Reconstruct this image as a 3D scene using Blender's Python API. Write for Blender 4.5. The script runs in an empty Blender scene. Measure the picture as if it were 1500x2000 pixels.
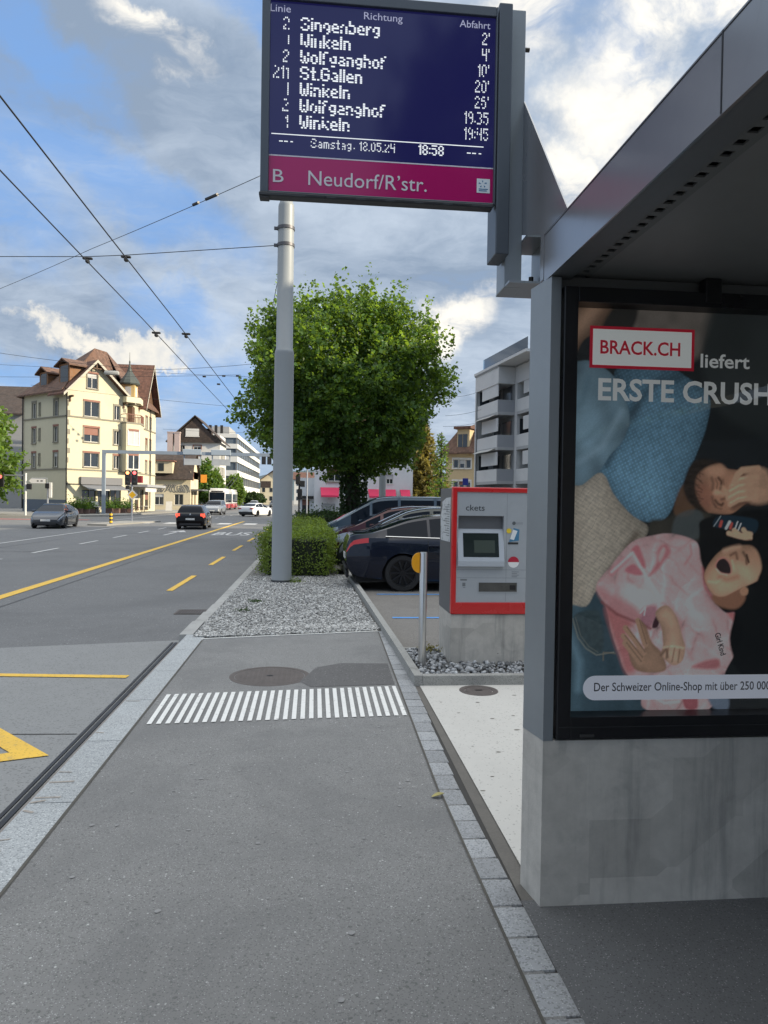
import bpy, bmesh, math, random
import numpy as np
from mathutils import Vector, Matrix, Euler
random.seed(7)
RNG = np.random.default_rng(11)
SC = bpy.context.scene
COL = SC.collection
R = math.radians
# ------------------------------------------------------------------ camera
EYE = 1.66
_y, _p, _r = R(5.63), R(-0.88), R(0.9)
FW = Vector((math.sin(_y)*math.cos(_p), math.cos(_y)*math.cos(_p), math.sin(_p)))
_r0 = Vector((math.cos(_y), -math.sin(_y), 0)); _u0 = _r0.cross(FW)
CUP = _u0*math.cos(_r) - _r0*math.sin(_r)
CRT = _r0*math.cos(_r) + _u0*math.sin(_r)
cam_data = bpy.data.cameras.new('camera'); cam = bpy.data.objects.new('camera', cam_data); COL.objects.link(cam)
cam_data.sensor_fit = 'VERTICAL'; cam_data.sensor_height = 24.0; cam_data.lens = 24.0*1400/2000
cam_data.clip_start = 0.05; cam_data.clip_end = 12000
M = Matrix((CRT, CUP, -FW)).transposed().to_4x4(); M.translation = (0, 0, EYE)
cam.matrix_world = M
SC.camera = cam

def ray(px, py):
    return FW + CRT*((px-750)/1400) - CUP*((py-1000)/1400)
def at_y(px, py, Y):
    """the point of the place seen at photo position (px, py), Y metres up the street"""
    d = ray(px, py); d = d*(Y/d.y); return Vector((d.x, d.y, d.z+EYE))
def at_z(px, py, z):
    d = ray(px, py); d = d*((z-EYE)/d.z); return Vector((d.x, d.y, z))

# ------------------------------------------------------------------ light
SUN_AZ, SUN_EL = R(106), R(20)
SUN_DIR = Vector((math.sin(SUN_AZ)*math.cos(SUN_EL), math.cos(SUN_AZ)*math.cos(SUN_EL), math.sin(SUN_EL)))
sd = bpy.data.lights.new('sun', 'SUN'); sd.energy = 5.0; sd.angle = R(0.55); sd.color = (1.0, 0.86, 0.64)
so = bpy.data.objects.new('sun', sd); COL.objects.link(so); so.location = (60, 0, 60)
so.rotation_euler = (-SUN_DIR).to_track_quat('-Z', 'Y').to_euler()
SC.view_settings.view_transform = 'Standard'; SC.view_settings.look = 'None'
SC.view_settings.gamma = 1; SC.view_settings.use_curve_mapping = False
SC.view_settings.exposure = 0.55
SKY_STRENGTH = 0.12

class NT:
    """small helper to write node trees"""
    def __init__(s, tree): s.t = tree; s.n = tree.nodes; s.l = tree.links
    def new(s, typ, **kw):
        n = s.n.new(typ)
        for k, v in kw.items(): setattr(n, k, v)
        return n
    def put(s, sock, v):
        if isinstance(v, bpy.types.NodeSocket): s.l.new(v, sock)
        elif isinstance(v, (tuple, list)) and len(v) == 3 and sock.type == 'RGBA': sock.default_value = (*v, 1)
        else: sock.default_value = v
    def math(s, op, a, b=0.0, clamp=False):
        n = s.new('ShaderNodeMath', operation=op, use_clamp=clamp); s.put(n.inputs[0], a); s.put(n.inputs[1], b); return n.outputs[0]
    def vmath(s, op, a, b=None, out=0):
        n = s.new('ShaderNodeVectorMath', operation=op); s.put(n.inputs[0], a)
        if b is not None: s.put(n.inputs[1], b)
        return n.outputs['Value'] if op in ('LENGTH', 'DOT_PRODUCT', 'DISTANCE') else n.outputs[0]
    def noise(s, vec, scale, detail=4, rough=0.55, dist=0.0, col=False):
        n = s.new('ShaderNodeTexNoise'); s.put(n.inputs['Vector'], vec); n.inputs['Scale'].default_value = scale
        n.inputs['Detail'].default_value = detail; n.inputs['Roughness'].default_value = rough; n.inputs['Distortion'].default_value = dist
        return n.outputs['Color'] if col else n.outputs[0]
    def ramp(s, f, a, b, lo=0.0, hi=1.0, smooth=True):
        n = s.new('ShaderNodeMapRange'); n.interpolation_type = 'SMOOTHSTEP' if smooth else 'LINEAR'; n.clamp = True
        s.put(n.inputs[0], f); n.inputs[1].default_value = a; n.inputs[2].default_value = b
        s.put(n.inputs[3], lo); s.put(n.inputs[4], hi); return n.outputs[0]
    def mix(s, f, a, b, blend='MIX'):
        n = s.new('ShaderNodeMix', data_type='RGBA', blend_type=blend); s.put(n.inputs[0], f); s.put(n.inputs[6], a); s.put(n.inputs[7], b)
        return n.outputs[2]
    def scale(s, col, f):
        n = s.new('ShaderNodeVectorMath', operation='SCALE'); s.put(n.inputs[0], col); s.put(n.inputs['Scale'], f); return n.outputs[0]

def build_sky():
    w = bpy.data.worlds.new('World'); SC.world = w; w.use_nodes = True
    t = NT(w.node_tree); t.n.clear()
    out = t.new('ShaderNodeOutputWorld'); bg = t.new('ShaderNodeBackground'); bg.inputs[1].default_value = SKY_STRENGTH
    sky = t.new('ShaderNodeTexSky', sky_type='NISHITA'); sky.sun_disc = False; sky.sun_elevation = SUN_EL; sky.sun_rotation = SUN_AZ
    sky.altitude = 600; sky.air_density = 1.0; sky.dust_density = 0.6; sky.ozone_density = 1.6
    tc = t.new('ShaderNodeTexCoord'); d = tc.outputs['Generated']
    sep = t.new('ShaderNodeSeparateXYZ'); t.put(sep.inputs[0], d)
    zc = t.math('MAXIMUM', sep.outputs[2], 0.0)
    # cloud deck: directions projected on a flat layer, so clouds crowd together towards the horizon
    inv = t.math('DIVIDE', 1.0, t.math('ADD', zc, 0.22))
    p = t.scale(d, inv)
    p = t.vmath('ADD', p, (3.1, 1.7, 0.0))
    warp = t.vmath('SUBTRACT', t.noise(p, 1.3, 5, 0.6, col=True), (0.5, 0.5, 0.5))
    pw = t.vmath('ADD', p, t.scale(warp, 0.55))
    big = t.noise(pw, 0.75, 6, 0.58); fine = t.noise(pw, 2.6, 8, 0.62, 0.4); wisp = t.noise(t.vmath('MULTIPLY', pw, (1.0, 2.4, 1.0)), 4.0, 8, 0.66, 0.6)
    dw = t.vmath('ADD', d, t.scale(t.vmath('SUBTRACT', t.noise(d, 4.5, 7, 0.64, col=True), (0.5, 0.5, 0.5)), 0.22))
    def blob(px, py, rx, ry, rot, soft0=1.45, soft1=0.35):
        c = ray(px, py).normalized()
        v = t.vmath('SUBTRACT', dw, tuple(c))
        m = t.new('ShaderNodeMapping', vector_type='TEXTURE'); t.put(m.inputs[0], v)
        m.inputs['Rotation'].default_value = (0, -rot, 0); m.inputs['Scale'].default_value = (rx/1400, 0.5, ry/1400)
        return t.ramp(t.vmath('LENGTH', m.outputs[0]), soft0, soft1)
    holes = None
    for a in ((200, 350, 250, 62, -0.50), (330, 420, 150, 50, -0.6), (30, 250, 120, 50, -0.5), (90, 95, 130, 40, -0.6), (330, 615, 120, 48, -0.25), (530, 10, 90, 45, -0.3), (190, 740, 330, 42, 0.0),
              (430, 800, 120, 70, 0.3), (-60, 330, 160, 80, -0.4)):
        b = blob(*a); holes = b if holes is None else t.math('MAXIMUM', holes, b)
    dark = None
    for a in ((60, 560, 330, 120, 0.1), (60, 690, 260, 60, 0.05), (330, 110, 260, 80, -0.4), (420, 470, 260, 60, -0.1), (260, 210, 260, 90, -0.4), (760, 520, 420, 80, -0.1)):
        b = blob(*a, 1.4, 0.3); dark = b if dark is None else t.math('MAXIMUM', dark, b)
    lit = None
    for a in ((880, 600, 130, 50, 0.35), (1010, 60, 90, 60, 0.2), (1110, 350, 120, 60, -0.4), (300, 60, 90, 30, -0.4), (1190, 200, 90, 90, .4), (1300, 40, 140, 60, .4)):
        b = blob(*a, 1.2, 0.35); lit = b if lit is None else t.math('MAXIMUM', lit, b)
    # cover
    cov = t.ramp(t.math('ADD', big, t.math('MULTIPLY', t.math('SUBTRACT', fine, 0.5), 0.55)), 0.12, 0.40)
    cov = t.math('MULTIPLY', cov, t.math('SUBTRACT', 1.0, t.math('MULTIPLY', holes, t.ramp(wisp, 0.35, 0.75, 0.80, 0.50))), True)
    shade = t.ramp(t.math('ADD', t.math('MULTIPLY', fine, 0.55), t.math('ADD', t.math('MULTIPLY', big, 0.35), t.math('MULTIPLY', wisp, 0.18))), 0.34, 0.74)
    shade = t.math('SUBTRACT', shade, t.math('MULTIPLY', dark, 0.30), True)
    k = 1.0/SKY_STRENGTH
    K = lambda c: tuple(x*k for x in c)
    cc = t.mix(shade, K((0.205, 0.265, 0.355)), K((0.45, 0.515, 0.60)))
    cc = t.mix(t.math('MULTIPLY', t.math('MULTIPLY', lit, t.ramp(fine, 0.34, 0.56)), 0.95), cc, K((0.80, 0.76, 0.68)))
    low = None                                                      # one sunlit bank low over the corner house
    for a in ((205, 662, 130, 40, -0.28), (285, 700, 90, 36, -0.2)):
        b = blob(*a, 1.5, 0.2); low = b if low is None else t.math('MAXIMUM', low, b)
    low = t.ramp(t.math('ADD', low, t.math('MULTIPLY', t.math('SUBTRACT', t.noise(d, 16, 7, 0.66, 0.5), 0.5), 1.7)), 0.36, 0.80)
    cc = t.mix(t.math('MULTIPLY', low, t.ramp(t.noise(d, 22, 6, 0.6), 0.3, 0.6, 0.55, 1.0)), cc, K((0.68, 0.65, 0.585)))
    # clouds towards the sun brighter; overhead, out of view, gain added to light the foreground
    sdot = t.math('MAXIMUM', t.vmath('DOT_PRODUCT', d, tuple(SUN_DIR)), 0.0)
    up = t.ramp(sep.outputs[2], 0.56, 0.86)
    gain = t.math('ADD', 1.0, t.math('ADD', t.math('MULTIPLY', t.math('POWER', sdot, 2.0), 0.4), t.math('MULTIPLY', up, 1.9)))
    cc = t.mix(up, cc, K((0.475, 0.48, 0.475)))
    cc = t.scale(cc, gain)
    cov = t.math('MAXIMUM', cov, low)
    cov = t.math('MULTIPLY', cov, t.ramp(sep.outputs[1], -0.15, -0.55, 1.0, 0.82))      # clear blue behind the viewer
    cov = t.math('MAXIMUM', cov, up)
    blue = t.mix(0.80, sky.outputs[0], K((0.155, 0.315, 0.63)))
    blue = t.mix(t.ramp(sep.outputs[2], 0.30, 0.0, 0.0, 0.35), blue, K((0.20, 0.36, 0.60)))
    col = t.mix(cov, blue, cc)
    # pale band at the horizon
    col = t.mix(t.ramp(sep.outputs[2], 0.10, 0.0, 0.0, 0.55), col, K((0.30, 0.42, 0.58)))
    col = t.mix(t.ramp(sep.outputs[2], 0.0, -0.03), col, K((0.10, 0.10, 0.10)))
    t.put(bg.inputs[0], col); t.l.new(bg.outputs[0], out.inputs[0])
build_sky()
SC.cycles.use_adaptive_sampling = True
SC.cycles.max_bounces = 8; SC.cycles.diffuse_bounces = 3; SC.cycles.glossy_bounces = 4; SC.cycles.transparent_max_bounces = 12; SC.cycles.transmission_bounces = 4
SC.cycles.caustics_reflective = False; SC.cycles.caustics_refractive = False
SC.cycles.use_denoising = True
try: SC.cycles.denoiser = 'OPENIMAGEDENOISE'
except Exception: pass

# ------------------------------------------------------------------ materials
MATS = {}
def pbr(name, col, rough=0.6, metal=0.0, var=0.12, scale=3.0, fleck=None, bump=0.0, bscale=60.0, spec=0.5, stain=None, coat=0.0, coords='Object', emit=None, island=0.0, fleck2=None):
    if name in MATS: return MATS[name]
    m = bpy.data.materials.new(name); m.use_nodes = True; t = NT(m.node_tree); MATS[name] = m
    b = t.n['Principled BSDF']
    tc = t.new('ShaderNodeTexCoord'); v = tc.outputs[coords]
    c = None
    if var > 0:
        n1 = t.noise(v, scale, 6, 0.6); n2 = t.noise(v, scale*9.0, 3, 0.6)
        f = t.math('ADD', t.math('MULTIPLY', n1, 0.65), t.math('MULTIPLY', n2, 0.35))
        f = t.ramp(f, 0.3, 0.7, 1-var, 1+var, False)
        c = t.scale((*col,)[:3], f)
    else:
        rgb = t.new('ShaderNodeRGB'); rgb.outputs[0].default_value = (*col, 1); c = rgb.outputs[0]
    for fk in (fleck, fleck2):
        if not fk: continue
        fcol, fscale, famt = fk
        vo = t.new('ShaderNodeTexVoronoi'); t.put(vo.inputs['Vector'], v); vo.inputs['Scale'].default_value = fscale
        sepc = t.new('ShaderNodeSeparateColor'); t.put(sepc.inputs[0], vo.outputs['Color'])
        c = t.mix(t.math('MULTIPLY', t.math('GREATER_THAN', sepc.outputs[0], 1-famt), t.ramp(vo.outputs['Distance'], 0.55, 0.25)), c, fcol)
        c = t.mix(t.math('MULTIPLY', t.math('LESS_THAN', sepc.outputs[0], famt*1.6), 0.5), c, tuple(x*0.35 for x in col))
    if stain:
        scol, sscale, a0, a1, amt = stain
        c = t.mix(t.math('MULTIPLY', t.ramp(t.noise(v, sscale, 7, 0.65, 0.5), a0, a1), amt), c, scol)
    if island > 0:
        g = t.new('ShaderNodeNewGeometry')
        c = t.scale(c, t.ramp(g.outputs['Random Per Island'], 0, 1, 1-island, 1+island, False))
    t.put(b.inputs['Base Color'], c)
    b.inputs['Roughness'].default_value = rough; b.inputs['Metallic'].default_value = metal
    b.inputs['Specular IOR Level'].default_value = spec
    if var > 0 and metal == 0 and rough > 0.2:
        t.put(b.inputs['Roughness'], t.ramp(n1, 0.3, 0.7, rough-0.08, min(1, rough+0.08)))
    if coat: b.inputs['Coat Weight'].default_value = coat; b.inputs['Coat Roughness'].default_value = 0.03
    if emit: b.inputs['Emission Color'].default_value = (*emit[0], 1); b.inputs['Emission Strength'].default_value = emit[1]
    if bump > 0:
        bn = t.new('ShaderNodeBump'); bn.inputs['Strength'].default_value = 1.0; bn.inputs['Distance'].default_value = bump
        t.put(bn.inputs['Height'], t.noise(v, bscale, 4, 0.65)); t.l.new(bn.outputs[0], b.inputs['Normal'])
    return m

# ------------------------------------------------------------------ mesh builder
def Rz(a): return Matrix.Rotation(a, 4, 'Z')
class MB:
    def __init__(s): s.v = []; s.f = []; s.mi = []; s.m = Matrix.Identity(4); s.cur = 0; s.smooth_from = None; s.sm = []; s.smooth = False
    def at(s, m): s.m = m; return s
    def add(s, vs, fs):
        o = len(s.v); M = s.m
        s.v.extend(tuple(M @ Vector(p)) for p in vs)
        for f in fs: s.f.append(tuple(i+o for i in f)); s.mi.append(s.cur); s.sm.append(s.smooth)
        return s
    def box(s, x0, x1, y0, y1, z0, z1, bev=0.0):
        if x0 > x1: x0, x1 = x1, x0
        if y0 > y1: y0, y1 = y1, y0
        if z0 > z1: z0, z1 = z1, z0
        b = min(bev, (x1-x0)*.45, (y1-y0)*.45, (z1-z0)*.45)
        if b <= 0:
            vs = [(x, y, z) for z in (z0, z1) for y in (y0, y1) for x in (x0, x1)]
            return s.add(vs, [(0, 2, 3, 1), (4, 5, 7, 6), (0, 1, 5, 4), (2, 6, 7, 3), (0, 4, 6, 2), (1, 3, 7, 5)])
        bm = bmesh.new(); bmesh.ops.create_cube(bm, size=1)
        for v in bm.verts: v.co = Vector(((x0+x1)/2+v.co.x*(x1-x0), (y0+y1)/2+v.co.y*(y1-y0), (z0+z1)/2+v.co.z*(z1-z0)))
        bmesh.ops.bevel(bm, geom=bm.edges[:], offset=b, segments=2, profile=0.5, affect='EDGES')
        bm.verts.index_update()
        s.add([tuple(v.co) for v in bm.verts], [tuple(v.index for v in f.verts) for f in bm.faces]); bm.free(); return s
    def prism(s, poly, a, b, axis='z'):
        """poly extruded along an axis; poly coordinates are the two other axes in order"""
        n = len(poly)
        def P(p, h): return (p[0], p[1], h) if axis == 'z' else ((p[0], h, p[1]) if axis == 'y' else (h, p[0], p[1]))
        area = sum(poly[i][0]*poly[(i+1) % n][1]-poly[(i+1) % n][0]*poly[i][1] for i in range(n))
        flip = (area < 0) ^ (axis == 'y')
        pl = poly[::-1] if flip else poly
        vs = [P(p, a) for p in pl]+[P(p, b) for p in pl]
        fs = [tuple(range(n-1, -1, -1)), tuple(range(n, 2*n))]+[(i, (i+1) % n, n+(i+1) % n, n+i) for i in range(n)]
        if a > b: fs = [f[::-1] for f in fs]
        return s.add(vs, fs)
    def tube(s, pts, r, n=8, caps=True):
        pts = [Vector(p) for p in pts]; rs = r if isinstance(r, (list, tuple)) else [r]*len(pts)
        vs = []; prev = None
        for i, p in enumerate(pts):
            d = (pts[min(i+1, len(pts)-1)]-pts[max(i-1, 0)]).normalized()
            if prev is None: a = d.orthogonal().normalized()
            else: a = (prev-d*prev.dot(d)).normalized()
            prev = a; b = d.cross(a)
            for k in range(n):
                t = 2*math.pi*k/n; vs.append(tuple(p+(a*math.cos(t)+b*math.sin(t))*rs[i]))
        fs = [(i*n+k, i*n+(k+1) % n, (i+1)*n+(k+1) % n, (i+1)*n+k) for i in range(len(pts)-1) for k in range(n)]
        if caps: fs += [tuple(range(n-1, -1, -1)), tuple(range((len(pts)-1)*n, len(pts)*n))]
        sm = s.smooth; s.smooth = n > 5; s.add(vs, fs); s.smooth = sm; return s
    def lathe(s, prof, n=24, caps=True):
        """prof = [(r, z)] about the local z axis"""
        vs = [(r*math.cos(2*math.pi*k/n), r*math.sin(2*math.pi*k/n), z) for r, z in prof for k in range(n)]
        fs = [(i*n+k, i*n+(k+1) % n, (i+1)*n+(k+1) % n, (i+1)*n+k) for i in range(len(prof)-1) for k in range(n)]
        if caps: fs += [tuple(range(n-1, -1, -1)), tuple(range((len(prof)-1)*n, len(prof)*n))]
        sm = s.smooth; s.smooth = n > 10; s.add(vs, fs); s.smooth = sm; return s
    def quad(s, a, b, c, d): return s.add([tuple(a), tuple(b), tuple(c), tuple(d)], [(0, 1, 2, 3)])
    def sheet(s, poly, z): return s.add([(p[0], p[1], z) for p in poly], [tuple(range(len(poly)))])
    def build(s, name, mat, parent=None, shade=False, angle=None):
        me = bpy.data.meshes.new(name)
        off = Vector(parent['_o']) if parent is not None and '_o' in parent else Vector((0, 0, 0))
        vs = s.v if off.length == 0 else [(x-off.x, y-off.y, z-off.z) for x, y, z in s.v]
        me.from_pydata(vs, [], s.f)
        for m in (mat if isinstance(mat, (list, tuple)) else [mat]): me.materials.append(m)
        me.polygons.foreach_set('material_index', s.mi)
        if shade: s.sm = [True]*len(s.f)
        me.polygons.foreach_set('use_smooth', s.sm)
        me.validate(); me.update()
        if angle is not None or any(s.sm):
            try: me.set_sharp_from_angle(angle=R(angle or 42))
            except Exception: pass
        o = bpy.data.objects.new(name, me); COL.objects.link(o)
        if parent is not None:
            o.parent = parent
            if '_o' in parent: o['_o'] = parent['_o']
        return o
def np_mesh(name, V, F, mat, parent=None, smooth=False):
    """V (n,3), F (m,k) numpy arrays"""
    off = np.array(parent['_o']) if parent is not None and '_o' in parent else np.zeros(3)
    me = bpy.data.meshes.new(name); V = np.asarray(V, float)-off; k = F.shape[1]
    me.vertices.add(len(V)); me.vertices.foreach_set('co', V.astype(np.float32).ravel())
    me.loops.add(F.size); me.loops.foreach_set('vertex_index', F.astype(np.int32).ravel())
    me.polygons.add(len(F)); me.polygons.foreach_set('loop_start', np.arange(0, F.size, k, dtype=np.int32))
    try: me.polygons.foreach_set('loop_total', np.full(len(F), k, dtype=np.int32))
    except Exception: pass
    me.update(calc_edges=True); me.validate()
    if smooth: me.polygons.foreach_set('use_smooth', np.ones(len(F), bool))
    me.materials.append(mat)
    o = bpy.data.objects.new(name, me); COL.objects.link(o)
    if parent is not None:
        o.parent = parent
        if '_o' in parent: o['_o'] = parent['_o']
    return o
def tag(o, label=None, cat=None, group=None, kind=None):
    if label: o['label'] = label
    if cat: o['category'] = cat
    if group: o['group'] = group
    if kind: o['kind'] = kind
    return o
def thing(name, label, cat, loc=(0, 0, 0), rz=0.0, group=None, world=True):
    """an Empty at the thing's base; parts are written in world coordinates when world is True"""
    o = bpy.data.objects.new(name, None); COL.objects.link(o); o.location = loc; o.rotation_euler = (0, 0, rz)
    o.empty_display_size = 0.2
    o['_o'] = tuple(loc) if world else (0.0, 0.0, 0.0)
    return tag(o, label, cat, group)
def struct(o): o['kind'] = 'structure'; return o
def copy_tree(o, parent=None):
    c = o.copy(); COL.objects.link(c)
    if parent is not None: c.parent = parent
    for ch in list(o.children): copy_tree(ch, c)
    return c
def text_mb(mb, body, size, origin, ux, uy, align='LEFT', bold=0.0, depth=0.0, width=None, sx=1.0):
    """lettering as flat mesh: origin = baseline start, ux / uy = unit vectors of the line and of 'up'"""
    cu = bpy.data.curves.new('lettering', 'FONT'); cu.body = body; cu.size = size; cu.align_x = align; cu.offset = bold; cu.extrude = depth; cu.resolution_u = 3
    ob = bpy.data.objects.new('lettering', cu); COL.objects.link(ob)
    dg = bpy.context.evaluated_depsgraph_get(); me = bpy.data.meshes.new_from_object(ob.evaluated_get(dg))
    ux = Vector(ux); uy = Vector(uy); nz = ux.cross(uy); o = Vector(origin)
    xs = [v.co.x for v in me.vertices] or [0]
    k = sx
    if width: k = width/max(1e-6, max(xs)-min(xs))
    x0 = min(xs) if align == 'LEFT' else 0
    vs = [tuple(o+ux*((v.co.x-x0)*k)+uy*v.co.y+nz*v.co.z) for v in me.vertices]
    mb.add(vs, [tuple(p.vertices) for p in me.polygons])
    bpy.data.objects.remove(ob); bpy.data.curves.remove(cu); bpy.data.meshes.remove(me)
    return (max(xs)-min(xs))*k
# ------------------------------------------------------------------ the setting: ground, roads, platform
ZR = -0.22                                    # level of the carriageway below the raised platform
ASPH = pbr('platform_asphalt', (0.200, 0.200, 0.197), 0.85, 0, 0.13, 0.9, ((0.40, 0.40, 0.40), 200, 0.09), 0.003, 170, stain=((0.125, 0.126, 0.127), 0.75, 0.44, 0.70, 0.6), fleck2=((0.46, 0.46, 0.45), 85, 0.008))
ROADM = pbr('road_asphalt', (0.140, 0.142, 0.145), 0.82, 0, 0.10, 0.25, ((0.32, 0.32, 0.32), 110, 0.06), 0.003, 120, stain=((0.080, 0.082, 0.085), 0.30, 0.46, 0.70, 0.5), fleck2=((0.4, 0.4, 0.4), 50, 0.012))
CONC = pbr('road_concrete', (0.222, 0.226, 0.226), 0.85, 0, 0.09, 0.5, ((0.30, 0.30, 0.29), 90, 0.06), 0.0015, 90, stain=((0.14, 0.14, 0.135), 0.9, 0.5, 0.8, 0.4))
PARKM = pbr('parking_asphalt', (0.17, 0.16, 0.148), 0.85, 0, 0.12, 0.5, ((0.30, 0.29, 0.27), 80, 0.05), 0.002, 120, stain=((0.10, 0.095, 0.09), 0.5, 0.5, 0.75, 0.5))
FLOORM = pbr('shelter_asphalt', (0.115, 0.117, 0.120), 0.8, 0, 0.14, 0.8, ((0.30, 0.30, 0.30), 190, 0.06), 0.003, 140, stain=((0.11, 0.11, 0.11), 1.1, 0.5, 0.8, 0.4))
GRAN = pbr('granite', (0.35, 0.37, 0.38), 0.8, 0, 0.10, 2.0, ((0.62, 0.63, 0.63), 150, 0.14), 0.002, 120, stain=((0.27, 0.27, 0.27), 1.4, 0.5, 0.8, 0.45), island=0.06)
SETT = pbr('sett_granite', (0.285, 0.295, 0.305), 0.85, 0, 0.16, 3.0, ((0.42, 0.43, 0.44), 150, 0.12), 0.004, 60, stain=((0.16, 0.16, 0.17), 9, 0.6, 0.75, 0.6), island=0.16)
SLABM = pbr('light_slab', (0.51, 0.50, 0.47), 0.85, 0, 0.06, 1.4, ((0.42, 0.41, 0.39), 120, 0.02), 0.001, 120, stain=((0.45, 0.44, 0.42), 3.5, 0.60, 0.75, 0.35))
CEMENT = pbr('edge_concrete', (0.30, 0.30, 0.285), 0.88, 0, 0.14, 5.0, ((0.42, 0.42, 0.40), 170, 0.08), 0.0012, 120, stain=((0.13, 0.13, 0.12), 6, 0.55, 0.75, 0.6))
YEL = pbr('yellow_paint', (0.72, 0.45, 0.06), 0.7, 0, 0.10, 4.0, ((0.45, 0.32, 0.10), 90, 0.04), stain=((0.30, 0.25, 0.14), 9, 0.54, 0.70, 0.6))
WHT = pbr('white_paint', (0.70, 0.70, 0.68), 0.7, 0, 0.05, 5.0, None, stain=((0.26, 0.26, 0.255), 22, 0.57, 0.68, 0.65))
WHT2 = pbr('worn_white_paint', (0.50, 0.50, 0.49), 0.7, 0, 0.05, 5.0, None, stain=((0.22, 0.22, 0.22), 8, 0.55, 0.7, 0.7))
BLUEP = pbr('blue_paint', (0.08, 0.27, 0.62), 0.7, 0, 0.1, 5.0, None, stain=((0.15, 0.2, 0.3), 12, 0.55, 0.7, 0.5))
REDP = pbr('red_lane_paint', (0.38, 0.10, 0.08), 0.8, 0, 0.15, 1.0)
BLACK = pbr('black_rubber', (0.012, 0.012, 0.014), 0.5, 0, 0.2, 6.0)
DARKJ = pbr('dark_joint', (0.045, 0.043, 0.040), 0.9, 0, 0.2, 6.0)
GROUNDM = pbr('town_ground', (0.19, 0.18, 0.165), 0.9, 0, 0.15, 0.05)
PAVE = pbr('far_pavement', (0.24, 0.235, 0.22), 0.9, 0, 0.10, 0.4)

def sheet(name, poly, z, mat):
    return struct(MB().sheet(poly, z).build(name, mat))
sheet('ground', [(-4000, -4000), (4000, -4000), (4000, 4000), (-4000, 4000)], -0.34, GROUNDM)
sheet('road', [(-16.2, -40), (-1.55, -40), (-1.55, 26), (-1.2, 34), (3, 37.5), (60, 38), (60, 49), (4, 50), (1.6, 54), (2, 230), (-17, 230), (-17, 98), (-19, 70), (-24, 62), (-70, 58), (-70, 38), (-18.5, 36.5), (-16.2, 33)], ZR, ROADM)
# concrete slab of the bus bay with its joint
sheet('bus_bay_slab', [(-4.9, -14), (-1.56, -14), (-1.56, 9.67), (-4.9, 8.95)], ZR+0.004, CONC)
mk = MB()
def strip(mb, x0, y0, x1, y1, w, z):
    a = Vector((x0, y0, 0)); b = Vector((x1, y1, 0)); n = (b-a).normalized().cross(Vector((0, 0, 1)))*w/2
    mb.add([(*(a-n).xy, z), (*(b-n).xy, z), (*(b+n).xy, z), (*(a+n).xy, z)][::-1], [(0, 1, 2, 3)])
struct(MB().sheet([(-4.9, 5.94), (-1.83, 5.82), (-1.83, 5.835), (-4.9, 5.955)], ZR+0.007).build('slab_joint', DARKJ))
# yellow bus markings
y = MB(); Z1 = ZR+0.008
strip(y, -5.69, -20, -5.69, 60, 0.22, Z1)
for k in range(9): strip(y, -2.86+0.004*k, 14.75+5.75*k, -2.84+0.004*k, 17.65+5.75*k, 0.13, Z1)
strip(y, -4.9, 7.93, -1.90, 7.66, 0.115, Z1+0.003)
def band(mb, pts, w, z):
    """mitred painted band along a polyline"""
    P = [Vector((p[0], p[1], 0)) for p in pts]; L = []; Rr = []
    for i, p in enumerate(P):
        d0 = (P[i]-P[i-1]).normalized() if i else (P[1]-P[0]).normalized()
        d1 = (P[i+1]-P[i]).normalized() if i < len(P)-1 else d0
        n0 = Vector((-d0.y, d0.x, 0)); n1 = Vector((-d1.y, d1.x, 0)); m = (n0+n1).normalized(); k = w/2/max(0.35, m.dot(n1))
        L.append(p+m*k); Rr.append(p-m*k)
    for i in range(len(P)-1): mb.add([(*Rr[i].xy, z), (*Rr[i+1].xy, z), (*L[i+1].xy, z), (*L[i].xy, z)], [(0, 1, 2, 3)])
band(y, [(-4.3, 7.36), (-3.2, 6.65), (-2.02, 5.38), (-3.3, 4.92), (-4.6, 4.5)], 0.17, Z1+0.003)
# pale BUS letters far up the lane
struct(y.build('road_marking', YEL))
w = MB()
strip(w, -12.05, 8, -12.1, 45.2, 0.13, Z1)
for k in range(-1, 7): strip(w, -9.1, 22.0-2.4+4.75*k*1.0, -9.1, 22.0+4.75*k, 0.13, Z1) if k*4.75+22 < 46 else None
for yy in (58, 63, 68, 73, 80, 88): strip(w, -9.1, yy, -9.1, yy+2.4, 0.13, Z1)
strip(w, -7.4, 36.6, -7.4, 40.5, 0.14, Z1)
w.add([(-7.9, 40.0, Z1), (-6.9, 40.0, Z1), (-7.4, 42.2, Z1)], [(0, 1, 2)])
strip(w, -16.0, 60, -15.2, 100, 0.14, Z1)
for k in range(7): strip(w, -16.5+k*1.9, 54.2, -15.6+k*1.9, 54.2, 2.6, Z1) if k > 1 else None
struct(w.build('road_marking', WHT2))
yb = MB()
text_mb(yb, 'BUS', 4.6, (-5.2, 37.2, Z1), (1, 0, 0), (0, 1, 0), bold=0.05, width=1.9)
struct(yb.build('road_marking', WHT2))
sheet('cycle_lane', [(-46, 56.2), (-17.8, 58.6), (-17.8, 60.0), (-46, 57.6)], ZR+0.004, REDP)
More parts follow.
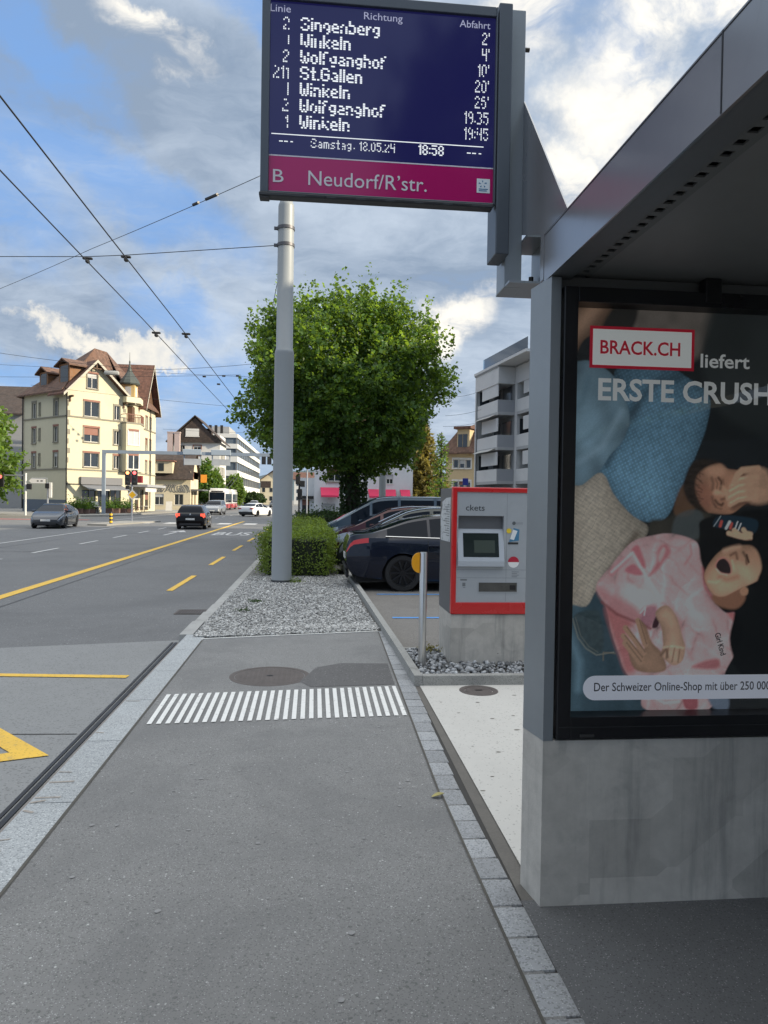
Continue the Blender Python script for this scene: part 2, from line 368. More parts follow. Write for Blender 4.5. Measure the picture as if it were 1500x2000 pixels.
# platform: asphalt, granite kerb at the carriageway, row of setts on the other side
struct(MB().sheet([(-1.266, -14), (0.80, -14), (0.85, 9.02), (-1.275, 8.55)], 0.0).build('platform', ASPH))
kb = MB(); y0 = -12.0; k = 0
while y0 < 8.6:
    y1 = min(y0+1.0, 8.86)
    prof = [(-1.510, -0.002), (-1.500, 0.003), (-1.272, 0.003), (-1.272, -0.3), (-1.62, -0.3), (-1.60, -0.16)]
    kb.prism(prof, y0+0.004, y1-0.004, 'y'); y0 = y1
for j in range(4):                                   # last stone sweeps down
    pass
struct(kb.build('kerb', GRAN))
rb = MB()
for a, b in ((-1.800, -1.775), (-1.757, -1.722)): rb.box(a, b, -14, 9.45, ZR-0.05, ZR+0.013)
struct(rb.build('rubber_edge_strip', BLACK))
struct(MB().sheet([(-1.71, -14), (-1.56, -14), (-1.56, 9.4), (-1.71, 9.4)], ZR+0.009).build('gutter', pbr('gutter_rust', (0.20, 0.18, 0.165), 0.9, 0, 0.2, 3.0)))
# rusty tyre scuffs are on the kerb itself
sc_ = MB()
rs = random.Random(5)
for yy in (2.3, 2.36, 2.9, 3.0, 3.5, 3.55, 3.9, 4.02, 4.08, 4.3, 4.42, 5.2, 6.0, 3.1, 2.1):
    yq = yy+rs.uniform(-.03, .03); L = rs.uniform(.05, .14); strip(sc_, -1.495, yq, -1.495+L, yq+rs.uniform(-.03, .03), rs.uniform(.008, .02), 0.0055)
struct(sc_.build('kerb_scuffs', pbr('scuff', (0.32, 0.29, 0.26), 0.9, 0, 0.3, 30.0)))
k2 = MB(); yk = 8.88
i = 0
while yk < 33:
    L = 0.98; t = min(1, (yk-8.88)/2.5); z = 0.0-0.07*t
    x0 = -1.60; 
    k2.add([(x0-.02, yk, ZR-.1), (x0-.02, yk+L-.008, ZR-.1), (x0, yk+L-.008, z), (x0, yk, z), (x0+.16, yk, z), (x0+.16, yk+L-.008, z), (x0+.16, yk, ZR-.1), (x0+.16, yk+L-.008, ZR-.1)],
           [(0, 1, 2, 3)[::-1], (3, 2, 5, 4)[::-1], (4, 5, 7, 6)[::-1], (0, 3, 4, 6), (1, 7, 5, 2)]); yk += L
struct(k2.build('kerb', pbr('road_kerb', (0.33, 0.33, 0.32), 0.85, 0, 0.15, 3.0, None, 0.002, 80, stain=((0.17, 0.17, 0.16), 4, 0.5, 0.7, 0.5), island=0.1)))
st = MB(); yy = -6.0; rs = random.Random(3)
while yy < 9.0:
    L = rs.uniform(0.185, 0.225) if yy > 1 else 0.24
    fx = 0.786-.012*yy if yy < 4 else .738+(yy-4)*.021
    st.box(fx+rs.uniform(-.003, .003), fx+(.13 if yy < 4 else .13+.01*min(3, yy-4)-.012*max(0, yy-6))+rs.uniform(-.004, .004), yy+0.005, yy+L-0.005, -0.08, 0.004+rs.uniform(-.002, .002), 0.008); yy += L
struct(st.build('sett_border', SETT, angle=30))
struct(MB().sheet([(0.77, -6), (0.93, -6), (0.99, 6.36), (0.98, 9.05), (0.80, 9.05)], -0.006).build('sett_bedding', DARKJ))
struct(MB().sheet([(0.89, 2.86), (1.0, 2.86), (0.985, 6.36), (0.93, 6.36)], -0.003).build('sett_joint', pbr('joint_mortar', (0.13, 0.122, 0.11), 0.95, 0, 0.2, 9, None, 0.003, 60)))
struct(MB().sheet([(0.965, 2.9), (6.0, 2.9), (6.0, 6.36), (0.975, 6.36)], 0.004).build('light_slab', SLABM))
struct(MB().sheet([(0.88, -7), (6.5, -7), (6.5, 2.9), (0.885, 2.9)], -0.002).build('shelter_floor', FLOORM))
struct(MB().sheet([(0.86, 6.3), (40, 6.3), (40, 36), (0.45, 36), (0.60, 24)], -0.03).build('car_park', PARKM))
dj = MB(); strip(dj, -1.263, -12, -1.270, 8.5, .016, .0045); strip(dj, .790, -6, .745, 4.0, .012, .0062); strip(dj, .735, 4.0, .84, 9.0, .012, .0062); struct(dj.build('dirt_line', pbr('joint_dirt', (.085, .08, .07), .95, 0, .3, 20)))
# tactile stripes, 30 of them
tp = MB(); N = 30
for i in range(N):
    f = i/(N-1); x0 = -1.19+f*(1.90); x1 = -1.19+f*1.925-0.015
    ya = 5.345+f*0.13; yb_ = 6.15+f*0.20
    tp.add([(x0, ya, 0.006), (x0+0.034, ya+.003, 0.006), (x1+0.034, yb_+.003, 0.006), (x1, yb_, 0.006)], [(0, 1, 2, 3)])
struct(tp.build('tactile_stripes', WHT))
# repaired patch beside the manhole
struct(MB().sheet([(-0.10, 6.55), (0.0, 6.36), (0.755, 6.42), (0.775, 7.25), (0.30, 7.28), (0.05, 7.10)], 0.003).build('asphalt_patch', pbr('patch_asphalt', (0.105, 0.103, 0.103), 0.85, 0, 0.08, 1.0, ((0.3, 0.3, 0.3), 95, 0.04), 0.002, 150)))
wl = MB(); wl.box(-1.30, 0.84, -0.02, 0.025, -0.1, 0.006); 
for i_, p_ in enumerate(wl.v): wl.v[i_] = (p_[0], p_[1]+8.58+(p_[0]+1.3)*0.226, p_[2])
struct(wl.build('edging_strip', pbr('pale_edging', (0.52, 0.52, 0.50), 0.85, 0, 0.1, 4)))
# blue bay lines
bl = MB()
for i, yy in enumerate((10.28, 12.87, 15.42, 17.98, 20.55, 23.1)): strip(bl, 1.16, yy, 6.4, yy, 0.10, -0.024)
struct(bl.build('parking_line', BLUEP))
# concrete edging: along the gravel bed, and round the pebble bed of the ticket machine
e = MB()
pts = [(0.925, 6.36), (0.91, 7.6), (0.885, 9.0), (0.83, 12), (0.74, 16), (0.66, 20), (0.60, 24.5)]
for (a, b) in zip(pts, pts[1:]):
    e.add([(a[0], a[1], -.1), (a[0]+.075, a[1], -.1), (b[0]+.075, b[1]-.004, -.1), (b[0], b[1]-.004, -.1), (a[0], a[1], .095), (a[0]+.075, a[1], .095), (b[0]+.075, b[1]-.004, .095), (b[0], b[1]-.004, .095)],
          [(0, 4, 7, 3), (4, 5, 6, 7), (1, 2, 6, 5), (0, 1, 5, 4), (3, 7, 6, 2)])
e.box(1.003, 3.2, 6.36, 6.44, -.1, .093, 0.006)
e.box(1.002, 3.2, 7.72, 7.78, -.1, .06, 0.006)
struct(e.build('concrete_edging', CEMENT))
# gravel bed
GRAVM = pbr('gravel_bed', (0.17, 0.168, 0.162), 0.95, 0, 0.35, 14.0, ((0.5, 0.49, 0.46), 45, 0.3), 0.02, 45)
gb = MB(); gb.add([(-1.42, 8.87, -0.005), (-1.3, 8.62, -0.005), (0.83, 9.07, -0.005), (0.60, 24.4, -0.02), (-1.42, 24.4, -0.06)], [(0, 1, 2, 3, 4)])
struct(gb.build('gravel_base', GRAVM))
sheet('pebble_base', [(0.98, 6.44), (3.2, 6.44), (3.2, 7.72), (0.98, 7.72)], 0.045, DARKJ)
def rocks(name, n, sampler, smin, smax, mat, label, flat=0.65):
    """a heap of separate faceted stones in one loose mass"""
    base = np.array([(1, 0, 0), (-1, 0, 0), (0, 1, 0), (0, -1, 0), (0, 0, 1), (0, 0, -1), (.62, .62, .5), (-.62, .62, .5), (-.62, -.62, .5), (.62, -.62, .5), (.62, .62, -.5), (-.62, .62, -.5), (-.62, -.62, -.5), (.62, -.62, -.5)])
    F0 = np.array([(4, 0, 6), (4, 6, 2), (4, 2, 7), (4, 7, 1), (4, 1, 8), (4, 8, 3), (4, 3, 9), (4, 9, 0), (0, 10, 6), (6, 10, 2), (2, 11, 7), (7, 11, 1), (1, 12, 8), (8, 12, 3), (3, 13, 9), (9, 13, 0),
                   (2, 10, 11), (1, 11, 12), (3, 12, 13), (0, 13, 10)])
    P = sampler(n); s = RNG.uniform(smin, smax, n)*RNG.choice([1, 1, 1, 1.35, 0.7], n)
    V = base[None]*(1+RNG.normal(0, .16, (n, 14, 1)))*s[:, None, None]*np.stack([np.ones(n), RNG.uniform(.6, 1, n), RNG.uniform(flat*.7, flat*1.2, n)], 1)[:, None, :]
    a = RNG.uniform(0, 6.28, n); b = RNG.normal(0, .35, n)
    x, y_, z = V[..., 0], V[..., 1], V[..., 2]
    y2 = y_*np.cos(b)[:, None]-z*np.sin(b)[:, None]; z2 = y_*np.sin(b)[:, None]+z*np.cos(b)[:, None]
    x3 = x*np.cos(a)[:, None]-y2*np.sin(a)[:, None]; y3 = x*np.sin(a)[:, None]+y2*np.cos(a)[:, None]
    V = np.stack([x3, y3, z2], -1)+P[:, None, :]
    F = (F0[None]+14*np.arange(n)[:, None, None]).reshape(-1, 3)
    o = np_mesh(name, V.reshape(-1, 3), F, mat); return tag(o, label, 'stones', kind='stuff')
STONE = pbr('gravel_stone', (0.40, 0.40, 0.39), 0.9, 0, 0.25, 8.0, None, 0, island=0.55)
def gs(n):
    yy = 8.7+(15.8-8.7)*RNG.random(n)**1.5; x = RNG.uniform(-1.40, 0.86-0.02*(yy-8.7), n)
    ok = yy > 8.66+(x+1.3)*0.2; yy = np.where(ok, yy, yy+.5)
    return np.stack([x, yy, np.full(n, 0.008)-0.03*np.clip((yy-9)/6, 0, 1)*(x < -1)+RNG.uniform(-.006, .012, n)], 1)
rocks('gravel', 26000, gs, 0.008, 0.017, STONE, 'grey crushed gravel filling the bed behind the platform')
PEB = pbr('pebble_stone', (0.24, 0.25, 0.26), 0.6, 0, 0.25, 10.0, None, 0, island=0.75)
rocks('pebbles', 1700, lambda n: np.stack([RNG.uniform(1.01, 3.1, n), RNG.uniform(6.47, 7.7, n), RNG.uniform(0.05, 0.075, n)], 1), 0.014, 0.030, PEB, 'round grey pebbles in the bed around the ticket machine', 0.75)
# far pavements
def pav(name, poly, h=0.12):
    m = MB().prism(poly, ZR-.1, ZR+h); return struct(m.build(name, PAVE))
pav('pavement', [(-60, 61.5), (-23.5, 65), (-18.6, 73), (-17.4, 100), (-17.4, 230), (-60, 230)])
pav('pavement', [(-60, -40), (-16.4, -40), (-16.4, 32), (-18.5, 36), (-60, 37)])
pav('pavement', [(3.5, 50.5), (60, 50), (60, 230), (2.2, 230), (1.8, 55)], 0.1)
pav('pavement', [(-1.2, 24.45), (0.45, 24.45), (0.45, 36.1), (40, 36.1), (40, 37.2), (3, 36.9), (-0.9, 33.2)], 0.16)
seam = MB()
for pts in ([(-4.9, 9.0), (-8, 8.4), (-16.2, 7.2)], [(-5.2, 12.0), (-5.25, 34)], [(-11.6, 14), (-10.9, 33)], [(-1.7, 24.5), (-6.5, 25.2), (-12, 24.9)]): band(seam, pts, .035, ZR+0.0045)
struct(seam.build('road_seam', pbr('bitumen', (.055, .055, .058), .6, 0, .3, 6)))
# traffic island
ti = MB(); ti.prism([(-14.5, 47.9), (-13.2, 47.6), (-11.6, 56.2), (-12.2, 57.2), (-14.2, 56.6)], ZR-.05, ZR+.10)
struct(ti.build('traffic_island', PAVE))
# ------------------------------------------------------------------ bus shelter, poster case, departure board, ticket machine
STEEL = pbr('shelter_paint', (0.25, 0.275, 0.295), 0.33, 0.35, 0.05, 2.0, spec=0.5)
STEEL2 = pbr('fascia_paint', (0.30, 0.31, 0.33), 0.22, 0.5, 0.04, 1.5, spec=0.6, stain=((.20, .205, .21), 5, .55, .8, .35))
CEIL = pbr('ceiling_panel', (0.20, 0.205, 0.205), 0.45, 0.1, 0.08, 1.5)
GREY = pbr('dark_grey_paint', (0.13, 0.14, 0.15), 0.45, 0.2, 0.06, 4.0)
BLK = pbr('black_frame', (0.008, 0.008, 0.010), 0.35, 0, 0.1, 4.0)
def concrete_wall_mat():
    m = pbr('cast_concrete', (0.53, 0.505, 0.46), 0.85, 0, 0.22, 1.6, None, 0.0015, 90, stain=((0.22, 0.22, 0.21), 3.2, 0.50, 0.76, 0.55))
    t = NT(m.node_tree); b = t.n['Principled BSDF']; c = b.inputs['Base Color'].links[0].from_socket
    tc = t.new('ShaderNodeTexCoord'); v = tc.outputs['Object']
    mp = t.new('ShaderNodeMapping'); t.put(mp.inputs[0], v); mp.inputs['Scale'].default_value = (9, 9, 0.7)
    n = t.noise(mp.outputs[0], 1.0, 6, 0.65)                     # runs of dirt down the face
    c = t.mix(t.math('MULTIPLY', t.ramp(n, 0.5, 0.74), 0.55), c, (0.21, 0.21, 0.20))
    mp2 = t.new('ShaderNodeMapping'); t.put(mp2.inputs[0], v); mp2.inputs['Scale'].default_value = (1.3, 1.3, 1.6)
    vo = t.new('ShaderNodeTexVoronoi', feature='F1', distance='CHEBYCHEV'); t.put(vo.inputs['Vector'], mp2.outputs[0]); vo.inputs['Scale'].default_value = 1.6
    s2 = t.new('ShaderNodeSeparateColor'); t.put(s2.inputs[0], vo.outputs['Color'])
    c = t.scale(c, t.ramp(s2.outputs[0], 0, 1, 0.80, 1.10, False))
    vp = t.new('ShaderNodeTexVoronoi'); t.put(vp.inputs['Vector'], v); vp.inputs['Scale'].default_value = 13
    s3 = t.new('ShaderNodeSeparateColor'); t.put(s3.inputs[0], vp.outputs['Color'])
    c = t.mix(t.math('MULTIPLY', t.math('GREATER_THAN', s3.outputs[0], 0.955), t.ramp(vp.outputs['Distance'], 0.10, 0.03)), c, (0.03, 0.03, 0.03))
    t.put(b.inputs['Base Color'], c); return m
CAST = concrete_wall_mat()

SST0 = pbr('screw_steel', (.4, .4, .4), .35, .9, 0)
sh = thing('bus_shelter', 'grey metal bus shelter roof and post standing on a stained concrete plinth', 'bus shelter', (1.6, 2.9, 0))
p = MB(); p.prism([(.952, 2.85), (3.30, 2.85), (3.30, 3.03), (.922, 3.03)], -0.05, 0.685, 'z'); p.build('plinth', CAST, sh, angle=30)
p = MB(); p.prism([(.951, 2.848), (.992, 2.848), (.992, 3.03), (.921, 3.03)], 0.6855, 2.583, 'z'); p.build('post', STEEL, sh)
p = MB(); p.box(3.22, 3.30, 2.86, 3.03, 0.6855, 2.583, 0.003); p.build('post', STEEL, sh)
p = MB(); p.box(3.12, 3.22, -2.9, -2.8, 0.0, 2.583, 0.003); p.build('post', STEEL, sh)
f = MB(); f.box(0.945, 0.952, -4.2, 2.93, 2.585, 2.785); f.box(0.952, 3.5, 2.923, 2.93, 2.60, 2.785); f.build('fascia', STEEL2, sh)
f = MB(); f.box(0.953, 1.045, -4.2, 2.922, 2.588, 2.606); f.build('soffit_edge', GREY, sh)
def ceiling_mesh():
    f = MB(); f.box(1.125, 3.5, -4.2, 2.922, 2.604, 2.62); f.build('ceiling', CEIL, sh)
    s = MB(); yy = -4.2                                            # perforated strip between edge and ceiling
    a, b = 1.046, 1.124
    hole = 0.030; pitch = 0.062
    y = -4.2
    while y < 2.85:
        cx = (a+b)/2; h = hole/2
        s.box(a, cx-h, y, y+pitch, 2.600, 2.606); s.box(cx+h, b, y, y+pitch, 2.600, 2.606)
        s.box(cx-h, cx+h, y+hole, y+pitch, 2.600, 2.606); y += pitch
    s.build('perforated_strip', pbr('strip_paint', (0.14, 0.145, 0.145), 0.5, 0.1, 0.08, 4), sh)
    MB().box(a, b, -4.2, 2.9, 2.66, 2.67).build('strip_back', BLK, sh)
ceiling_mesh()
MB().box(0.953, 3.5, -4.2, 2.92, 2.70, 2.78).build('roof', GREY, sh)
m = MB()
for yj in (1.62, .12, -1.4): m.box(.9435, .9445, yj, yj+.005, 2.587, 2.783)
m.box(.9432, .9448, -4.2, 2.93, 2.776, 2.7785); m.build('fascia_joint', BLK, sh)
for zz_ in (.73, 1.65, 2.50):
    m = MB(); m.at(Matrix.Translation((.9515, 2.94, zz_)) @ Matrix.Rotation(-math.pi/2, 4, 'Y')); m.lathe([(.009, 0), (.008, .003), (0, .0035)], 12, False); m.build('screw', SST0, sh)
MB().box(0.993, 3.22, 2.90, 2.93, 2.53, 2.60).build('top_rail', GREY, sh)
MB().box(1.60, 1.672, 2.83, 2.89, 2.50, 2.603, 0.006).build('display_hanger', BLK, sh)
BACKG = [3.40, 3.412, -4.0, 2.83, 0.25, 2.5]

# --- advertising case with its poster
ad = thing('poster_case', 'black framed advertising case with a couple in pink and knitwear behind glass', 'poster', (1.62, 2.86, 0.69))
fr = MB(); X0, X1, Za, Zb = 1.003, 2.285, 0.695, 2.545; U0, U1, V0, V1 = 1.062, 2.227, 0.784, 2.484
fr.box(X0, U0, 2.835, 2.96, Za, Zb, 0.004); fr.box(U1, X1, 2.835, 2.96, Za, Zb, 0.004)
fr.box(U0, U1, 2.836, 2.96, Za, V0, 0.003); fr.box(U0, U1, 2.836, 2.96, V1, Zb, 0.003)
fr.build('case_frame', BLK, ad)
MB().box(X0+.01, X1-.01, 2.8325, 2.8345, 0.742, 0.746).build('frame_line', pbr('frame_line', (.05, .052, .055), .3, .5, 0), ad)
MB().box(1.10, 1.16, 2.826, 2.836, 0.703, 0.717, 0.002).build('lock', pbr('lock_metal', (.1, .1, .1), .35, .8, 0), ad)
MB().box(U0+.001, U1-.001, 2.93, 2.955, V0+.001, V1-.001).build('case_back', BLK, ad)

def srgb(c): 
    c = np.asarray(c, float)/255; return np.where(c <= .04045, c/12.92, ((c+.055)/1.055)**2.4)
def paint_poster():
    st = 0.0036; nx = int((U1-U0)/st)+1; nz = int((V1-V0)/st)+1
    xs = np.linspace(U0, U1, nx); zs = np.linspace(V0, V1, nz)
    GX, GZ = np.meshgrid(xs, zs)
    # design coordinates of the print (its own sheet measured in sketch units)
    PX = 1112 + (GX-1.062)*469.0 + (GZ-0.783)*8.2
    PY = 1400 - (GZ-0.783)*476.0 + (GX-1.062)*(17.5*(GZ-0.783)-1.5)
    n_ = RNG.normal(0, 1, (nz//3+3, nx//3+3))
    def vnoise(sx, sy, seed):
        r = np.random.default_rng(seed); h = int(1200/sy)+4; w_ = int(1200/sx)+4; g = r.random((h, w_))
        fx = (PX-1050)/sx; fy = (PY-550)/sy; ix = np.clip(fx.astype(int), 0, w_-2); iy = np.clip(fy.astype(int), 0, h-2)
        tx = np.clip(fx-ix, 0, 1); ty = np.clip(fy-iy, 0, 1); tx = tx*tx*(3-2*tx); ty = ty*ty*(3-2*ty)
        return (g[iy, ix]*(1-tx)+g[iy, ix+1]*tx)*(1-ty)+(g[iy+1, ix]*(1-tx)+g[iy+1, ix+1]*tx)*ty
    C = np.zeros((nz, nx, 3)); C[:] = srgb((22, 25, 27))
    def sdf(poly):
        P = np.asarray(poly, float); d = np.full(PX.shape, 1e9); ins = np.zeros(PX.shape, bool)
        for (ax, ay), (bx, by) in zip(P, np.roll(P, -1, 0)):
            ex, ey = bx-ax, by-ay; wx, wy = PX-ax, PY-ay; L = ex*ex+ey*ey+1e-9
            t = np.clip((wx*ex+wy*ey)/L, 0, 1); d = np.minimum(d, (wx-ex*t)**2+(wy-ey*t)**2)
            cr = ((ay > PY) != (by > PY)) & (PX < ex*(PY-ay)/(ey if abs(ey) > 1e-9 else 1e-9)+ax); ins ^= cr
        d = np.sqrt(d); return np.where(ins, d, -d)
    def spline(poly, k=5):
        P = np.asarray(poly, float); n = len(P); out = []
        for i in range(n):
            p0, p1, p2, p3 = P[(i-1) % n], P[i], P[(i+1) % n], P[(i+2) % n]
            for t in np.linspace(0, 1, k, endpoint=False):
                out.append(0.5*((2*p1)+(-p0+p2)*t+(2*p0-5*p1+4*p2-p3)*t*t+(-p0+3*p1-3*p2+p3)*t**3))
        return out
    def lay(poly, col, soft=2.5, amt=1.0, tex=None, rim=None, sp=True, rnd=.13, rw=15):
        s = sdf(spline(poly) if sp else poly); m = np.clip(s/soft+0.5, 0, 1)*amt
        c = np.ones(C.shape)*srgb(col)
        if tex is not None: c = c*tex[..., None]
        if rim:
            gz_, gx_ = np.gradient(s); gl = np.hypot(gx_, gz_)+1e-6; c = c*(1+rnd*((gx_*.55-gz_*.75)/gl)*np.exp(-np.clip(s, 0, None)/rw)*-1)[..., None]
        if rim: c = c*(1-rim[1]*np.exp(-np.clip(s, 0, None)/rim[0]))[..., None]
        C[:] = C*(1-m[..., None])+c*m[..., None]; return s
    def stroke(pts, w, col, soft=1.6, amt=1.0):
        d = np.full(PX.shape, 1e9)
        for (ax, ay), (bx, by) in zip(pts, pts[1:]):
            ex, ey = bx-ax, by-ay; wx, wy = PX-ax, PY-ay; t = np.clip((wx*ex+wy*ey)/(ex*ex+ey*ey+1e-9), 0, 1)
            d = np.minimum(d, np.sqrt((wx-ex*t)**2+(wy-ey*t)**2))
        m = np.clip((w/2-d)/soft+0.5, 0, 1)*amt; C[:] = C*(1-m[..., None])+srgb(col)*m[..., None]
    z6 = lambda P: [(1090+a/3.659, 1000+b/3.659) for a, b in P]
    z5 = lambda P: [(1280+a/5.555, 820+b/5.555) for a, b in P]
    z4 = lambda P: [(1080+a/6.667, 560+b/6.667) for a, b in P]
    big = vnoise(60, 60, 1); mid = vnoise(22, 22, 2); fin = vnoise(6, 6, 3)
    diag = vnoise(9, 80, 4); 
    # sofa and beige fabric, top left
    band_ = 0.75+0.35*np.sin((PX*0.8+PY*0.62)/9.0+2*big)
    lay(z4([(300, 200), (960, 230), (760, 490), (480, 640), (300, 950), (270, 500)]), (118, 92, 74), 4, 1, band_)
    lay([(1250, 590), (1410, 590), (1405, 660), (1380, 700), (1300, 705), (1262, 660)], (82, 76, 71), 14, .9, 0.85+.3*mid)
    lay([(1180, 655), (1215, 590), (1262, 590), (1250, 640), (1215, 690)], (30, 29, 28), 8)
    lay([(1420, 590), (1650, 590), (1650, 860), (1430, 800)], (33, 37, 38), 20, .8, .8+.4*big)
    # blue knitted jumper
    knit = (0.70+0.55*np.clip(np.sin(PX*.62+PY*.22)*np.sin(PY*.60-PX*.20), 0, 1)+.34*fin)*(0.62+0.75*np.clip((PY-690)/260, 0, 1))*(0.9+.25*big)
    lay([(1215, 720), (1290, 690), (1360, 730), (1412, 770), (1408, 830), (1385, 890), (1352, 960), (1325, 1012), (1290, 1022), (1240, 1005), (1205, 960), (1180, 900), (1225, 830)], (70, 104, 124), 3, 1, knit, (26, .55))
    stroke([(1252, 800), (1300, 740), (1345, 735)], 16, (36, 52, 62), 16, .7)
    stroke([(1200, 905), (1225, 850), (1262, 790)], 14, (40, 56, 66), 14, .7)
    # pale blue shirt
    sh_ = (1-.30*((1-np.abs(np.sin((PX*.35+PY*.8+30*big)/21)))**2.4)*mid)*(0.80+0.30*vnoise(26, 90, 7)+0.16*np.sin((PX*.7-PY*.5)/13+5*big))*(0.78+.34*np.clip((PY-720)/180, 0, 1))
    lay([(1112, 735), (1150, 697), (1192, 712), (1218, 735), (1238, 775), (1246, 820), (1232, 858), (1205, 888), (1178, 928), (1140, 955), (1100, 970)], (90, 116, 130), 3, 1, sh_, (22, .40))
    stroke([(1120, 800), (1150, 780), (1162, 730)], 9, (60, 84, 97), 12, .6); stroke([(1118, 880), (1160, 850), (1215, 800)], 8, (70, 94, 108), 14, .5); stroke([(1140, 900), (1190, 870), (1230, 800)], 10, (112, 136, 150), 14, .5)
    # beige hem of the knit jumper
    u_ = PX*.83+PY*.55; v_ = -PX*.55+PY*.83
    rib = 0.80+0.30*fin+0.09*np.sin(v_*.9)-0.26*(np.abs(np.sin(u_*.22+1.5*mid)) < .10)*(fin > .35)
    lay([(1105, 970), (1150, 945), (1182, 922), (1198, 930), (1215, 965), (1250, 1005), (1287, 1032), (1270, 1062), (1225, 1100), (1185, 1150), (1176, 1188), (1150, 1200), (1100, 1212)], (136, 127, 114), 3, 1, rib*(0.78+.4*np.clip(1-np.abs(PX-1170)/110, 0, 1)), (12, .3))
    stroke([(1262, 1045), (1200, 1130), (1180, 1185)], 12, (70, 58, 48), 12, .7)
    # dark cushions between
    lay([(1290, 1020), (1330, 1012), (1400, 960), (1420, 1000), (1395, 1060), (1300, 1060)], (44, 42, 37), 8, 1, .6+.8*mid)
    lay([(1355, 950), (1385, 955), (1380, 1005), (1340, 1005)], (88, 62, 42), 6, .7); lay([(1345, 1010), (1395, 1000), (1400, 1050), (1340, 1060)], (62, 70, 72), 6, .7)
    # denim, lower left
    dn = (0.72+.5*vnoise(18, 70, 9)+.15*fin)*(0.8+.5*np.clip(1-(PX-1112)/60, 0, 1))
    lay(z6([(60, 740), (250, 690), (330, 580), (410, 700), (450, 880), (510, 1050), (560, 1180), (720, 1380), (720, 1480), (40, 1480)]), (48, 68, 78), 4, 1, dn)
    lay(z6([(160, 760), (300, 720), (360, 760), (380, 1000), (300, 1030), (210, 930)]), (44, 57, 60), 5, .9, .8+.4*fin)
    stroke(z6([(150, 780), (190, 920), (250, 1000), (330, 1050), (460, 1030)]), 2.2, (110, 110, 100), 1.6, .8); stroke(z6([(170, 770), (210, 905), (270, 985), (340, 1030)]), 1.6, (95, 98, 92), 1.6, .7)
    stroke(z6([(380, 1090), (380, 1030), (470, 1040)]), 2.5, (95, 88, 75), 1.6, .8); stroke(z6([(90, 830), (150, 960), (200, 1100), (190, 1300)]), 14, (92, 122, 138), 14, .6)
    # pink sweatshirt
    wx = PX+26*(vnoise(48, 48, 61)-.5)+10*(vnoise(17, 17, 62)-.5); wy = PY+26*(vnoise(52, 52, 63)-.5)+10*(vnoise(19, 19, 64)-.5)
    def folds(ang, wl, sharp, seed):
        u = wx*math.cos(ang)+wy*math.sin(ang); w_ = vnoise(70, 70, seed); return (1-np.abs(np.sin(u/wl*math.pi+5*w_)))**sharp*np.clip(2.2*vnoise(38, 38, seed+1)-.55, 0, 1)
    pk = 0.74+.16*vnoise(40, 40, 12)+.26*folds(.5, 46, 1.6, 71)-.34*folds(.9, 58, 2.6, 73)-.22*folds(2.3, 40, 3.2, 75)+.14*folds(2.0, 30, 2.0, 77)+.06*fin
    body = z6([(325, 545), (430, 400), (590, 225), (760, 175), (900, 165), (1060, 210), (1112, 275), (1140, 420), (1150, 520), (1215, 600), (1255, 690), (1320, 750), (1400, 752), (1442, 850), (1450, 905), (1400, 1040), (1320, 1180), (1190, 1460), (720, 1460), (660, 1330), (540, 1160), (500, 1050), (440, 880), (400, 700)])
    lay(body, (184, 146, 146), 3, 1, pk, (16, .22))
    lay(z6([(400, 690), (600, 800), (560, 900), (640, 1130), (560, 1190), (500, 1050), (440, 880)]), (146, 78, 78), 14, .85)
    lay(z6([(590, 280), (640, 245), (680, 330), (700, 410), (660, 400), (620, 330)]), (150, 78, 86), 6, .9)
    lay(z6([(860, 245), (890, 300), (850, 360), (770, 450), (715, 475), (780, 380), (790, 290), (820, 250)]), (148, 82, 88), 7, .85); lay(z6([(830, 265), (850, 290), (810, 370), (795, 330)]), (176, 140, 138), 6, .8)
    lay(z6([(540, 430), (610, 385), (680, 455), (620, 465)]), (150, 80, 90), 5, .9); lay(z6([(430, 430), (520, 340), (580, 340), (500, 420), (440, 470)]), (162, 100, 106), 7, .8)
    stroke(z6([(440, 440), (600, 300), (700, 470), (800, 620)]), 4, (205, 172, 170), 6, .7)
    stroke(z6([(1040, 250), (1050, 320), (1000, 390)]), 4, (150, 100, 102), 5, .7)
    lay(z6([(540, 570), (700, 540), (790, 600), (770, 690), (660, 740), (560, 640)]), (200, 168, 166), 22, .7)
    lay(z6([(340, 560), (480, 620), (640, 720), (660, 830), (480, 740), (370, 640)]), (150, 98, 100), 14, .8)
    lay(z6([(680, 710), (780, 690), (790, 770), (740, 850), (660, 830)]), (128, 78, 92), 10, .8); stroke(z6([(660, 745), (700, 700), (690, 760)]), 2.5, (214, 190, 186), 2, .7)
    stroke(z6([(370, 660), (480, 750), (640, 815), (740, 860)]), 5, (110, 56, 58), 5, .85)
    lay(z6([(750, 850), (780, 770), (810, 790), (790, 850)]), (52, 30, 36), 3)
    lay(z6([(1060, 1150), (1150, 1105), (1265, 1090), (1250, 1160)]), (140, 76, 80), 7, .85); lay(z6([(1330, 750), (1410, 760), (1430, 850), (1390, 830)]), (152, 76, 78), 7, .8)
    stroke(z6([(1140, 420), (1160, 560), (1215, 640)]), 7, (140, 70, 74), 6, .8); stroke(z6([(860, 640), (960, 800), (1010, 1000), (1060, 1080)]), 6, (160, 110, 110), 9, .6)
    lay(z6([(990, 1340), (1090, 1340), (1100, 1450), (1010, 1450)]), (126, 48, 58), 5, .85); lay(z6([(1180, 1350), (1330, 1350), (1340, 1460), (1240, 1460)]), (84, 96, 112), 6)
    stroke(z6([(790, 1380), (850, 1410), (960, 1400)]), 4, (206, 170, 172), 4, .7)
    # hands: the open one below, the fist above
    sk = .86+.26*vnoise(16, 16, 15)
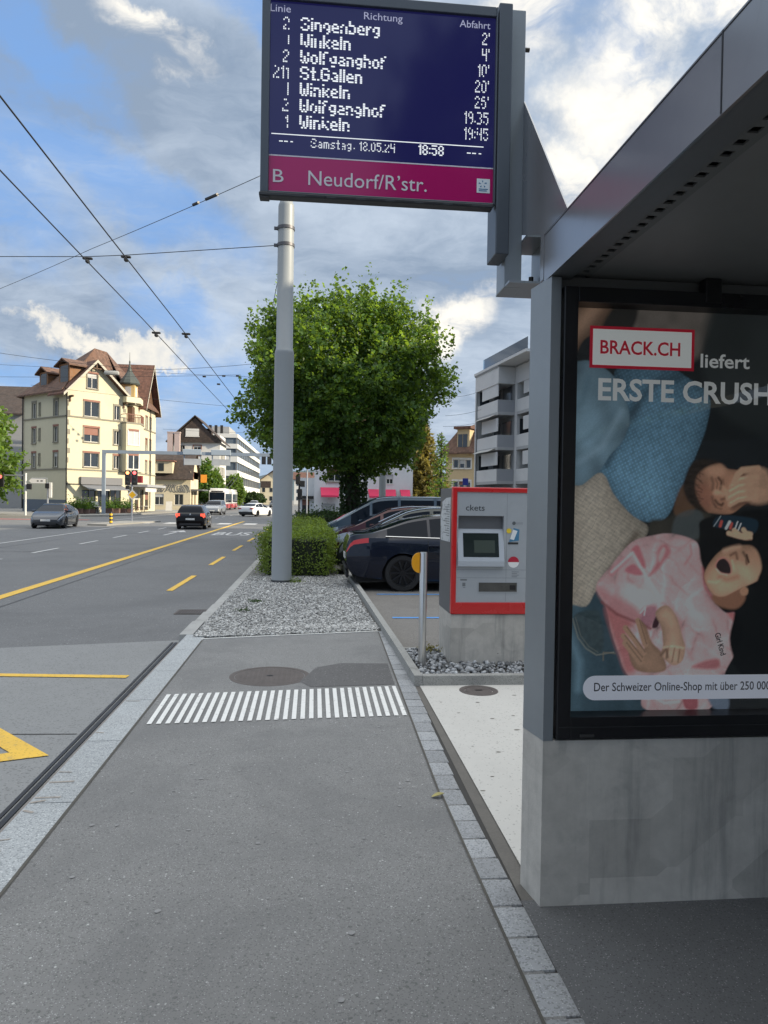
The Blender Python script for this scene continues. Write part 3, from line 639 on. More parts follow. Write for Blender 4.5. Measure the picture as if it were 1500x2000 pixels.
    lay(z6([(640, 790), (700, 835), (750, 960), (825, 1040), (850, 1170), (640, 1170), (575, 1050), (600, 1000), (690, 1010), (660, 900)]), (132, 101, 80), 4, 1, sk, (8, .3))
    for a, b in (((690, 1040), (548, 852)), ((670, 1080), (532, 912)), ((660, 1110), (545, 965)), ((700, 980), (642, 800))):
        stroke(z6([a, b]), 11, (140, 108, 86), 2); stroke(z6([(a[0]+9, a[1]-9), (b[0]+12, b[1]-4)]), 2.2, (80, 56, 44), 2, .7)
    lay(z6([(775, 745), (860, 690), (940, 780), (985, 930), (1005, 1000), (985, 1095), (920, 1132), (850, 1090), (818, 1045), (835, 985), (820, 850)]), (172, 136, 112), 3, 1, sk, (12, .42))
    for a, b in (((860, 1080), (880, 990)), ((905, 1105), (925, 1000)), ((950, 1110), (965, 1010))): stroke(z6([a, b]), 3, (112, 84, 66), 3, .85)
    stroke(z6([(820, 1055), (860, 1010), (870, 1070)]), 5, (90, 66, 52), 4, .8); stroke(z6([(840, 1000), (900, 990), (990, 1005)]), 4, (196, 164, 138), 5, .6)
    # her hair, face, phone, fingers
    lay(z5([(650, 1110), (900, 1050), (1400, 1000), (1900, 1100), (1900, 2600), (1250, 2900), (1000, 2500), (1050, 2150), (1000, 1990), (760, 1900), (700, 1680), (640, 1520), (630, 1250)]), (13, 15, 17), 5)
    lay(z6([(1235, 640), (1500, 560), (1900, 600), (1900, 1300), (1400, 1160), (1450, 905), (1400, 752), (1320, 745)]), (16, 18, 20), 4)
    lay(z5([(800, 1925), (1100, 1860), (1180, 1980), (1060, 2100), (840, 2050)]), (120, 82, 62), 6)
    fc = (0.72+.5*np.clip((PY-1075)/75, 0, 1))*(.9+.2*mid)
    lay(z5([(688, 1710), (760, 1570), (880, 1450), (1020, 1400), (1150, 1385), (1330, 1400), (1420, 1560), (1400, 1740), (1250, 1820), (1080, 1890), (920, 1960), (800, 1935), (720, 1830)]), (170, 128, 101), 3, 1, fc, (9, .35))
    lay(z5([(815, 1620), (850, 1540), (930, 1520), (1000, 1590), (1015, 1690), (960, 1720), (880, 1700)]), (160, 104, 92), 3); lay(z5([(832, 1620), (865, 1555), (930, 1540), (985, 1600), (1000, 1690), (950, 1700), (880, 1680)]), (38, 30, 32), 2)
    stroke(z5([(830, 1650), (880, 1705), (960, 1720)]), 2.4, (196, 158, 138), 2, .8); stroke(z5([(1000, 1500), (1060, 1470), (1080, 1540)]), 5, (96, 62, 48), 4, .8); stroke(z5([(1020, 1560), (1040, 1650)]), 4, (200, 158, 128), 5, .7)
    stroke(z5([(1190, 1500), (1215, 1580)]), 4, (50, 34, 28), 3); stroke(z5([(740, 1790), (830, 1800), (900, 1760)]), 4, (204, 164, 134), 6, .6)
    lay(z5([(1110, 1900), (1160, 1850), (1210, 1880), (1200, 1940), (1140, 1950)]), (150, 110, 84), 3)
    lay(z5([(880, 1060), (1300, 1110), (1270, 1270), (1050, 1225), (800, 1175)]), (20, 38, 50), 3); stroke(z5([(880, 1065), (800, 1175)]), 2, (120, 130, 135), 1.4)
    for a in ((890, 1150), (1010, 1175)): stroke(z5([(a[0], a[1]-25), (a[0]-15, a[1]+25)]), 6, (150, 58, 48), 2)
    stroke(z5([(985, 1130), (945, 1200)]), 6, (150, 160, 160), 2); stroke(z5([(1080, 1130), (1050, 1210)]), 2.5, (190, 196, 198), 1.6); stroke(z5([(1120, 1150), (1090, 1220)]), 2.5, (190, 196, 198), 1.6)
    for P in ([(975, 1255), (1090, 1290), (1230, 1320)], [(1040, 1225), (1110, 1280), (1230, 1300)], [(1150, 1220), (1180, 1260), (1235, 1270)]): stroke(z5(P), 10, (176, 134, 106), 2.5)
    lay(z5([(1225, 1330), (1330, 1370), (1480, 1400), (1560, 1700), (1440, 1900), (1300, 1880), (1330, 1760), (1370, 1640), (1330, 1480), (1250, 1400), (1150, 1385), (1050, 1395)]), (15, 16, 18), 5)
    stroke(z5([(1150, 1470), (1185, 1530), (1190, 1600)]), 5, (60, 40, 32), 4, .7); stroke(z5([(930, 1450), (1010, 1425), (1100, 1410)]), 8, (196, 154, 126), 9, .5); stroke(z5([(870, 1740), (960, 1770), (1080, 1740)]), 9, (128, 88, 68), 9, .6); stroke(z5([(1090, 1620), (1180, 1680), (1230, 1760)]), 14, (192, 150, 120), 14, .45)
    # his face turned sideways with screwed-up eyes, dark hair, and a hand pressed over the mouth
    hf = (0.62+.50*np.clip((PX-1372)/85, 0, 1))*(.9+.22*mid)
    lay(z5([(540, 560), (620, 500), (760, 478), (870, 480), (960, 540), (1100, 560), (1250, 600), (1280, 840), (1130, 960), (1000, 1040), (810, 1035), (690, 1000), (600, 860), (555, 700)]), (146, 104, 80), 3, 1, hf, (12, .4))
    lay(z5([(590, 760), (680, 700), (760, 760), (790, 880), (740, 980), (640, 930)]), (118, 70, 54), 16, .55)
    lay(z5([(700, 520), (860, 500), (930, 560), (860, 620), (740, 610)]), (170, 128, 100), 14, .6)
    lay(z5([(440, 745), (470, 600), (530, 480), (640, 430), (780, 440), (860, 470), (760, 500), (670, 545), (610, 600), (580, 670), (580, 780), (630, 930), (720, 1025), (590, 975), (490, 880)]), (34, 27, 22), 6, 1, .6+.8*vnoise(7, 3, 31))
    for k_ in range(16): t_ = k_/15; stroke(z5([(590+40*math.sin(k_*2.1), 560+390*t_), (640+30*math.cos(k_*1.7), 600+370*t_)]), 2.2, (44, 33, 26), 2.2, .6)
    for P, w_, c_, a_ in (([(850, 640), (885, 680), (885, 740), (870, 770)], 4.5, (50, 32, 25), .9), ([(815, 650), (840, 700), (830, 760)], 3, (96, 64, 48), .7), ([(905, 660), (915, 720)], 3, (100, 68, 52), .6), ([(770, 640), (790, 700), (780, 770)], 5, (70, 46, 35), .6),
                       ([(815, 890), (850, 930), (890, 945), (905, 925)], 4.5, (50, 32, 25), .9), ([(800, 930), (840, 975), (890, 985)], 3, (96, 62, 46), .7), ([(775, 850), (790, 910), (820, 960)], 5, (72, 46, 36), .6), ([(880, 790), (930, 830), (925, 870), (890, 880)], 5, (84, 52, 40), .8), ([(900, 740), (950, 790), (960, 850)], 7, (176, 134, 104), .6), ([(820, 800), (880, 800), (920, 820)], 9, (184, 142, 112), .7)):
        stroke(z5(P), w_, c_, w_, a_)
    lay(z5([(1000, 800), (1030, 690), (1120, 590), (1330, 570), (1400, 900), (1150, 950), (1030, 1000), (985, 950)]), (64, 42, 33), 9, .7)
    for P, w_ in (([(1010, 735), (1100, 670), (1300, 640)], 13), ([(985, 800), (1090, 745), (1300, 710)], 14), ([(975, 870), (1085, 815), (1300, 780)], 14), ([(990, 935), (1085, 885), (1300, 850)], 12)):
        stroke(z5(P), w_, (158, 122, 96), 3.5); stroke(z5([(a+4, b_-16) for a, b_ in P]), w_*.3, (188, 152, 124), 4, .7)
    stroke(z5([(1040, 690), (1075, 610), (1130, 560), (1320, 545)]), 13, (160, 124, 98), 4)
    lay(z5([(1180, 600), (1420, 560), (1460, 900), (1200, 900)]), (156, 120, 95), 10, .9, sk)
    C *= (0.93+0.14*np.random.default_rng(4).random(PX.shape))[..., None]
    g_ = C.mean(-1, keepdims=True); C = g_+(C-g_)*.86; C = np.clip(C*2.75, 0, 0.86)
    V = np.stack([GX, np.full(GX.shape, 2.925), GZ], -1).reshape(-1, 3)
    idx = np.arange(nz*nx).reshape(nz, nx)
    F = np.stack([idx[:-1, :-1], idx[:-1, 1:], idx[1:, 1:], idx[1:, :-1]], -1).reshape(-1, 4)
    m = bpy.data.materials.new('printed_paper'); m.use_nodes = True; b = m.node_tree.nodes['Principled BSDF']; b.inputs['Roughness'].default_value = .5
    at = m.node_tree.nodes.new('ShaderNodeAttribute'); at.attribute_name = 'print'; m.node_tree.links.new(at.outputs['Color'], b.inputs['Base Color']); m.node_tree.links.new(at.outputs['Color'], b.inputs['Emission Color']); b.inputs['Emission Strength'].default_value = .13   # print and inks given a faint glow to brighten them
    o = np_mesh('poster', V, F, m, ad)
    ca = o.data.color_attributes.new('print', 'FLOAT_COLOR', 'POINT')
    ca.data.foreach_set('color', np.concatenate([C.reshape(-1, 3), np.ones((nz*nx, 1))], 1).astype(np.float32).ravel())
    return o
poster = paint_poster()
INK_W = pbr('ink_white', (0.84, 0.84, 0.84), 0.5, 0, 0, emit=((.8, .84, .83), .17)); INK_R = pbr('ink_red', (0.60, 0.018, 0.045), 0.5, 0, 0, emit=((.6, .02, .05), .13)); INK_D = pbr('ink_dark', (0.10, 0.10, 0.12), 0.5, 0, 0); INK_T = pbr('ink_pale', (0.82, 0.84, 0.84), .5, 0, 0, emit=((.8, .82, .82), .13))
UX, UZ = (1, 0, 0), (0, 0, 1); PYF = 2.9245
def q(mb, x0, z0, x1, z1, y): mb.add([(x0, y, z0), (x1, y, z0), (x1, y, z1), (x0, y, z1)], [(0, 1, 2, 3)])
def pp(px, py, y=PYF): return at_y(px, py, y)
a_ = pp(1151, 718); b_ = pp(1357, 644); m = MB(); q(m, a_.x, a_.z, b_.x, b_.z, PYF); m.build('logo_border', INK_R, poster)
m = MB(); q(m, a_.x+.013, a_.z+.013, b_.x-.013, b_.z-.013, PYF-.001); m.build('logo_field', INK_W, poster)
m = MB(); o_ = pp(1172, 690); text_mb(m, 'BRACK.CH', 0.080, (o_.x, PYF-.002, o_.z), UX, UZ, bold=0.0014, width=0.352); m.build('lettering', INK_R, poster)
m = MB(); o_ = pp(1368, 717); text_mb(m, 'liefert', 0.082, (o_.x, PYF, o_.z), UX, UZ, bold=0.0014, width=0.222); m.build('lettering', INK_T, poster); m = MB()
o_ = pp(1168, 780); text_mb(m, 'ERSTE CRUSH', 0.127, (o_.x, PYF, o_.z), UX, UZ, bold=0.0032, width=0.775); m.build('lettering', INK_T, poster)
m = MB(); c0 = pp(1138, 1368); c1 = pp(1138, 1320); hh = (c1.z-c0.z)/2; cx = c0.x+hh; cz = (c0.z+c1.z)/2
arc = [(cx+hh*math.cos(t), PYF, cz+hh*math.sin(t)) for t in np.linspace(math.pi/2, 1.5*math.pi, 16)]
m.add(arc+[(2.20, PYF, cz-hh), (2.20, PYF, cz+hh)], [tuple(range(18))]); m.build('caption_band', pbr('ink_caption', (0.74, 0.78, 0.88), .5, 0, 0, emit=((.74, .78, .90), .17)), poster)
m = MB(); o_ = pp(1160, 1350); text_mb(m, 'Der Schweizer Online-Shop mit über 250 000 Produkten', 0.052, (o_.x, PYF-.001, o_.z), UX, UZ, bold=0.0004, width=0.985); m.build('lettering', INK_D, poster)
m = MB(); o_ = pp(1396, 1238); dv = Vector((0.30, 0, -0.95)).normalized(); text_mb(m, 'Girl Kind', 0.036, (o_.x, PYF, o_.z), tuple(dv), (0.95, 0, .30), bold=0.0006, width=0.100); m.build('lettering', pbr('ink_black', (.02, .02, .03), .5, 0, 0), poster)
def glass_mat(name, tint=(1, 1, 1), refl=1.0, rough=0.0):
    g = bpy.data.materials.new(name); g.use_nodes = True; t = NT(g.node_tree); t.n.clear()
    out = t.new('ShaderNodeOutputMaterial'); tr = t.new('ShaderNodeBsdfTransparent'); tr.inputs[0].default_value = (*tint, 1)
    gl = t.new('ShaderNodeBsdfGlossy'); gl.inputs['Roughness'].default_value = rough
    fr_ = t.new('ShaderNodeFresnel'); fr_.inputs['IOR'].default_value = 1.5; mx = t.new('ShaderNodeMixShader')
    t.put(mx.inputs[0], t.math('MULTIPLY', fr_.outputs[0], refl, True)); t.l.new(tr.outputs[0], mx.inputs[1]); t.l.new(gl.outputs[0], mx.inputs[2]); t.l.new(mx.outputs[0], out.inputs[0]); return g
GLASS = glass_mat('case_glass', (0.97, 0.985, 0.98), 1.25)
MB().box(*BACKG).build('back_glass', glass_mat('shelter_glass', (.86, .92, .90), 1.0), sh)
m = MB(); q(m, U0-.01, V0-.01, U1+.01, V1+.01, 2.845); m.build('glass_pane', GLASS, ad)

# --- departure board on its bracket
SY = 3.2
db = thing('departure_board', 'dark blue departure board with white dot letters and a pink stop name strip', 'display board', (0.9, 3.3, 2.66))
SX0, SX1, SZ0, SZ1 = -0.252, 0.795, at_y(524, 377, 3.2).z, 3.885
b0 = at_y(524, 376, SY); t0 = at_y(963, 40, SY)
gx0, gx1, gz0, gz1 = b0.x, at_y(964, 300, SY).x, at_y(524, 373, SY).z, 3.842
FR = pbr('board_frame', (0.075, 0.09, 0.11), 0.4, 0.3, 0.06, 4)
m = MB(); m.box(SX0, gx0, SY-.012, SY+.05, SZ0, SZ1, 0.004); m.box(gx1, SX1, SY-.012, SY+.05, SZ0, SZ1, 0.004); m.box(gx0, gx1, SY-.011, SY+.05, gz1, SZ1, 0.003); m.box(gx0, gx1, SY-.011, SY+.05, SZ0, gz0, 0.003)
m.build('board_frame', FR, db)
m = MB(); m.box(SX0+.005, SX1-.005, SY+.02, SY+.045, SZ0+.01, SZ1-.005); m.build('board_back', GREY, db)
m = MB(); m.box(SX0-.004, SX1-.01, SY-.02, SY+.035, SZ0-.018, SZ0-.001, 0.004)
m.box(SX0-.002, SX0+.04, SY-.018, SY+.03, SZ0-.026, SZ0-.019, .003); m.build('lower_tray', pbr('tray', (0.03, 0.033, 0.038), .5, .2, .1, 5), db)
m = MB()
for i in range(6): m.box(SX0+.20+i*.13, SX0+.29+i*.13, SY-.0215, SY-.0195, SZ0-.014, SZ0-.008)
m.build('vent_slots', BLK, db)
pk0 = at_y(524, 302, SY).z
SCR = pbr('screen', (0.008, 0.008, 0.030), 0.08, 0, 0, emit=((0.005, 0.005, 0.034), 1.0), spec=0.5)
m = MB(); q(m, gx0, pk0+.004, gx1, gz1, SY+.004); m.build('screen', SCR, db)
m = MB(); q(m, gx0, gz0, gx1, pk0-.001, SY+.004); pkm = m.build('name_strip', pbr('strip_pink', (0.40, 0.012, 0.125), 0.12, 0, 0.04, 2, spec=.5), db)
LET = pbr('white_print', (0.62, 0.60, 0.66), .5, 0, 0); LED = pbr('lit_dots', (0.2, .2, .2), .5, 0, 0, emit=((0.74, 0.78, 0.84), 0.72))
m = MB(); q(m, gx0, pk0-.001, gx1, pk0+.0045, SY+.0035); m.build('strip_line', LET, db)
def sp(px, py): return at_y(px, py, SY+.002)
m = MB()
o_ = sp(533, 355); text_mb(m, 'B', .082, (o_.x, SY+.002, o_.z), UX, UZ, width=.046); m.build('lettering', LET, pkm); m = MB()
o_ = sp(602, 361); text_mb(m, 'Neudorf/R\u2019str.', .092, (o_.x, SY+.002, o_.z), UX, UZ, width=.528); m.build('lettering', LET, pkm)
a_ = sp(931, 376); b_ = sp(957, 350); m = MB(); q(m, a_.x, a_.z, b_.x, b_.z, SY+.003); lg = m.build('logo_field', pbr('logo_white', (.62, .68, .72), .5, 0, 0), pkm)
m = MB(); w_ = b_.x-a_.x; h_ = b_.z-a_.z
def blobp(pts): m.add([(a_.x+u*w_, SY+.002, a_.z+v*h_) for u, v in pts], [tuple(range(len(pts)))])
for r0 in (0.2, 1.45, 2.7, 3.95, 5.2):
    c_, s_ = math.cos(r0), math.sin(r0); blobp([(.45+.10*c_-.03*s_, .62+.10*s_+.03*c_), (.45+.30*c_+.02*s_, .62+.24*s_-.02*c_), (.45+.30*c_-.10*s_, .62+.24*s_+.10*c_)])
for z_, l_ in ((.24, .7), (.12, .62)): blobp([(.15, z_), (.15+l_, z_), (.15+l_, z_+.06), (.15, z_+.06)])
m.build('logo_mark', pbr('logo_blue', (.03, .16, .32), .5, 0, 0), pkm)
for s_, px, py, w_ in (('Linie', 528, 21, .089), ('Richtung', 711, 37, .172), ('Abfahrt', 898, 52, .140)):
    m = MB(); o_ = sp(px, py); text_mb(m, s_, .046, (o_.x, SY+.003, o_.z), UX, UZ, width=w_); m.build('header_lettering', pbr('header_print', (.40, .40, .52), .5, 0, 0, emit=((.30, .30, .42), .4)), db)
DOT = {'S': '01110 10001 10000 01110 00001 10001 01110', 'i': '1 0 1 1 1 1 1', 'n': '0000 0000 1110 1001 1001 1001 1001', 'g': '0000 0000 0111 1001 1001 0111 0001 0110', 'e': '0000 0000 0110 1001 1111 1000 0111', 'b': '1000 1000 1110 1001 1001 1001 1110',
       'r': '000 000 101 110 100 100 100', 'W': '10001 10001 10001 10101 10101 10101 01010', 'k': '1000 1000 1001 1010 1100 1010 1001', 'l': '1 1 1 1 1 1 1', 'o': '0000 0000 0110 1001 1001 1001 0110', 'f': '011 100 110 100 100 100 100',
       'a': '0000 0000 0110 0001 0111 1001 0111', 'h': '1000 1000 1110 1001 1001 1001 1001', 't': '010 010 111 010 010 010 011', '.': '0 0 0 0 0 0 1', ',': '00 00 00 00 00 01 10', 'G': '01110 10001 10000 10111 10001 10001 01110', 'm': '00000 00000 11110 10101 10101 10101 10101',
       's': '0000 0000 0111 1000 0110 0001 1110', '0': '0110 1001 1001 1001 1001 1001 0110', '1': '01 11 01 01 01 01 01', '2': '0110 1001 0001 0010 0100 1000 1111', '3': '1110 0001 0001 0110 0001 0001 1110', '4': '1001 1001 1001 1111 0001 0001 0001', '5': '1111 1000 1110 0001 0001 1001 0110',
       '6': '0110 1000 1110 1001 1001 1001 0110', '8': '0110 1001 1001 0110 1001 1001 0110', '9': '0110 1001 1001 0111 0001 0001 0110', ':': '0 0 1 0 0 1 0', "'": '1 1 0 0 0 0 0', ' ': '00 00 00 00 00 00 00', '-': '000 000 000 111 000 000 000'}
def dots(mb, s, x, z, dx, dz, fat=1.0, right=False):
    cells = []; cx = 0
    for ch in s:
        rows = DOT[ch].split(); 
        for r, row in enumerate(rows):
            for c, v in enumerate(row):
                if v == '1': cells.append((cx+c, 6-r))
        cx += len(rows[0])+1
    x0 = x-(cx-1)*dx if right else x
    rd_ = random.Random(s+str(int(z*1000)))
    for c, r in cells:
        if rd_.random() < .09: continue                             # dots that are dark while the panel refreshes
        xa = x0+c*dx; za = z+r*dz; mb.add([(xa, SY+.003, za), (xa+dx*.93*fat, SY+.003, za), (xa+dx*.93*fat, SY+.003, za+dz*.80), (xa, SY+.003, za+dz*.80)], [(0, 1, 2, 3)])
rows = (('2', 'Singenberg', "2'"), ('1', 'Winkeln', "4'"), ('2', 'Wolfganghof', "10'"), ('211', 'St.Gallen', "20'"), ('1', 'Winkeln', "26'"), ('2', 'Wolfganghof', '19:35'), ('1', 'Winkeln', '19:45'))
zt = sp(560, 57).z; zb_ = sp(560, 249).z; xr = sp(566, 60).x; xn = sp(587, 60).x; xt = sp(957, 80).x
m = MB()
for i, (a, n, t_) in enumerate(rows):
    z = zt+(zb_-zt)*i/6
    dots(m, a, xr, z, .0070, .0080, .75, True); dots(m, n, xn, z+.001, .00755, .0083, 1.35); dots(m, t_, xt, z, .0058, .0080, .8, True)
lz = sp(530, 260).z
for xa, xb in ((530, 945),): q(m, sp(xa, 260).x, lz-.002, sp(xb, 260).x, lz+.0018, SY+.003)
zd = sp(607, 288).z
dots(m, 'Samstag, 18.05.24', sp(607, 288).x, zd, .00512, .0058, .85); dots(m, '18:58', sp(817, 300).x, zd, .0060, .0066, 1.3)
dots(m, '---', sp(545, 280).x, zd, .0055, .006); dots(m, '---', sp(912, 300).x, zd, .0060, .006)
m.build('dot_lettering', LED, db)
m = MB(); m.box(0.800, 0.862, SY-.014, SY+.15, 2.782, 3.905, 0.005); m.build('mounting_rail', FR, db)
m = MB(); m.box(0.866, 0.948, 3.275, 3.42, 2.66, 3.94, 0.004); m.build('bracket_post', STEEL, db)
m = MB(); m.prism([(2.667, 2.787), (3.274, 3.52), (3.274, 2.905), (2.985, 2.80), (2.985, 2.60), (2.94, 2.60), (2.94, 2.787)][::-1], 0.945, 0.951, 'x'); m.build('gusset_plate', STEEL2, db)
m = MB(); m.box(0.87, 1.055, 3.20, 3.44, 2.662, 2.672); m.box(0.949, 1.055, 3.20, 3.44, 2.872, 2.884); m.box(1.045, 1.055, 3.20, 3.44, 2.673, 2.871); m.box(.951, 1.044, 3.43, 3.438, 2.673, 2.74); m.build('bracket_tube', STEEL, db)
m = MB(); m.tube([(1.02, 3.36, 2.674), (1.02, 3.36, 2.74)], .012, 8); m.build('bolt', pbr('bolt_dark', (.05, .045, .04), .5, .5, .2, 20), db); m = MB(); m.tube([(0.949, 3.34, 3.80), (0.985, 3.34, 3.80)], .010, 8); m.build('bolt', pbr('bolt_dark', (.05, .045, .04), .5, .5, .2, 20), db)

# --- ticket machine in the pebble bed
tm = thing('ticket_machine', 'grey ticket machine with a bright red surround on a concrete base', 'ticket machine', (1.78, 7.3, 0.03))
RED = pbr('machine_red', (0.52, 0.012, 0.014), 0.3, 0, 0.03, 2, coat=.3); MG = pbr('machine_grey', (0.36, 0.385, 0.41), 0.45, 0.1, 0.05, 2, stain=((.24, .255, .27), 7, .56, .80, .35)); MD = pbr('machine_side', (0.11, 0.115, 0.125), 0.5, 0.1, 0.06, 3)
MX0, MX1, MY, MZ0, MZ1 = 1.364, 2.225, 6.97, 0.549, 1.812
m = MB(); m.box(MX0+.004, MX1-.004, MY+.02, MY+.66, -.05, MZ0-.002, .006); m.build('concrete_base', CAST, tm)
m = MB(); m.box(MX0, MX1, MY+.062, MY+.66, MZ0, MZ1-.012, .004); m.build('cabinet', MD, tm)
m = MB(); fx0, fx1, fz0, fz1 = MX0+.052, MX1-.052, MZ0+.118, MZ1-.052
m.box(MX0, fx0, MY, MY+.06, MZ0, MZ1, .012); m.box(fx1, MX1, MY, MY+.06, MZ0, MZ1, .012); m.box(fx0-.02, fx1+.02, MY+.001, MY+.06, MZ0+.002, fz0, .006); m.box(fx0-.02, fx1+.02, MY+.001, MY+.06, fz1, MZ1-.002, .010)
m.build('surround', RED, tm)
sx0, sx1 = at_y(896, 1010, MY).x, at_y(985, 1010, MY).x; sz0, sz1 = at_y(898, 1106, MY).z, at_y(896, 1007, MY).z
m = MB(); m.box(fx0, sx0, MY+.014, MY+.06, fz0, fz1); m.box(sx1, fx1, MY+.014, MY+.06, fz0, fz1); m.box(sx0, sx1, MY+.014, MY+.06, fz0, sz0); m.box(sx0, sx1, MY+.014, MY+.06, sz1, fz1)
m.build('front_panel', MG, tm)
m = MB(); m.box(sx0, sx1, MY+.13, MY+.14, sz0, sz1); m.build('recess_back', pbr('recess_grey', (.27, .285, .30), .5, .1, .03, 2), tm)
# tilted screen unit: deep at the top, proud at the bottom
m = MB(); zt_, zb2 = sz1-.075, sz0-.002
pr = [(MY+.125, zt_), (MY+.035, sz1-.155), (MY-.03, zb2+.055), (MY-.028, zb2+.004), (MY-.015, zb2), (MY+.125, zb2)]
m.prism(pr, sx0-.002, sx1+.002, 'x'); m.build('screen_unit', pbr('machine_light', (.42, .455, .50), .4, .1, .03, 3), tm)
d_ = (Vector((0, pr[2][0], pr[2][1]))-Vector((0, pr[1][0], pr[1][1]))); nn = Vector((0, d_.z, -d_.y)).normalized(); nn = nn if nn.y < 0 else -nn
A = Vector((0, pr[1][0], pr[1][1])); ma, mb2 = A+d_*.06+nn*.002, A+d_*.86+nn*.002; ins = .05
m = MB(); m.quad((sx0+ins, mb2.y, mb2.z), (sx1-ins, mb2.y, mb2.z), (sx1-ins, ma.y, ma.z), (sx0+ins, ma.y, ma.z)); m.build('screen', pbr('machine_screen', (.015, .022, .022), .12, 0, 0), tm)
m = MB(); k_ = .5; q0 = A+d_*.3+nn*.003; q1 = A+d_*.72+nn*.003
m.quad((sx0+.16, q1.y, q1.z), (sx1-.09, q1.y, q1.z), (sx1-.09, q0.y, q0.z), (sx0+.16, q0.y, q0.z)); m.build('screen_image', pbr('screen_image', (.02, .03, .03), .15, 0, 0, emit=((.012, .015, .012), 1.0)), tm)
tx0, tx1, tz0, tz1 = at_y(934, 1155, MY).x, at_y(1011, 1155, MY).x, at_y(940, 1156, MY).z, at_y(940, 1138, MY).z
m = MB(); m.box(tx0, tx1, MY+.008, MY+.02, tz1, tz1+.006); m.box(tx0, tx1, MY+.008, MY+.02, tz0-.006, tz0); m.box(tx0, tx0+.006, MY+.008, MY+.02, tz0, tz1); m.box(tx1-.006, tx1, MY+.008, MY+.02, tz0, tz1); m.build('tray_frame', MG, tm)
m = MB(); m.box(tx0+.006, tx1-.006, MY+.0105, MY+.0125, tz0, tz1); m.build('ticket_tray', pbr('tray_dark', (.09, .09, .085), .35, .4, .3, 14), tm)
m = MB(); m.box(tx1-.08, tx1-.02, MY+.008, MY+.0105, tz0+.02, tz1-.025); m.build('tray_slot', BLK, tm)
TXT = pbr('machine_print', (.03, .035, .04), .5, 0, 0)
m = MB(); o_ = at_y(910, 997, MY+.012); text_mb(m, 'ckets', .085, (o_.x, MY+.012, o_.z), UX, UZ, width=.188); m.build('lettering', TXT, tm)
m = MB()
for a, b, c, d in ((899, 1131, 912, 1134), (903, 1138, 909, 1145), (904, 1147, 909, 1148)):
    p0 = at_y(a, d, MY+.012); p1 = at_y(c, b, MY+.012); q(m, p0.x, p0.z, p1.x, p1.z, MY+.012)
m.build('small_print', pbr('machine_print2', (.16, .17, .18), .5, 0, 0), tm)
def disc(mb, c, r, y, a0=0, a1=2*math.pi, n=24): mb.add([(c[0]+r*math.cos(t), y, c[1]+r*math.sin(t)) for t in np.linspace(a0, a1, n, endpoint=abs(a1-a0) < 6.2)], [tuple(range(n))])
def sticker(parts):
    for i, (fn, col) in enumerate(parts):
        m = MB(); fn(m); m.build('sticker', pbr('sticker_%02d%02d%02d' % tuple(int(x*99) for x in col), col, .4, 0, 0), tm)
c1 = at_y(1003, 1098, MY+.01); c2 = at_y(994, 1037, MY+.01); c3 = at_y(1003, 1046, MY+.01); c4 = at_y(1004, 1022, MY+.01)
sticker([(lambda m: disc(m, (c1.x, c1.z), .056, MY+.0115, 0, math.pi), (.42, .015, .04)), (lambda m: disc(m, (c1.x, c1.z), .056, MY+.0115, math.pi, 2*math.pi), (.75, .75, .75)),
         (lambda m: m.add([(c3.x-.045, MY+.0115, c3.z-.065), (c3.x+.055, MY+.0115, c3.z-.05), (c3.x+.06, MY+.0115, c3.z+.06), (c3.x-.0, MY+.0115, c3.z+.075)], [(0, 1, 2, 3)]), (.06, .20, .34)),
         (lambda m: m.add([(c3.x-.035, MY+.0105, c3.z-.035), (c3.x+.005, MY+.0105, c3.z-.045), (c3.x+.04, MY+.0105, c3.z+.045), (c3.x-.005, MY+.0105, c3.z+.06)], [(0, 1, 2, 3)]), (.72, .74, .75)),
         (lambda m: disc(m, (c2.x, c2.z), .025, MY+.0095), (.75, .55, .04)), (lambda m: disc(m, (c4.x, c4.z), .018, MY+.0115), (.10, .11, .12)), (lambda m: q(m, c4.x+.02, c4.z-.012, c4.x+.09, c4.z+.012, MY+.0115), (.30, .32, .34)),
         (lambda m: q(m, c3.x-.055, c3.z-.088, c3.x+.05, c3.z-.068, MY+.011), (.03, .03, .03))])
m = MB()
for z_ in (sz0-.035, tz1+.045): q(m, fx0+.004, z_, fx1-.004, z_+.0022, MY+.0135)
q(m, sx1+.03, fz0+.01, sx1+.0322, fz1-.01, MY+.0133); m.build('panel_seam', pbr('seam', (.12, .13, .14), .6, 0, 0), tm)
for zx, zz_, r_ in ((fx1-.035, fz0+.25, .008), (fx1-.035, fz1-.2, .008), (sx0-.03, fz0+.05, .006)): m = MB(); disc(m, (zx, zz_), r_, MY+.0125); m.build('lock', BLK, tm)
m = MB()
for k in range(4): q(m, at_y(1000, 1120, MY).x, c1.z-.10-.016*k, at_y(1000, 1120, MY).x+.075-.02*(k % 2), c1.z-.095-.016*k, MY+.0125)
m.build('small_print', MATS['machine_print2'], tm)
# torn notice on its side
m = MB(); xs_ = MX0-.002; nt = [(7.06, 0.91+.35), (7.56, 1.255), (7.60, 1.50), (7.50, 1.62), (7.52, 1.66), (7.30, 1.70), (7.05, 1.71)]
m.add([(xs_, y_, z_) for y_, z_ in nt][::-1], [tuple(range(len(nt)))]); ntc = m.build('notice', pbr('notice_paper', (.52, .54, .55), .6, 0, .1, 8, None, stain=((.15, .16, .17), 30, .55, .62, .8)), tm)
m = MB()
for k in range(14): m.add([(xs_-.001, 7.10, 1.63-.024*k), (xs_-.001, 7.10+.12+.28*((k*7) % 5)/5, 1.63-.024*k), (xs_-.001, 7.10+.12+.28*((k*7) % 5)/5, 1.636-.024*k), (xs_-.001, 7.10, 1.636-.024*k)], [(3, 2, 1, 0)])
m.build('notice_lines', TXT, ntc)

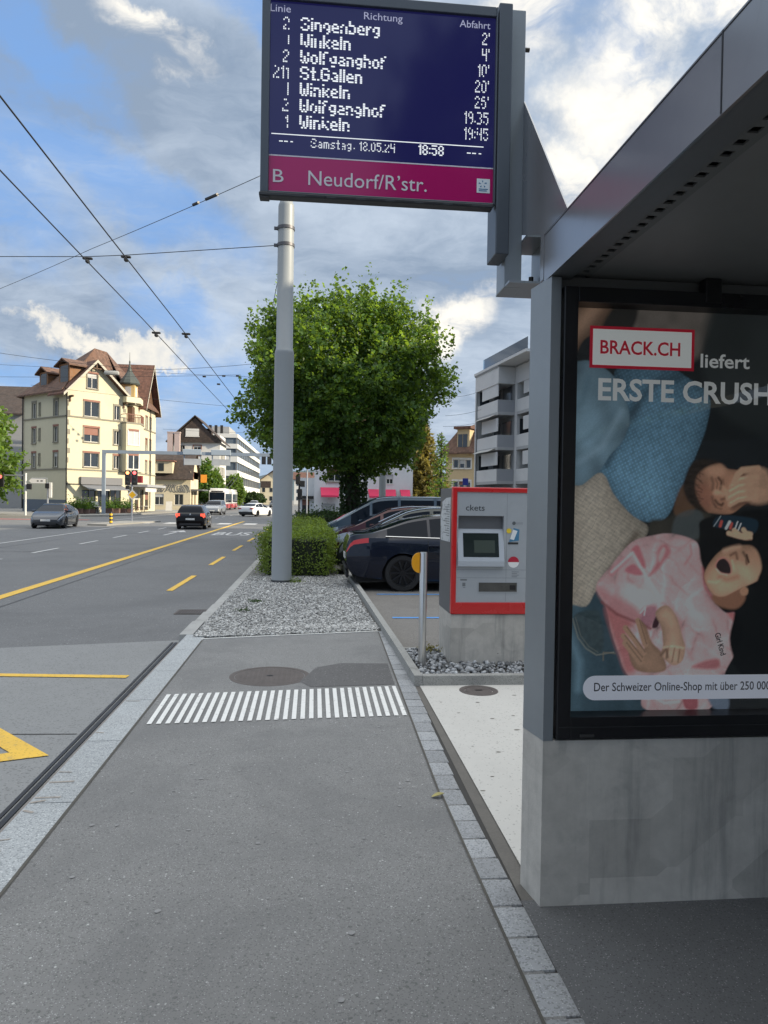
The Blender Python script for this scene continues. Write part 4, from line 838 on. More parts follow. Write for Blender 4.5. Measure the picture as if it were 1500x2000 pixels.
# --- steel bollard with its orange half disc
bo = thing('bollard', 'stainless steel bollard with an orange half disc in the pebble bed', 'bollard', (1.075, 6.9, 0.04))
SST = pbr('stainless', (0.60, 0.59, 0.57), 0.28, 1.0, 0.05, 30)
m = MB(); m.at(Matrix.Translation((1.075, 6.9, 0))); m.lathe([(.037, -.05), (.037, 1.160), (.034, 1.168), (.0, 1.1685)], 28, False); m.build('post', SST, bo, angle=50)
m = MB(); hd = [(1.036+ -.078*math.sin(t)**.9 if 0 < t < math.pi else 1.036, 1.065+.098*math.cos(t)) for t in np.linspace(0, math.pi, 18)]
m.prism([(a, b) for a, b in hd], 6.885, 6.915, 'y'); m.build('half_disc', pbr('orange_plastic', (.72, .32, .01), .35, 0, .03, 4), bo)
# --- covers and a fallen leaf
MET = pbr('cast_iron', (0.115, 0.100, 0.094), 0.75, 0.3, 0.2, 6, None, 0.003, 90)
def cover(name, x, y, r, z, label, mat=MET):
    t_ = thing(name, label, 'manhole cover', (x, y, z))
    m = MB(); m.at(Matrix.Translation((x, y, z))); m.lathe([(r, -.03), (r, .002), (r-.045, .003), (r-.05, -.004)], 48, False); m.build('cover_ring', mat, t_)
    m = MB(); m.at(Matrix.Translation((x, y, z))); m.lathe([(r-.052, -.03), (r-.052, .0015)], 48)
    rs_ = random.Random(int(x*100))
    for k in range(-7, 8):
        for j in range(-7, 8):
            px, py = k*.045, j*.045
            if math.hypot(px, py) < r-.085: m.box(px-.014, px+.014, py-.014, py+.014, .0012, .0022)
    m.build('cover_lid', mat, t_)
    MB().at(Matrix.Translation((x, y, z))).box(-.03, .03, -.012, .012, .003, .0045).build('lifting_slot', BLK, t_); return t_
cover('manhole_cover', -0.385, 6.78, 0.375, 0.0, 'large round rusty manhole cover in the platform asphalt')
cover('manhole_cover', 1.47, 6.17, 0.17, 0.006, 'small round cover in the pale slab below the ticket machine')
dr = thing('drain_grate', 'rectangular iron drain grate beside the kerb on the carriageway', 'drain', (-1.95, 12.0, ZR))
m = MB()
for k in range(12): m.box(-2.19+k*.042, -2.165+k*.042, 11.80, 12.22, ZR, ZR+.013)
m.box(-2.215, -2.192, 11.78, 12.24, ZR, ZR+.013); m.box(-1.686, -1.66, 11.78, 12.24, ZR, ZR+.013); m.box(-2.192, -1.686, 11.78, 11.798, ZR, ZR+.012); m.box(-2.192, -1.686, 12.222, 12.24, ZR, ZR+.012); m.build('grate', MET, dr)
MB().sheet([(-2.19, 11.8), (-1.69, 11.8), (-1.69, 12.22), (-2.19, 12.22)], ZR+.006).build('pit', BLK, dr)
def leaf_thing():
    n = 9; vs = []; fs = []
    for i in range(n):
        u = i/(n-1); wd = .020*math.sin(math.pi*min(1, u*1.02))**.8
        for s in (-1, 0, 1): vs.append((.717-.038+.076*u, 3.946+s*wd, .006+.012*abs(s)*math.sin(3*u)+.018*u*u))
    for i in range(n-1):
        for s in range(2): a = i*3+s; fs.append((a, a+3, a+4, a+1))
    o = MB().add(vs, fs).build('fallen_leaf', pbr('dry_leaf', (.34, .30, .11), .6, 0, .3, 60), shade=True)
    tag(o, 'curled yellow leaf lying on the asphalt beside the setts', 'leaf')
leaf_thing()
# dark blotches of chewing gum and wear on platform
gm = MB(); rs = random.Random(9)
for k in range(46):
    x, y_ = rs.uniform(-1.1, .72), rs.uniform(1.6, 6.0); r = rs.uniform(.006, .016); gm.add([(x+r*math.cos(t)*rs.uniform(.7, 1.1), y_+r*math.sin(t)*rs.uniform(.7, 1.1), .0035) for t in np.linspace(0, 6.28, 9)[:-1]], [tuple(range(8))])
struct(gm.build('asphalt_gum_marks', pbr('gum', (.24, .24, .24), .8, 0, .2, 30)))
gm = MB()
for k in range(40):
    x, y_ = rs.uniform(.99, 1.9), rs.uniform(3.1, 6.1); r = rs.uniform(.004, .014); gm.add([(x+1.6*r*math.cos(t), y_+r*math.sin(t)*rs.uniform(.5, .9), .006) for t in np.linspace(0, 6.28, 8)[:-1]], [tuple(range(7))])
struct(gm.build('slab_specks', pbr('speck', (.16, .15, .13), .9, 0, .2, 30)))
# ------------------------------------------------------------------ vegetation
def leaf_mat(name, col, trans, island=0.35, rough=0.5, tr=0.35):
    m = bpy.data.materials.new(name); m.use_nodes = True; t = NT(m.node_tree); t.n.clear()
    out = t.new('ShaderNodeOutputMaterial'); b = t.new('ShaderNodeBsdfPrincipled'); b.inputs['Roughness'].default_value = rough; b.inputs['Specular IOR Level'].default_value = .35
    g = t.new('ShaderNodeNewGeometry'); f = t.ramp(g.outputs['Random Per Island'], 0, 1, 1-island, 1+island, False)
    tc = t.new('ShaderNodeTexCoord'); n = t.ramp(t.noise(tc.outputs['Object'], 0.8, 3), .3, .7, .75, 1.25, False)
    f = t.math('MULTIPLY', f, n)
    t.put(b.inputs['Base Color'], t.scale(col, f)); ts = t.new('ShaderNodeBsdfTranslucent'); t.put(ts.inputs[0], t.scale(trans, f))
    mx = t.new('ShaderNodeMixShader'); mx.inputs[0].default_value = tr; t.l.new(b.outputs[0], mx.inputs[1]); t.l.new(ts.outputs[0], mx.inputs[2]); t.l.new(mx.outputs[0], out.inputs[0]); return m
BARK = pbr('bark', (0.060, 0.048, 0.036), .9, 0, .35, 5, None, .02, 14)
LEAF = leaf_mat('maple_leaf', (0.050, 0.108, 0.026), (0.28, 0.42, 0.035), tr=.40, island=.45)
LEAF_B = leaf_mat('bright_leaf', (0.085, 0.15, 0.028), (0.28, 0.42, 0.05))
LEAF_D = leaf_mat('dark_leaf', (0.032, 0.062, 0.020), (0.09, 0.16, 0.03))
LEAF_G = leaf_mat('golden_needle', (0.15, 0.135, 0.040), (0.36, 0.30, 0.06))
LEAF_H = leaf_mat('hedge_leaf', (0.120, 0.180, 0.030), (0.30, 0.40, 0.045))
def leaves(P, size, bias=None, aspect=0.75, seed=0, spread=1.0):
    """kite-shaped, slightly folded leaves at points P; returns vertices and quads"""
    r = np.random.default_rng(seed); n = len(P)
    nrm = r.normal(0, 1, (n, 3))*spread
    if bias is not None: nrm = nrm+bias
    nrm /= np.linalg.norm(nrm, axis=1, keepdims=True)+1e-9
    t = r.normal(0, 1, (n, 3)); t -= nrm*(t*nrm).sum(1, keepdims=True); t /= np.linalg.norm(t, axis=1, keepdims=True)+1e-9
    b = np.cross(nrm, t); s = (size*r.uniform(.65, 1.3, n))[:, None]
    V = np.stack([P-t*s*.5, P+b*s*.5*aspect+nrm*s*.08, P+t*s*.55-nrm*s*.10, P-b*s*.5*aspect+nrm*s*.08], 1).reshape(-1, 3)
    return V, np.arange(4*n).reshape(n, 4)
def crown_points(c, prof, n_sh, per, sh_len, seed, squash=(1, 1), inner=.35, up=.55, jit=.13, gap=0.0, lumps=.12, spike=0):
    """leaf positions on many short shoots; prof = [(height, radius)] of the crown's outline"""
    r = np.random.default_rng(seed); zs = np.array([p[0] for p in prof]); rr = np.array([p[1] for p in prof])
    w = np.interp(np.linspace(zs[0], zs[-1], 200), zs, rr)**1.5+.02; zz = np.linspace(zs[0], zs[-1], 200)
    z = r.choice(zz, n_sh, p=w/w.sum())+r.normal(0, .05, n_sh); a = r.uniform(0, 2*np.pi, n_sh)
    f = inner+(1-inner)*r.random(n_sh)**.45
    lump = 1+lumps*np.sin(a*3+z*1.3+seed)+lumps*.8*np.sin(a*5-z*2.1+1.7*seed)+lumps*.7*np.sin(a*9+z*3.3)
    rad = np.interp(z, zs, rr)*f*lump
    B = np.stack([np.cos(a)*rad*squash[0], np.sin(a)*rad*squash[1], z], 1)
    mid = zs[0]+(zs[-1]-zs[0])*.45
    D = np.stack([np.cos(a), np.sin(a), (z-mid)/(zs[-1]-zs[0])*1.6], 1)*(1-up*.5)+np.array([0, 0, up])+r.normal(0, .35, (n_sh, 3))
    D /= np.linalg.norm(D, axis=1, keepdims=True)
    L = sh_len*r.uniform(.6, 1.3, n_sh)
    if spike: 
        top = (z > zs[0]+(zs[-1]-zs[0])*.72) & (r.random(n_sh) < .35); L[top] *= 1.0+spike*r.random(top.sum()); D[top] = D[top]*.35+np.array([0, 0, 1]); D /= np.linalg.norm(D, axis=1, keepdims=True)
    if gap:
        g = np.sin(B[:, 0]*1.9+seed)*np.sin(B[:, 1]*1.7)*np.sin(B[:, 2]*2.3+.5*seed)+.3*r.normal(0, 1, n_sh); keep = g > -1+gap*2-.6
        keep |= f < .6
        B, D, L = B[keep], D[keep], L[keep]
    m = len(B); t = np.tile(np.linspace(.05, 1, per), (m, 1))+r.uniform(-.04, .04, (m, per))
    P = B[:, None, :]+D[:, None, :]*(t*L[:, None])[..., None]+r.normal(0, 1, (m, per, 3))*(jit*(1.15-.75*t))[..., None]
    bias = np.repeat((D*.4+np.array([0, 0, .55]))[:, None, :], per, 1)
    return P.reshape(-1, 3)+np.array(c), bias.reshape(-1, 3)
def limbs(mb, base, top, r0, n, spread, rise, seed, rtop=.5):
    r = random.Random(seed); b = Vector(base); t = Vector(top)
    pts = [b+(t-b)*k/5+Vector((r.uniform(-.04, .04), r.uniform(-.04, .04), 0))*(k > 0) for k in range(6)]
    mb.tube([pts[0]-Vector((0, 0, .15))]+pts, [r0*1.45]+[r0*(1.12 if k == 0 else 1-k*(1-rtop)/5) for k in range(6)], 12)
    for i in range(n):
        a = 2*math.pi*i/n+r.uniform(-.4, .4); s = pts[3] if i % 2 else pts[4]
        e = s+Vector((math.cos(a)*spread*r.uniform(.7, 1.1), math.sin(a)*spread*r.uniform(.7, 1.1), rise*r.uniform(.6, 1.2)))
        m1 = s.lerp(e, .35)+Vector((0, 0, rise*.02)); m2 = s.lerp(e, .7)+Vector((r.uniform(-.2, .2), r.uniform(-.2, .2), rise*.06))
        mb.tube([s, m1, m2, e], [r0*.45, r0*.33, r0*.2, r0*.06], 7)
        for j in range(2):
            q_ = m1.lerp(m2, r.random()); e2 = q_+Vector((r.uniform(-1, 1)*spread*.5, r.uniform(-1, 1)*spread*.5, rise*.5*r.random()+.2)); mb.tube([q_, q_.lerp(e2, .5)+Vector((0, 0, .08)), e2], [r0*.18, r0*.11, r0*.04], 5)
# the big tree behind the hedge
tr = thing('broadleaf_tree', 'large round dense green tree with an ivy covered trunk behind the parked cars', 'tree', (1.70, 30.0, -.05))
m = MB(); limbs(m, (1.70, 30.0, -.05), (1.55, 30, 4.6), .40, 9, 3.0, 3.4, 3); m.build('trunk', BARK, tr)
prof = [(2.8, .8), (3.2, 2.2), (3.9, 2.95), (5.2, 3.5), (6.4, 3.8), (7.3, 3.8), (8.1, 3.4), (8.7, 2.9), (9.2, 2.2), (9.55, 1.0)]
P, B = crown_points((1.24, 30, 0), prof, 4500, 22, .60, 5, (1.0, .95), .30, .55, .15, gap=.24, lumps=.13, spike=1.6)
V, F = leaves(P, .122*np.random.default_rng(2).choice([.7, 1, 1.35], len(P)), B, .95, 3)
np_mesh('crown', V, F, LEAF, tr)
# ivy round the trunk
r = np.random.default_rng(8); n = 2600; a = r.uniform(0, 6.28, n); z = r.uniform(0.2, 3.9, n); rd = .46+.12*r.random(n)+.25*np.clip(z-2.7, 0, 2)
P = np.stack([1.66+np.cos(a)*rd, 30+np.sin(a)*rd, z], 1); V, F = leaves(P, .13, np.stack([np.cos(a), np.sin(a), a*0+.4], 1)*1.2, .9, 4); np_mesh('ivy', V, F, LEAF_D, tr)

def hedge(name, poly_x, y0, y1, h, n, label, size=.05, mat=LEAF_H, group=None, shaggy=.05, low=0.0):
    x0, x1 = poly_x; t_ = thing(name, label, 'hedge', ((x0+x1)/2, (y0+y1)/2, low), group=group)
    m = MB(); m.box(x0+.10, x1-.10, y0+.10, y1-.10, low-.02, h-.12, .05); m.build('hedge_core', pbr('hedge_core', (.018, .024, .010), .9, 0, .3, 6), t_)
    r = np.random.default_rng(int(abs(x0*100)+n)); W, D, Hh = x1-x0, y1-y0, h-low
    ar = np.array([W*D, W*Hh, W*Hh*.4, D*Hh, D*Hh]); k = r.choice(5, n, p=ar/ar.sum()); u, v = r.random(n), r.random(n)
    P = np.empty((n, 3)); N = np.zeros((n, 3))
    for i, (fn, nn_) in enumerate(((lambda u, v: (x0+u*W, y0+v*D, u*0+h), (0, 0, 1)), (lambda u, v: (x0+u*W, u*0+y0, low+v*Hh), (0, -1, .3)), (lambda u, v: (x0+u*W, u*0+y1, low+v*Hh), (0, 1, .3)), (lambda u, v: (u*0+x0, y0+u*D, low+v*Hh), (-1, 0, .3)), (lambda u, v: (u*0+x1, y0+u*D, low+v*Hh), (1, 0, .3)))):
        q_ = k == i; P[q_] = np.stack(fn(u[q_], v[q_]), 1); N[q_] = nn_
    c = np.array([(x0+x1)/2, (y0+y1)/2, low+Hh*.5]); hs = np.array([W/2, D/2, Hh/2]); q_ = np.abs((P-c)/hs); rnd = np.clip(np.sort(q_, 1)[:, 1]-.80, 0, 1)   # round the edges off
    P = P-(P-c)*rnd[:, None]*np.array([.35, .12, .35])
    wob = .07*np.sin(P[:, 0]*5+P[:, 1]*2)+.06*np.sin(P[:, 1]*4.1+P[:, 2]*6)
    P = P+N*(wob[:, None]+r.normal(0, shaggy, n)[:, None]-.03)+r.normal(0, .02, (n, 3))
    V, F = leaves(P, size, N*1.0, .6, n); np_mesh('foliage', V, F, mat, t_); return t_
hedge('hedge', (-1.06, .40), 15.45, 24.6, .92, 44000, 'clipped bright green hedge behind the tall grey pole', .05, low=0.0, shaggy=.075)
hedge('hedge', (-0.85, 4.2), 27.4, 28.4, 1.10, 9000, 'low dark green hedge crossing in front of the big tree', .07, LEAF_D)
# weeds at the pole foot and in the gravel
wv = MB(); rs = random.Random(4)
def weed(name, x, y_, z, n, h, label, mat):
    P = np.stack([x+RNG.normal(0, .07, n), y_+RNG.normal(0, .06, n), z+np.abs(RNG.normal(0, h, n))], 1); V, F = leaves(P, .035, np.array([0, 0, .6]), .5, n); o = np_mesh(name, V, F, mat); tag(o, label, 'weed')
weed('weed_tuft', -.33, 14.35, 0.02, 160, .05, 'small yellowish weed tuft at the foot of the grey pole', LEAF_H)
weed('weed_tuft', -.90, 11.6, 0.01, 120, .02, 'flat green weed growing in the grey gravel', LEAF_D)
weed('weed_tuft', -1.02, 10.7, 0.01, 50, .02, 'tiny green weed in the gravel nearer the platform', LEAF_D)
weed('weed_tuft', 1.22, 7.45, 0.09, 70, .03, 'yellow moss clump among the round pebbles', LEAF_G)
def tree(name, label, x, y_, z0, prof, n_sh, per, sh, leaf, mat, seed, r0=.2, up=.5, gap=.2, inner=.3, group=None, jit=.2, lumps=.12, th=None, squash=(1, 1), aspect=.9):
    t_ = thing(name, label, 'tree', (x, y_, z0), group=group); zt_ = prof[-1][0]; zb_ = prof[0][0]
    m = MB(); limbs(m, (x, y_, z0), (x, y_, z0+(th or zb_+(zt_-zb_)*.55)), r0, 6, max(p[1] for p in prof)*.6, (zt_-zb_)*.3, seed); m.build('trunk', BARK, t_)
    P, B = crown_points((x, y_, z0), prof, n_sh, per, sh, seed, squash, inner, up, jit, gap, lumps); V, F = leaves(P, leaf, B, aspect, seed); np_mesh('crown', V, F, mat, t_); return t_
tree('broadleaf_tree', 'tall lush light green tree at the left edge beside the yellow house', -32.4, 66, -.1, [(0.6, 3.5), (2.5, 4.9), (5, 5.3), (8, 4.6), (10, 3.2), (11.6, 1.0)], 1500, 16, 1.0, .36, LEAF_B, 21, .35, gap=.15, jit=.3)
tree('broadleaf_tree', 'dark green bush-like tree below the tall one at the left edge', -33.5, 61.5, -.1, [(0.2, 2.5), (1.5, 3.6), (3.2, 3.2), (4.8, 1.2)], 500, 14, .8, .3, LEAF_D, 22, .2, gap=.1, jit=.25)
# larch lit golden beside the grey flats
def conifer(name, label, x, y_, z0, h, rad, n_br, leaf, mat, seed, group=None, start=.12):
    t_ = thing(name, label, 'tree', (x, y_, z0), group=group); m = MB(); m.tube([(x, y_, z0-.1), (x, y_, z0+h*.5), (x, y_, z0+h)], [.16, .10, .02], 8); r = random.Random(seed); PP = []
    for i in range(n_br):
        f = start+(1-start)*i/n_br; a = i*2.4+r.uniform(-.3, .3); L = rad*(1-f)**.75*r.uniform(.75, 1.1)+.15; z = z0+h*f; e = Vector((x+math.cos(a)*L, y_+math.sin(a)*L, z-.10*L)); s = Vector((x, y_, z))
        mid_ = s.lerp(e, .55)-Vector((0, 0, .12*L)); m.tube([s, mid_, e], [.035, .02, .008], 5)
        for k in range(int(34*L/rad)+8):
            t = r.uniform(.12, 1); p_ = s.lerp(mid_, t/.55) if t < .55 else mid_.lerp(e, (t-.55)/.45); PP.append((p_.x+r.gauss(0, .10), p_.y+r.gauss(0, .10), p_.z-abs(r.gauss(0, .13))))
    m.build('trunk', BARK, t_); V, F = leaves(np.array(PP), leaf, np.array([0, 0, .5]), .35, seed); np_mesh('crown', V, F, mat, t_)
conifer('larch_tree', 'golden sunlit larch beside the ochre house on the right', 10.7, 70.0, 0, 9.6, 3.3, 190, .56, LEAF_G, 31)
conifer('larch_tree', 'thin dark conifer tip just right of the big round tree', 8.4, 47.0, 0, 6.3, 1.3, 60, .22, LEAF, 32)

# a street tree behind the viewer, seen mirrored in the departure board
tree('broadleaf_tree', 'street tree beside the shelter behind the viewer', 4.6, -13.0, 0, [(5.0, 1.2), (7, 2.4), (10, 2.8), (13, 2.0), (14.5, .6)], 420, 16, .9, .34, LEAF_D, 51, .22, gap=.1, jit=.25)
tree('broadleaf_tree', 'sunlit tree farther down the pavement behind the viewer', 12.5, -24.0, 0, [(2.0, 1.2), (4, 2.6), (6, 2.8), (8, 2.0), (9.5, .6)], 380, 14, .9, .34, LEAF_B, 52, .2, gap=.1, jit=.25)
# ------------------------------------------------------------------ vehicles
TYRE = pbr('tyre_rubber', (.014, .014, .015), .75, 0, .2, 20); RIMD = pbr('dark_rim', (.03, .03, .033), .3, .7, 0); RIMS = pbr('silver_rim', (.45, .45, .46), .3, .9, 0)
CGLASS = pbr('car_glass', (.006, .010, .017), .03, 0, 0, spec=.12); UNDER = pbr('underbody', (.01, .01, .011), .8, 0, 0); TRIM = pbr('black_trim', (.016, .016, .018), .45, 0, 0)
CHROME = pbr('bright_trim', (.62, .63, .64), .18, 1, 0); LAMPW = pbr('headlamp', (.30, .33, .36), .08, .5, 0, spec=.8); LAMPR = pbr('tail_lamp', (.42, .010, .012), .12, 0, 0, spec=.8); LITR = pbr('lit_tail_lamp', (.5, .02, .02), .2, 0, 0, emit=((1.0, .10, .05), 1.2))
PLATE = pbr('number_plate', (.62, .62, .60), .5, 0, .12, 40)
def paint(name, col, metal=.35): return pbr(name, col, .25, metal, .0, coat=.7, spec=.12)
def curve(keys, smooth=True):
    xs = np.array([k[0] for k in keys], float); ys = np.array([k[1] for k in keys], float)
    if not smooth: return lambda x: np.interp(x, xs, ys)
    d = np.diff(ys)/np.diff(xs); mm = np.zeros(len(xs)); mm[0], mm[-1] = d[0], d[-1]
    for i in range(1, len(xs)-1): mm[i] = 0 if d[i-1]*d[i] <= 0 else 2*d[i-1]*d[i]/(d[i-1]+d[i])
    def f(x):
        x = np.clip(x, xs[0], xs[-1]); i = np.clip(np.searchsorted(xs, x)-1, 0, len(xs)-2); h = xs[i+1]-xs[i]; t = (x-xs[i])/h
        return (2*t**3-3*t*t+1)*ys[i]+(t**3-2*t*t+t)*h*mm[i]+(-2*t**3+3*t*t)*ys[i+1]+(t**3-t*t)*h*mm[i+1]
    return f
def car(name, label, p, loc, heading, body, group=None, rim=RIMS, lit=False, cat='car'):
    """p: side profile of the car, front towards +x; heading = compass angle of travel, 0 = up the street"""
    L, W = p['L'], p['W']; hx = L/2
    t_ = thing(name, label, cat, loc, math.pi/2-R(heading), group, world=False)
    ztop, zbelt, zlow = curve(p['top']), curve(p['belt']), curve(p['low']); hw = curve([(-hx, W*p.get('tailw', .43)), (-hx+.10, W*.465), (-hx+.45, W*.497), (-.3, W*.5), (hx-.8, W*.49), (hx-.3, W*.455), (hx-.06, W*p.get('nosew', .39)), (hx, W*p.get('nosew', .39)-.06)])
    fa, ra, wr = p['fa'], p['ra'], p.get('wr', .33)
    xs = sorted(set(np.round(np.concatenate([np.linspace(-hx, hx, 74), [fa-wr-.05, fa+wr+.05, ra-wr-.05, ra+wr+.05, -hx+.02, hx-.02]]+[np.array([a, b]) for a, b in p['win']]+[np.array(p['ws']), np.array(p['rw'])]), 3)))
    xs = [x for i, x in enumerate(xs) if i == 0 or x-xs[i-1] > .006]
    hr = max(p['top'], key=lambda k: k[1])[1]; rows = 11; G = []
    for x in xs:
        w, zt, zb, zl = float(hw(x)), float(ztop(x)), float(zbelt(x)), float(zlow(x)); zb = min(zb, zt-.015); h = zt-zb; f = min(1, max(0, h/(hr-1.0 if hr-1.0 > .2 else .3)))
        arch = 0
        for a in (fa, ra):
            d2 = (wr+.045)**2-(x-a)**2
            if d2 > 0: arch = max(arch, wr+math.sqrt(d2)-.02)
        roofw = w*.93*(1-f)+p['roofw']*f*.5
        zl2 = max(zl, arch); bz = lambda q_: max(zl+(zb-zl)*q_, arch+.02*q_)
        pts = [(w*.955, zl2), (w*.985, bz(.18)), (w*1.0, bz(.45)), (w*.992, bz(.68)), (w*.965, bz(.88)), (w*.93, zb), (w*.915, zb+.025*f), (w*.915*(.06)+ (roofw*1.02)*.94 if False else w*.915+(roofw-w*.915)*.88, zb+.03*f+(h-.03*f)*.84), (roofw*.965, zb+h*.955), (roofw*.6, zt-h*.006), (0, zt)]
        G.append([(x, y_, z) for y_, z in pts])
    V = []; idx = {}
    parts = {k: [] for k in ('body', 'windscreen', 'rear_window', 'side_window', 'headlight', 'tail_light', 'sill')}
    def P(i, j, s): return (G[i][j][0], s*G[i][j][1], G[i][j][2])
    for i in range(len(xs)-1):
        xm = (xs[i]+xs[i+1])/2; h = float(ztop(xm))-float(zbelt(xm))
        for j in range(rows-1):
            part = 'body'
            if j == 6 and h > .06 and any(a <= xm <= b for a, b in p['win']): part = 'side_window'
            elif j >= 8 and p['ws'][0] <= xm <= p['ws'][1]: part = 'windscreen'
            elif j >= 8 and p['rw'][0] <= xm <= p['rw'][1]: part = 'rear_window'
            elif j in p.get('hl_rows', (3, 4)) and xm > hx-p.get('hl', .38) and xm < hx-.05: part = 'headlight'
            elif j in p.get('tl_rows', (3, 4)) and xm < -hx+p.get('tl', .28): part = 'tail_light'
            elif j == 0 and p.get('clad'): part = 'sill'
            for s in (1, -1): parts[part].append((i, j, s))
    def mk(name, faces, mat, par, inset=0):
        mp = {}; vs = []; fs = []
        def vid(i, j, s):
            k = (i, j, s if j < rows-1 else 1)
            if k not in mp: mp[k] = len(vs); vs.append(P(*k))
            return mp[k]
        for i, j, s in faces:
            f = [vid(i, j, s), vid(i+1, j, s), vid(i+1, j+1, s), vid(i, j+1, s)]
            fs.append(tuple(f if s < 0 else f[::-1]))
        mb = MB(); mb.smooth = True; mb.add(vs, fs); mb.smooth = False
        return mb, mp, vid, vs
    mb, mp, vid, vs = mk('body', parts['body'], body, t_)
    for e in (0, len(xs)-1):                                        # close the two ends
        mb.smooth = False; o = len(mb.v); mb.v += [P(e, j, s) for s in (1, -1) for j in range(rows)]
        for j in range(rows-1): f = (o+j, o+j+1, o+rows+j+1, o+rows+j); mb.f.append(f if e == 0 else f[::-1]); mb.mi.append(0); mb.sm.append(False)
    mb.build('body', body, t_, angle=32)
    def sides(key, mat, nm):
        for s in (1, -1):
            fl = [f for f in parts[key] if f[2] == s]
            groups = []; 
            for f in sorted(fl):
                if groups and f[0]-groups[-1][-1][0] <= 1: groups[-1].append(f)
                else: groups.append([f])
            for g in groups: mk(nm, g, mat, t_)[0].build(nm, mat, t_, angle=40)
    if parts['side_window']: sides('side_window', CGLASS, 'side_window')
    if parts['headlight']: sides('headlight', LAMPW, 'headlight')
    if parts['tail_light']: sides('tail_light', LITR if lit else LAMPR, 'tail_light')
    for k in ('windscreen', 'rear_window'):
        if parts[k]: mk(k, parts[k], p.get('wsmat', CGLASS), t_)[0].build(k, CGLASS, t_, angle=40)
    if parts['sill']: mk('sill', parts['sill'], TRIM, t_)[0].build('sill', TRIM, t_, angle=40)
    m = MB(); m.box(-hx+.18, hx-.18, -W*.5+.17, W*.5-.17, .17, .62); m.box(ra+wr+.06, fa-wr-.06, -W*.46, W*.46, .16, .34); m.build('underbody', UNDER, t_)
    for a in (fa, ra):
        for s in (1, -1):
            tw = .205; yo = s*(W*.5-.035)
            M0 = Matrix.Translation((a, yo-s*tw/2, wr)) @ Matrix.Rotation(-s*math.pi/2, 4, 'X')
            m = MB(); m.at(M0); m.lathe([(wr*.55, -tw/2), (wr*.93, -tw/2), (wr, -tw/2+.03), (wr, tw/2-.03), (wr*.95, tw/2), (wr*.74, tw/2+.002), (wr*.70, tw/2-.02)], 28, False); wh = m.build('wheel', TYRE, t_, angle=50)
            m = MB(); m.at(M0); ri = wr*.72; m.lathe([(ri, tw/2-.02), (ri, tw/2-.002), (ri*.93, tw/2-.004), (ri*.90, tw/2-.07), (0.01, tw/2-.075)], 28, False)
            m.smooth = False
            for k in range(p.get('spokes', 10)):
                c_, s_ = math.cos(2*math.pi*k/p.get('spokes', 10)), math.sin(2*math.pi*k/p.get('spokes', 10)); m.at(M0 @ Matrix.Rotation(2*math.pi*k/p.get('spokes', 10), 4, 'Z')); m.box(.03, ri*.95, -.016, .016, tw/2-.05, tw/2-.006, .004)
            m.at(M0); m.lathe([(.055, tw/2-.03), (.05, tw/2-.002), (0.0, tw/2)], 14, False); m.build('rim', rim, wh, angle=40)
    # plates, mirrors, grille, handles
    zf = p.get('plate_f', .48); zr_ = p.get('plate_r', .75)
    m = MB(); m.box(hx-.01, hx+.012, -.26, .26, zf-.055, zf+.055, .004); m.build('number_plate', PLATE, t_)
    m = MB(); m.box(-hx-.012, -hx+.01, -.26, .26, zr_-.055, zr_+.055, .004); m.build('number_plate', PLATE, t_)
    m = MB(); m.box(hx-.06, hx+.006, -W*.30, W*.30, .22, .40, .02); m.build('grille', TRIM, t_)
    m = MB(); m.box(-hx-.006, -hx+.06, -W*.34, W*.34, .24, .36, .02); m.build('rear_valance', TRIM, t_)
    mx_ = p['mirror']; zb = float(zbelt(mx_))
    for s in (1, -1):
        yw = float(hw(mx_)); m = MB(); m.box(mx_-.06, mx_+.10, s*(yw*.93), s*(yw+.17), zb+.03, zb+.16, .04); m.build('mirror', body, t_, shade=False, angle=40)
        for hxx in p.get('handles', ()):
            m = MB(); yw2 = float(hw(hxx)); m.box(hxx-.11, hxx+.11, s*(yw2*.985), s*(yw2*.992+.03), float(zbelt(hxx))-.13, float(zbelt(hxx))-.10, .008); m.build('door_handle', body if not p.get('chrome') else CHROME, t_)
    for xl in p.get('doors', ()):                                    # door shut lines
        i = min(range(len(xs)), key=lambda k: abs(xs[k]-xl))
        for s in (1, -1):
            m = MB(); m.tube([(xs[i], s*(G[i][j][0+1]+.0005), G[i][j][2]) for j in range(0, 6)], .0045, 5); m.build('door_gap', TRIM, t_)
    if p.get('rail'):
        for s in (1, -1):
            a_, b_ = p['rail']; pts = [(x, s*(float(hw(x))*.915+.004), float(zbelt(x))+.028) for x in np.linspace(a_, b_, 16)]
            m = MB(); m.tube(pts, .011, 6); m.build('window_trim', CHROME, t_)
    if p.get('roofline'):
        for s in (1, -1):
            pts = []
            for x in np.linspace(p['roofline'][0], p['roofline'][1], 22):
                i = min(range(len(xs)), key=lambda k: abs(xs[k]-x)); g = G[i][8]; pts.append((xs[i], s*(g[1]+.006), g[2]+.004))
            pts = [q_ for i, q_ in enumerate(pts) if i == 0 or q_[0] != pts[i-1][0]]
            m = MB(); m.tube(pts, .014, 6); m.build('roof_trim', CHROME, t_)
    return t_
def lamps_rear(t_, p, mat, y0, y1, z0, z1, name='tail_light', dx=.015, slant=0):
    hx = p['L']/2
    for s in (1, -1):
        m = MB(); m.prism([(s*y0, z0), (s*y1, z0+slant), (s*y1, z1), (s*y0, z1)], -hx-dx, -hx+.12, 'x'); m.build(name, mat, t_)
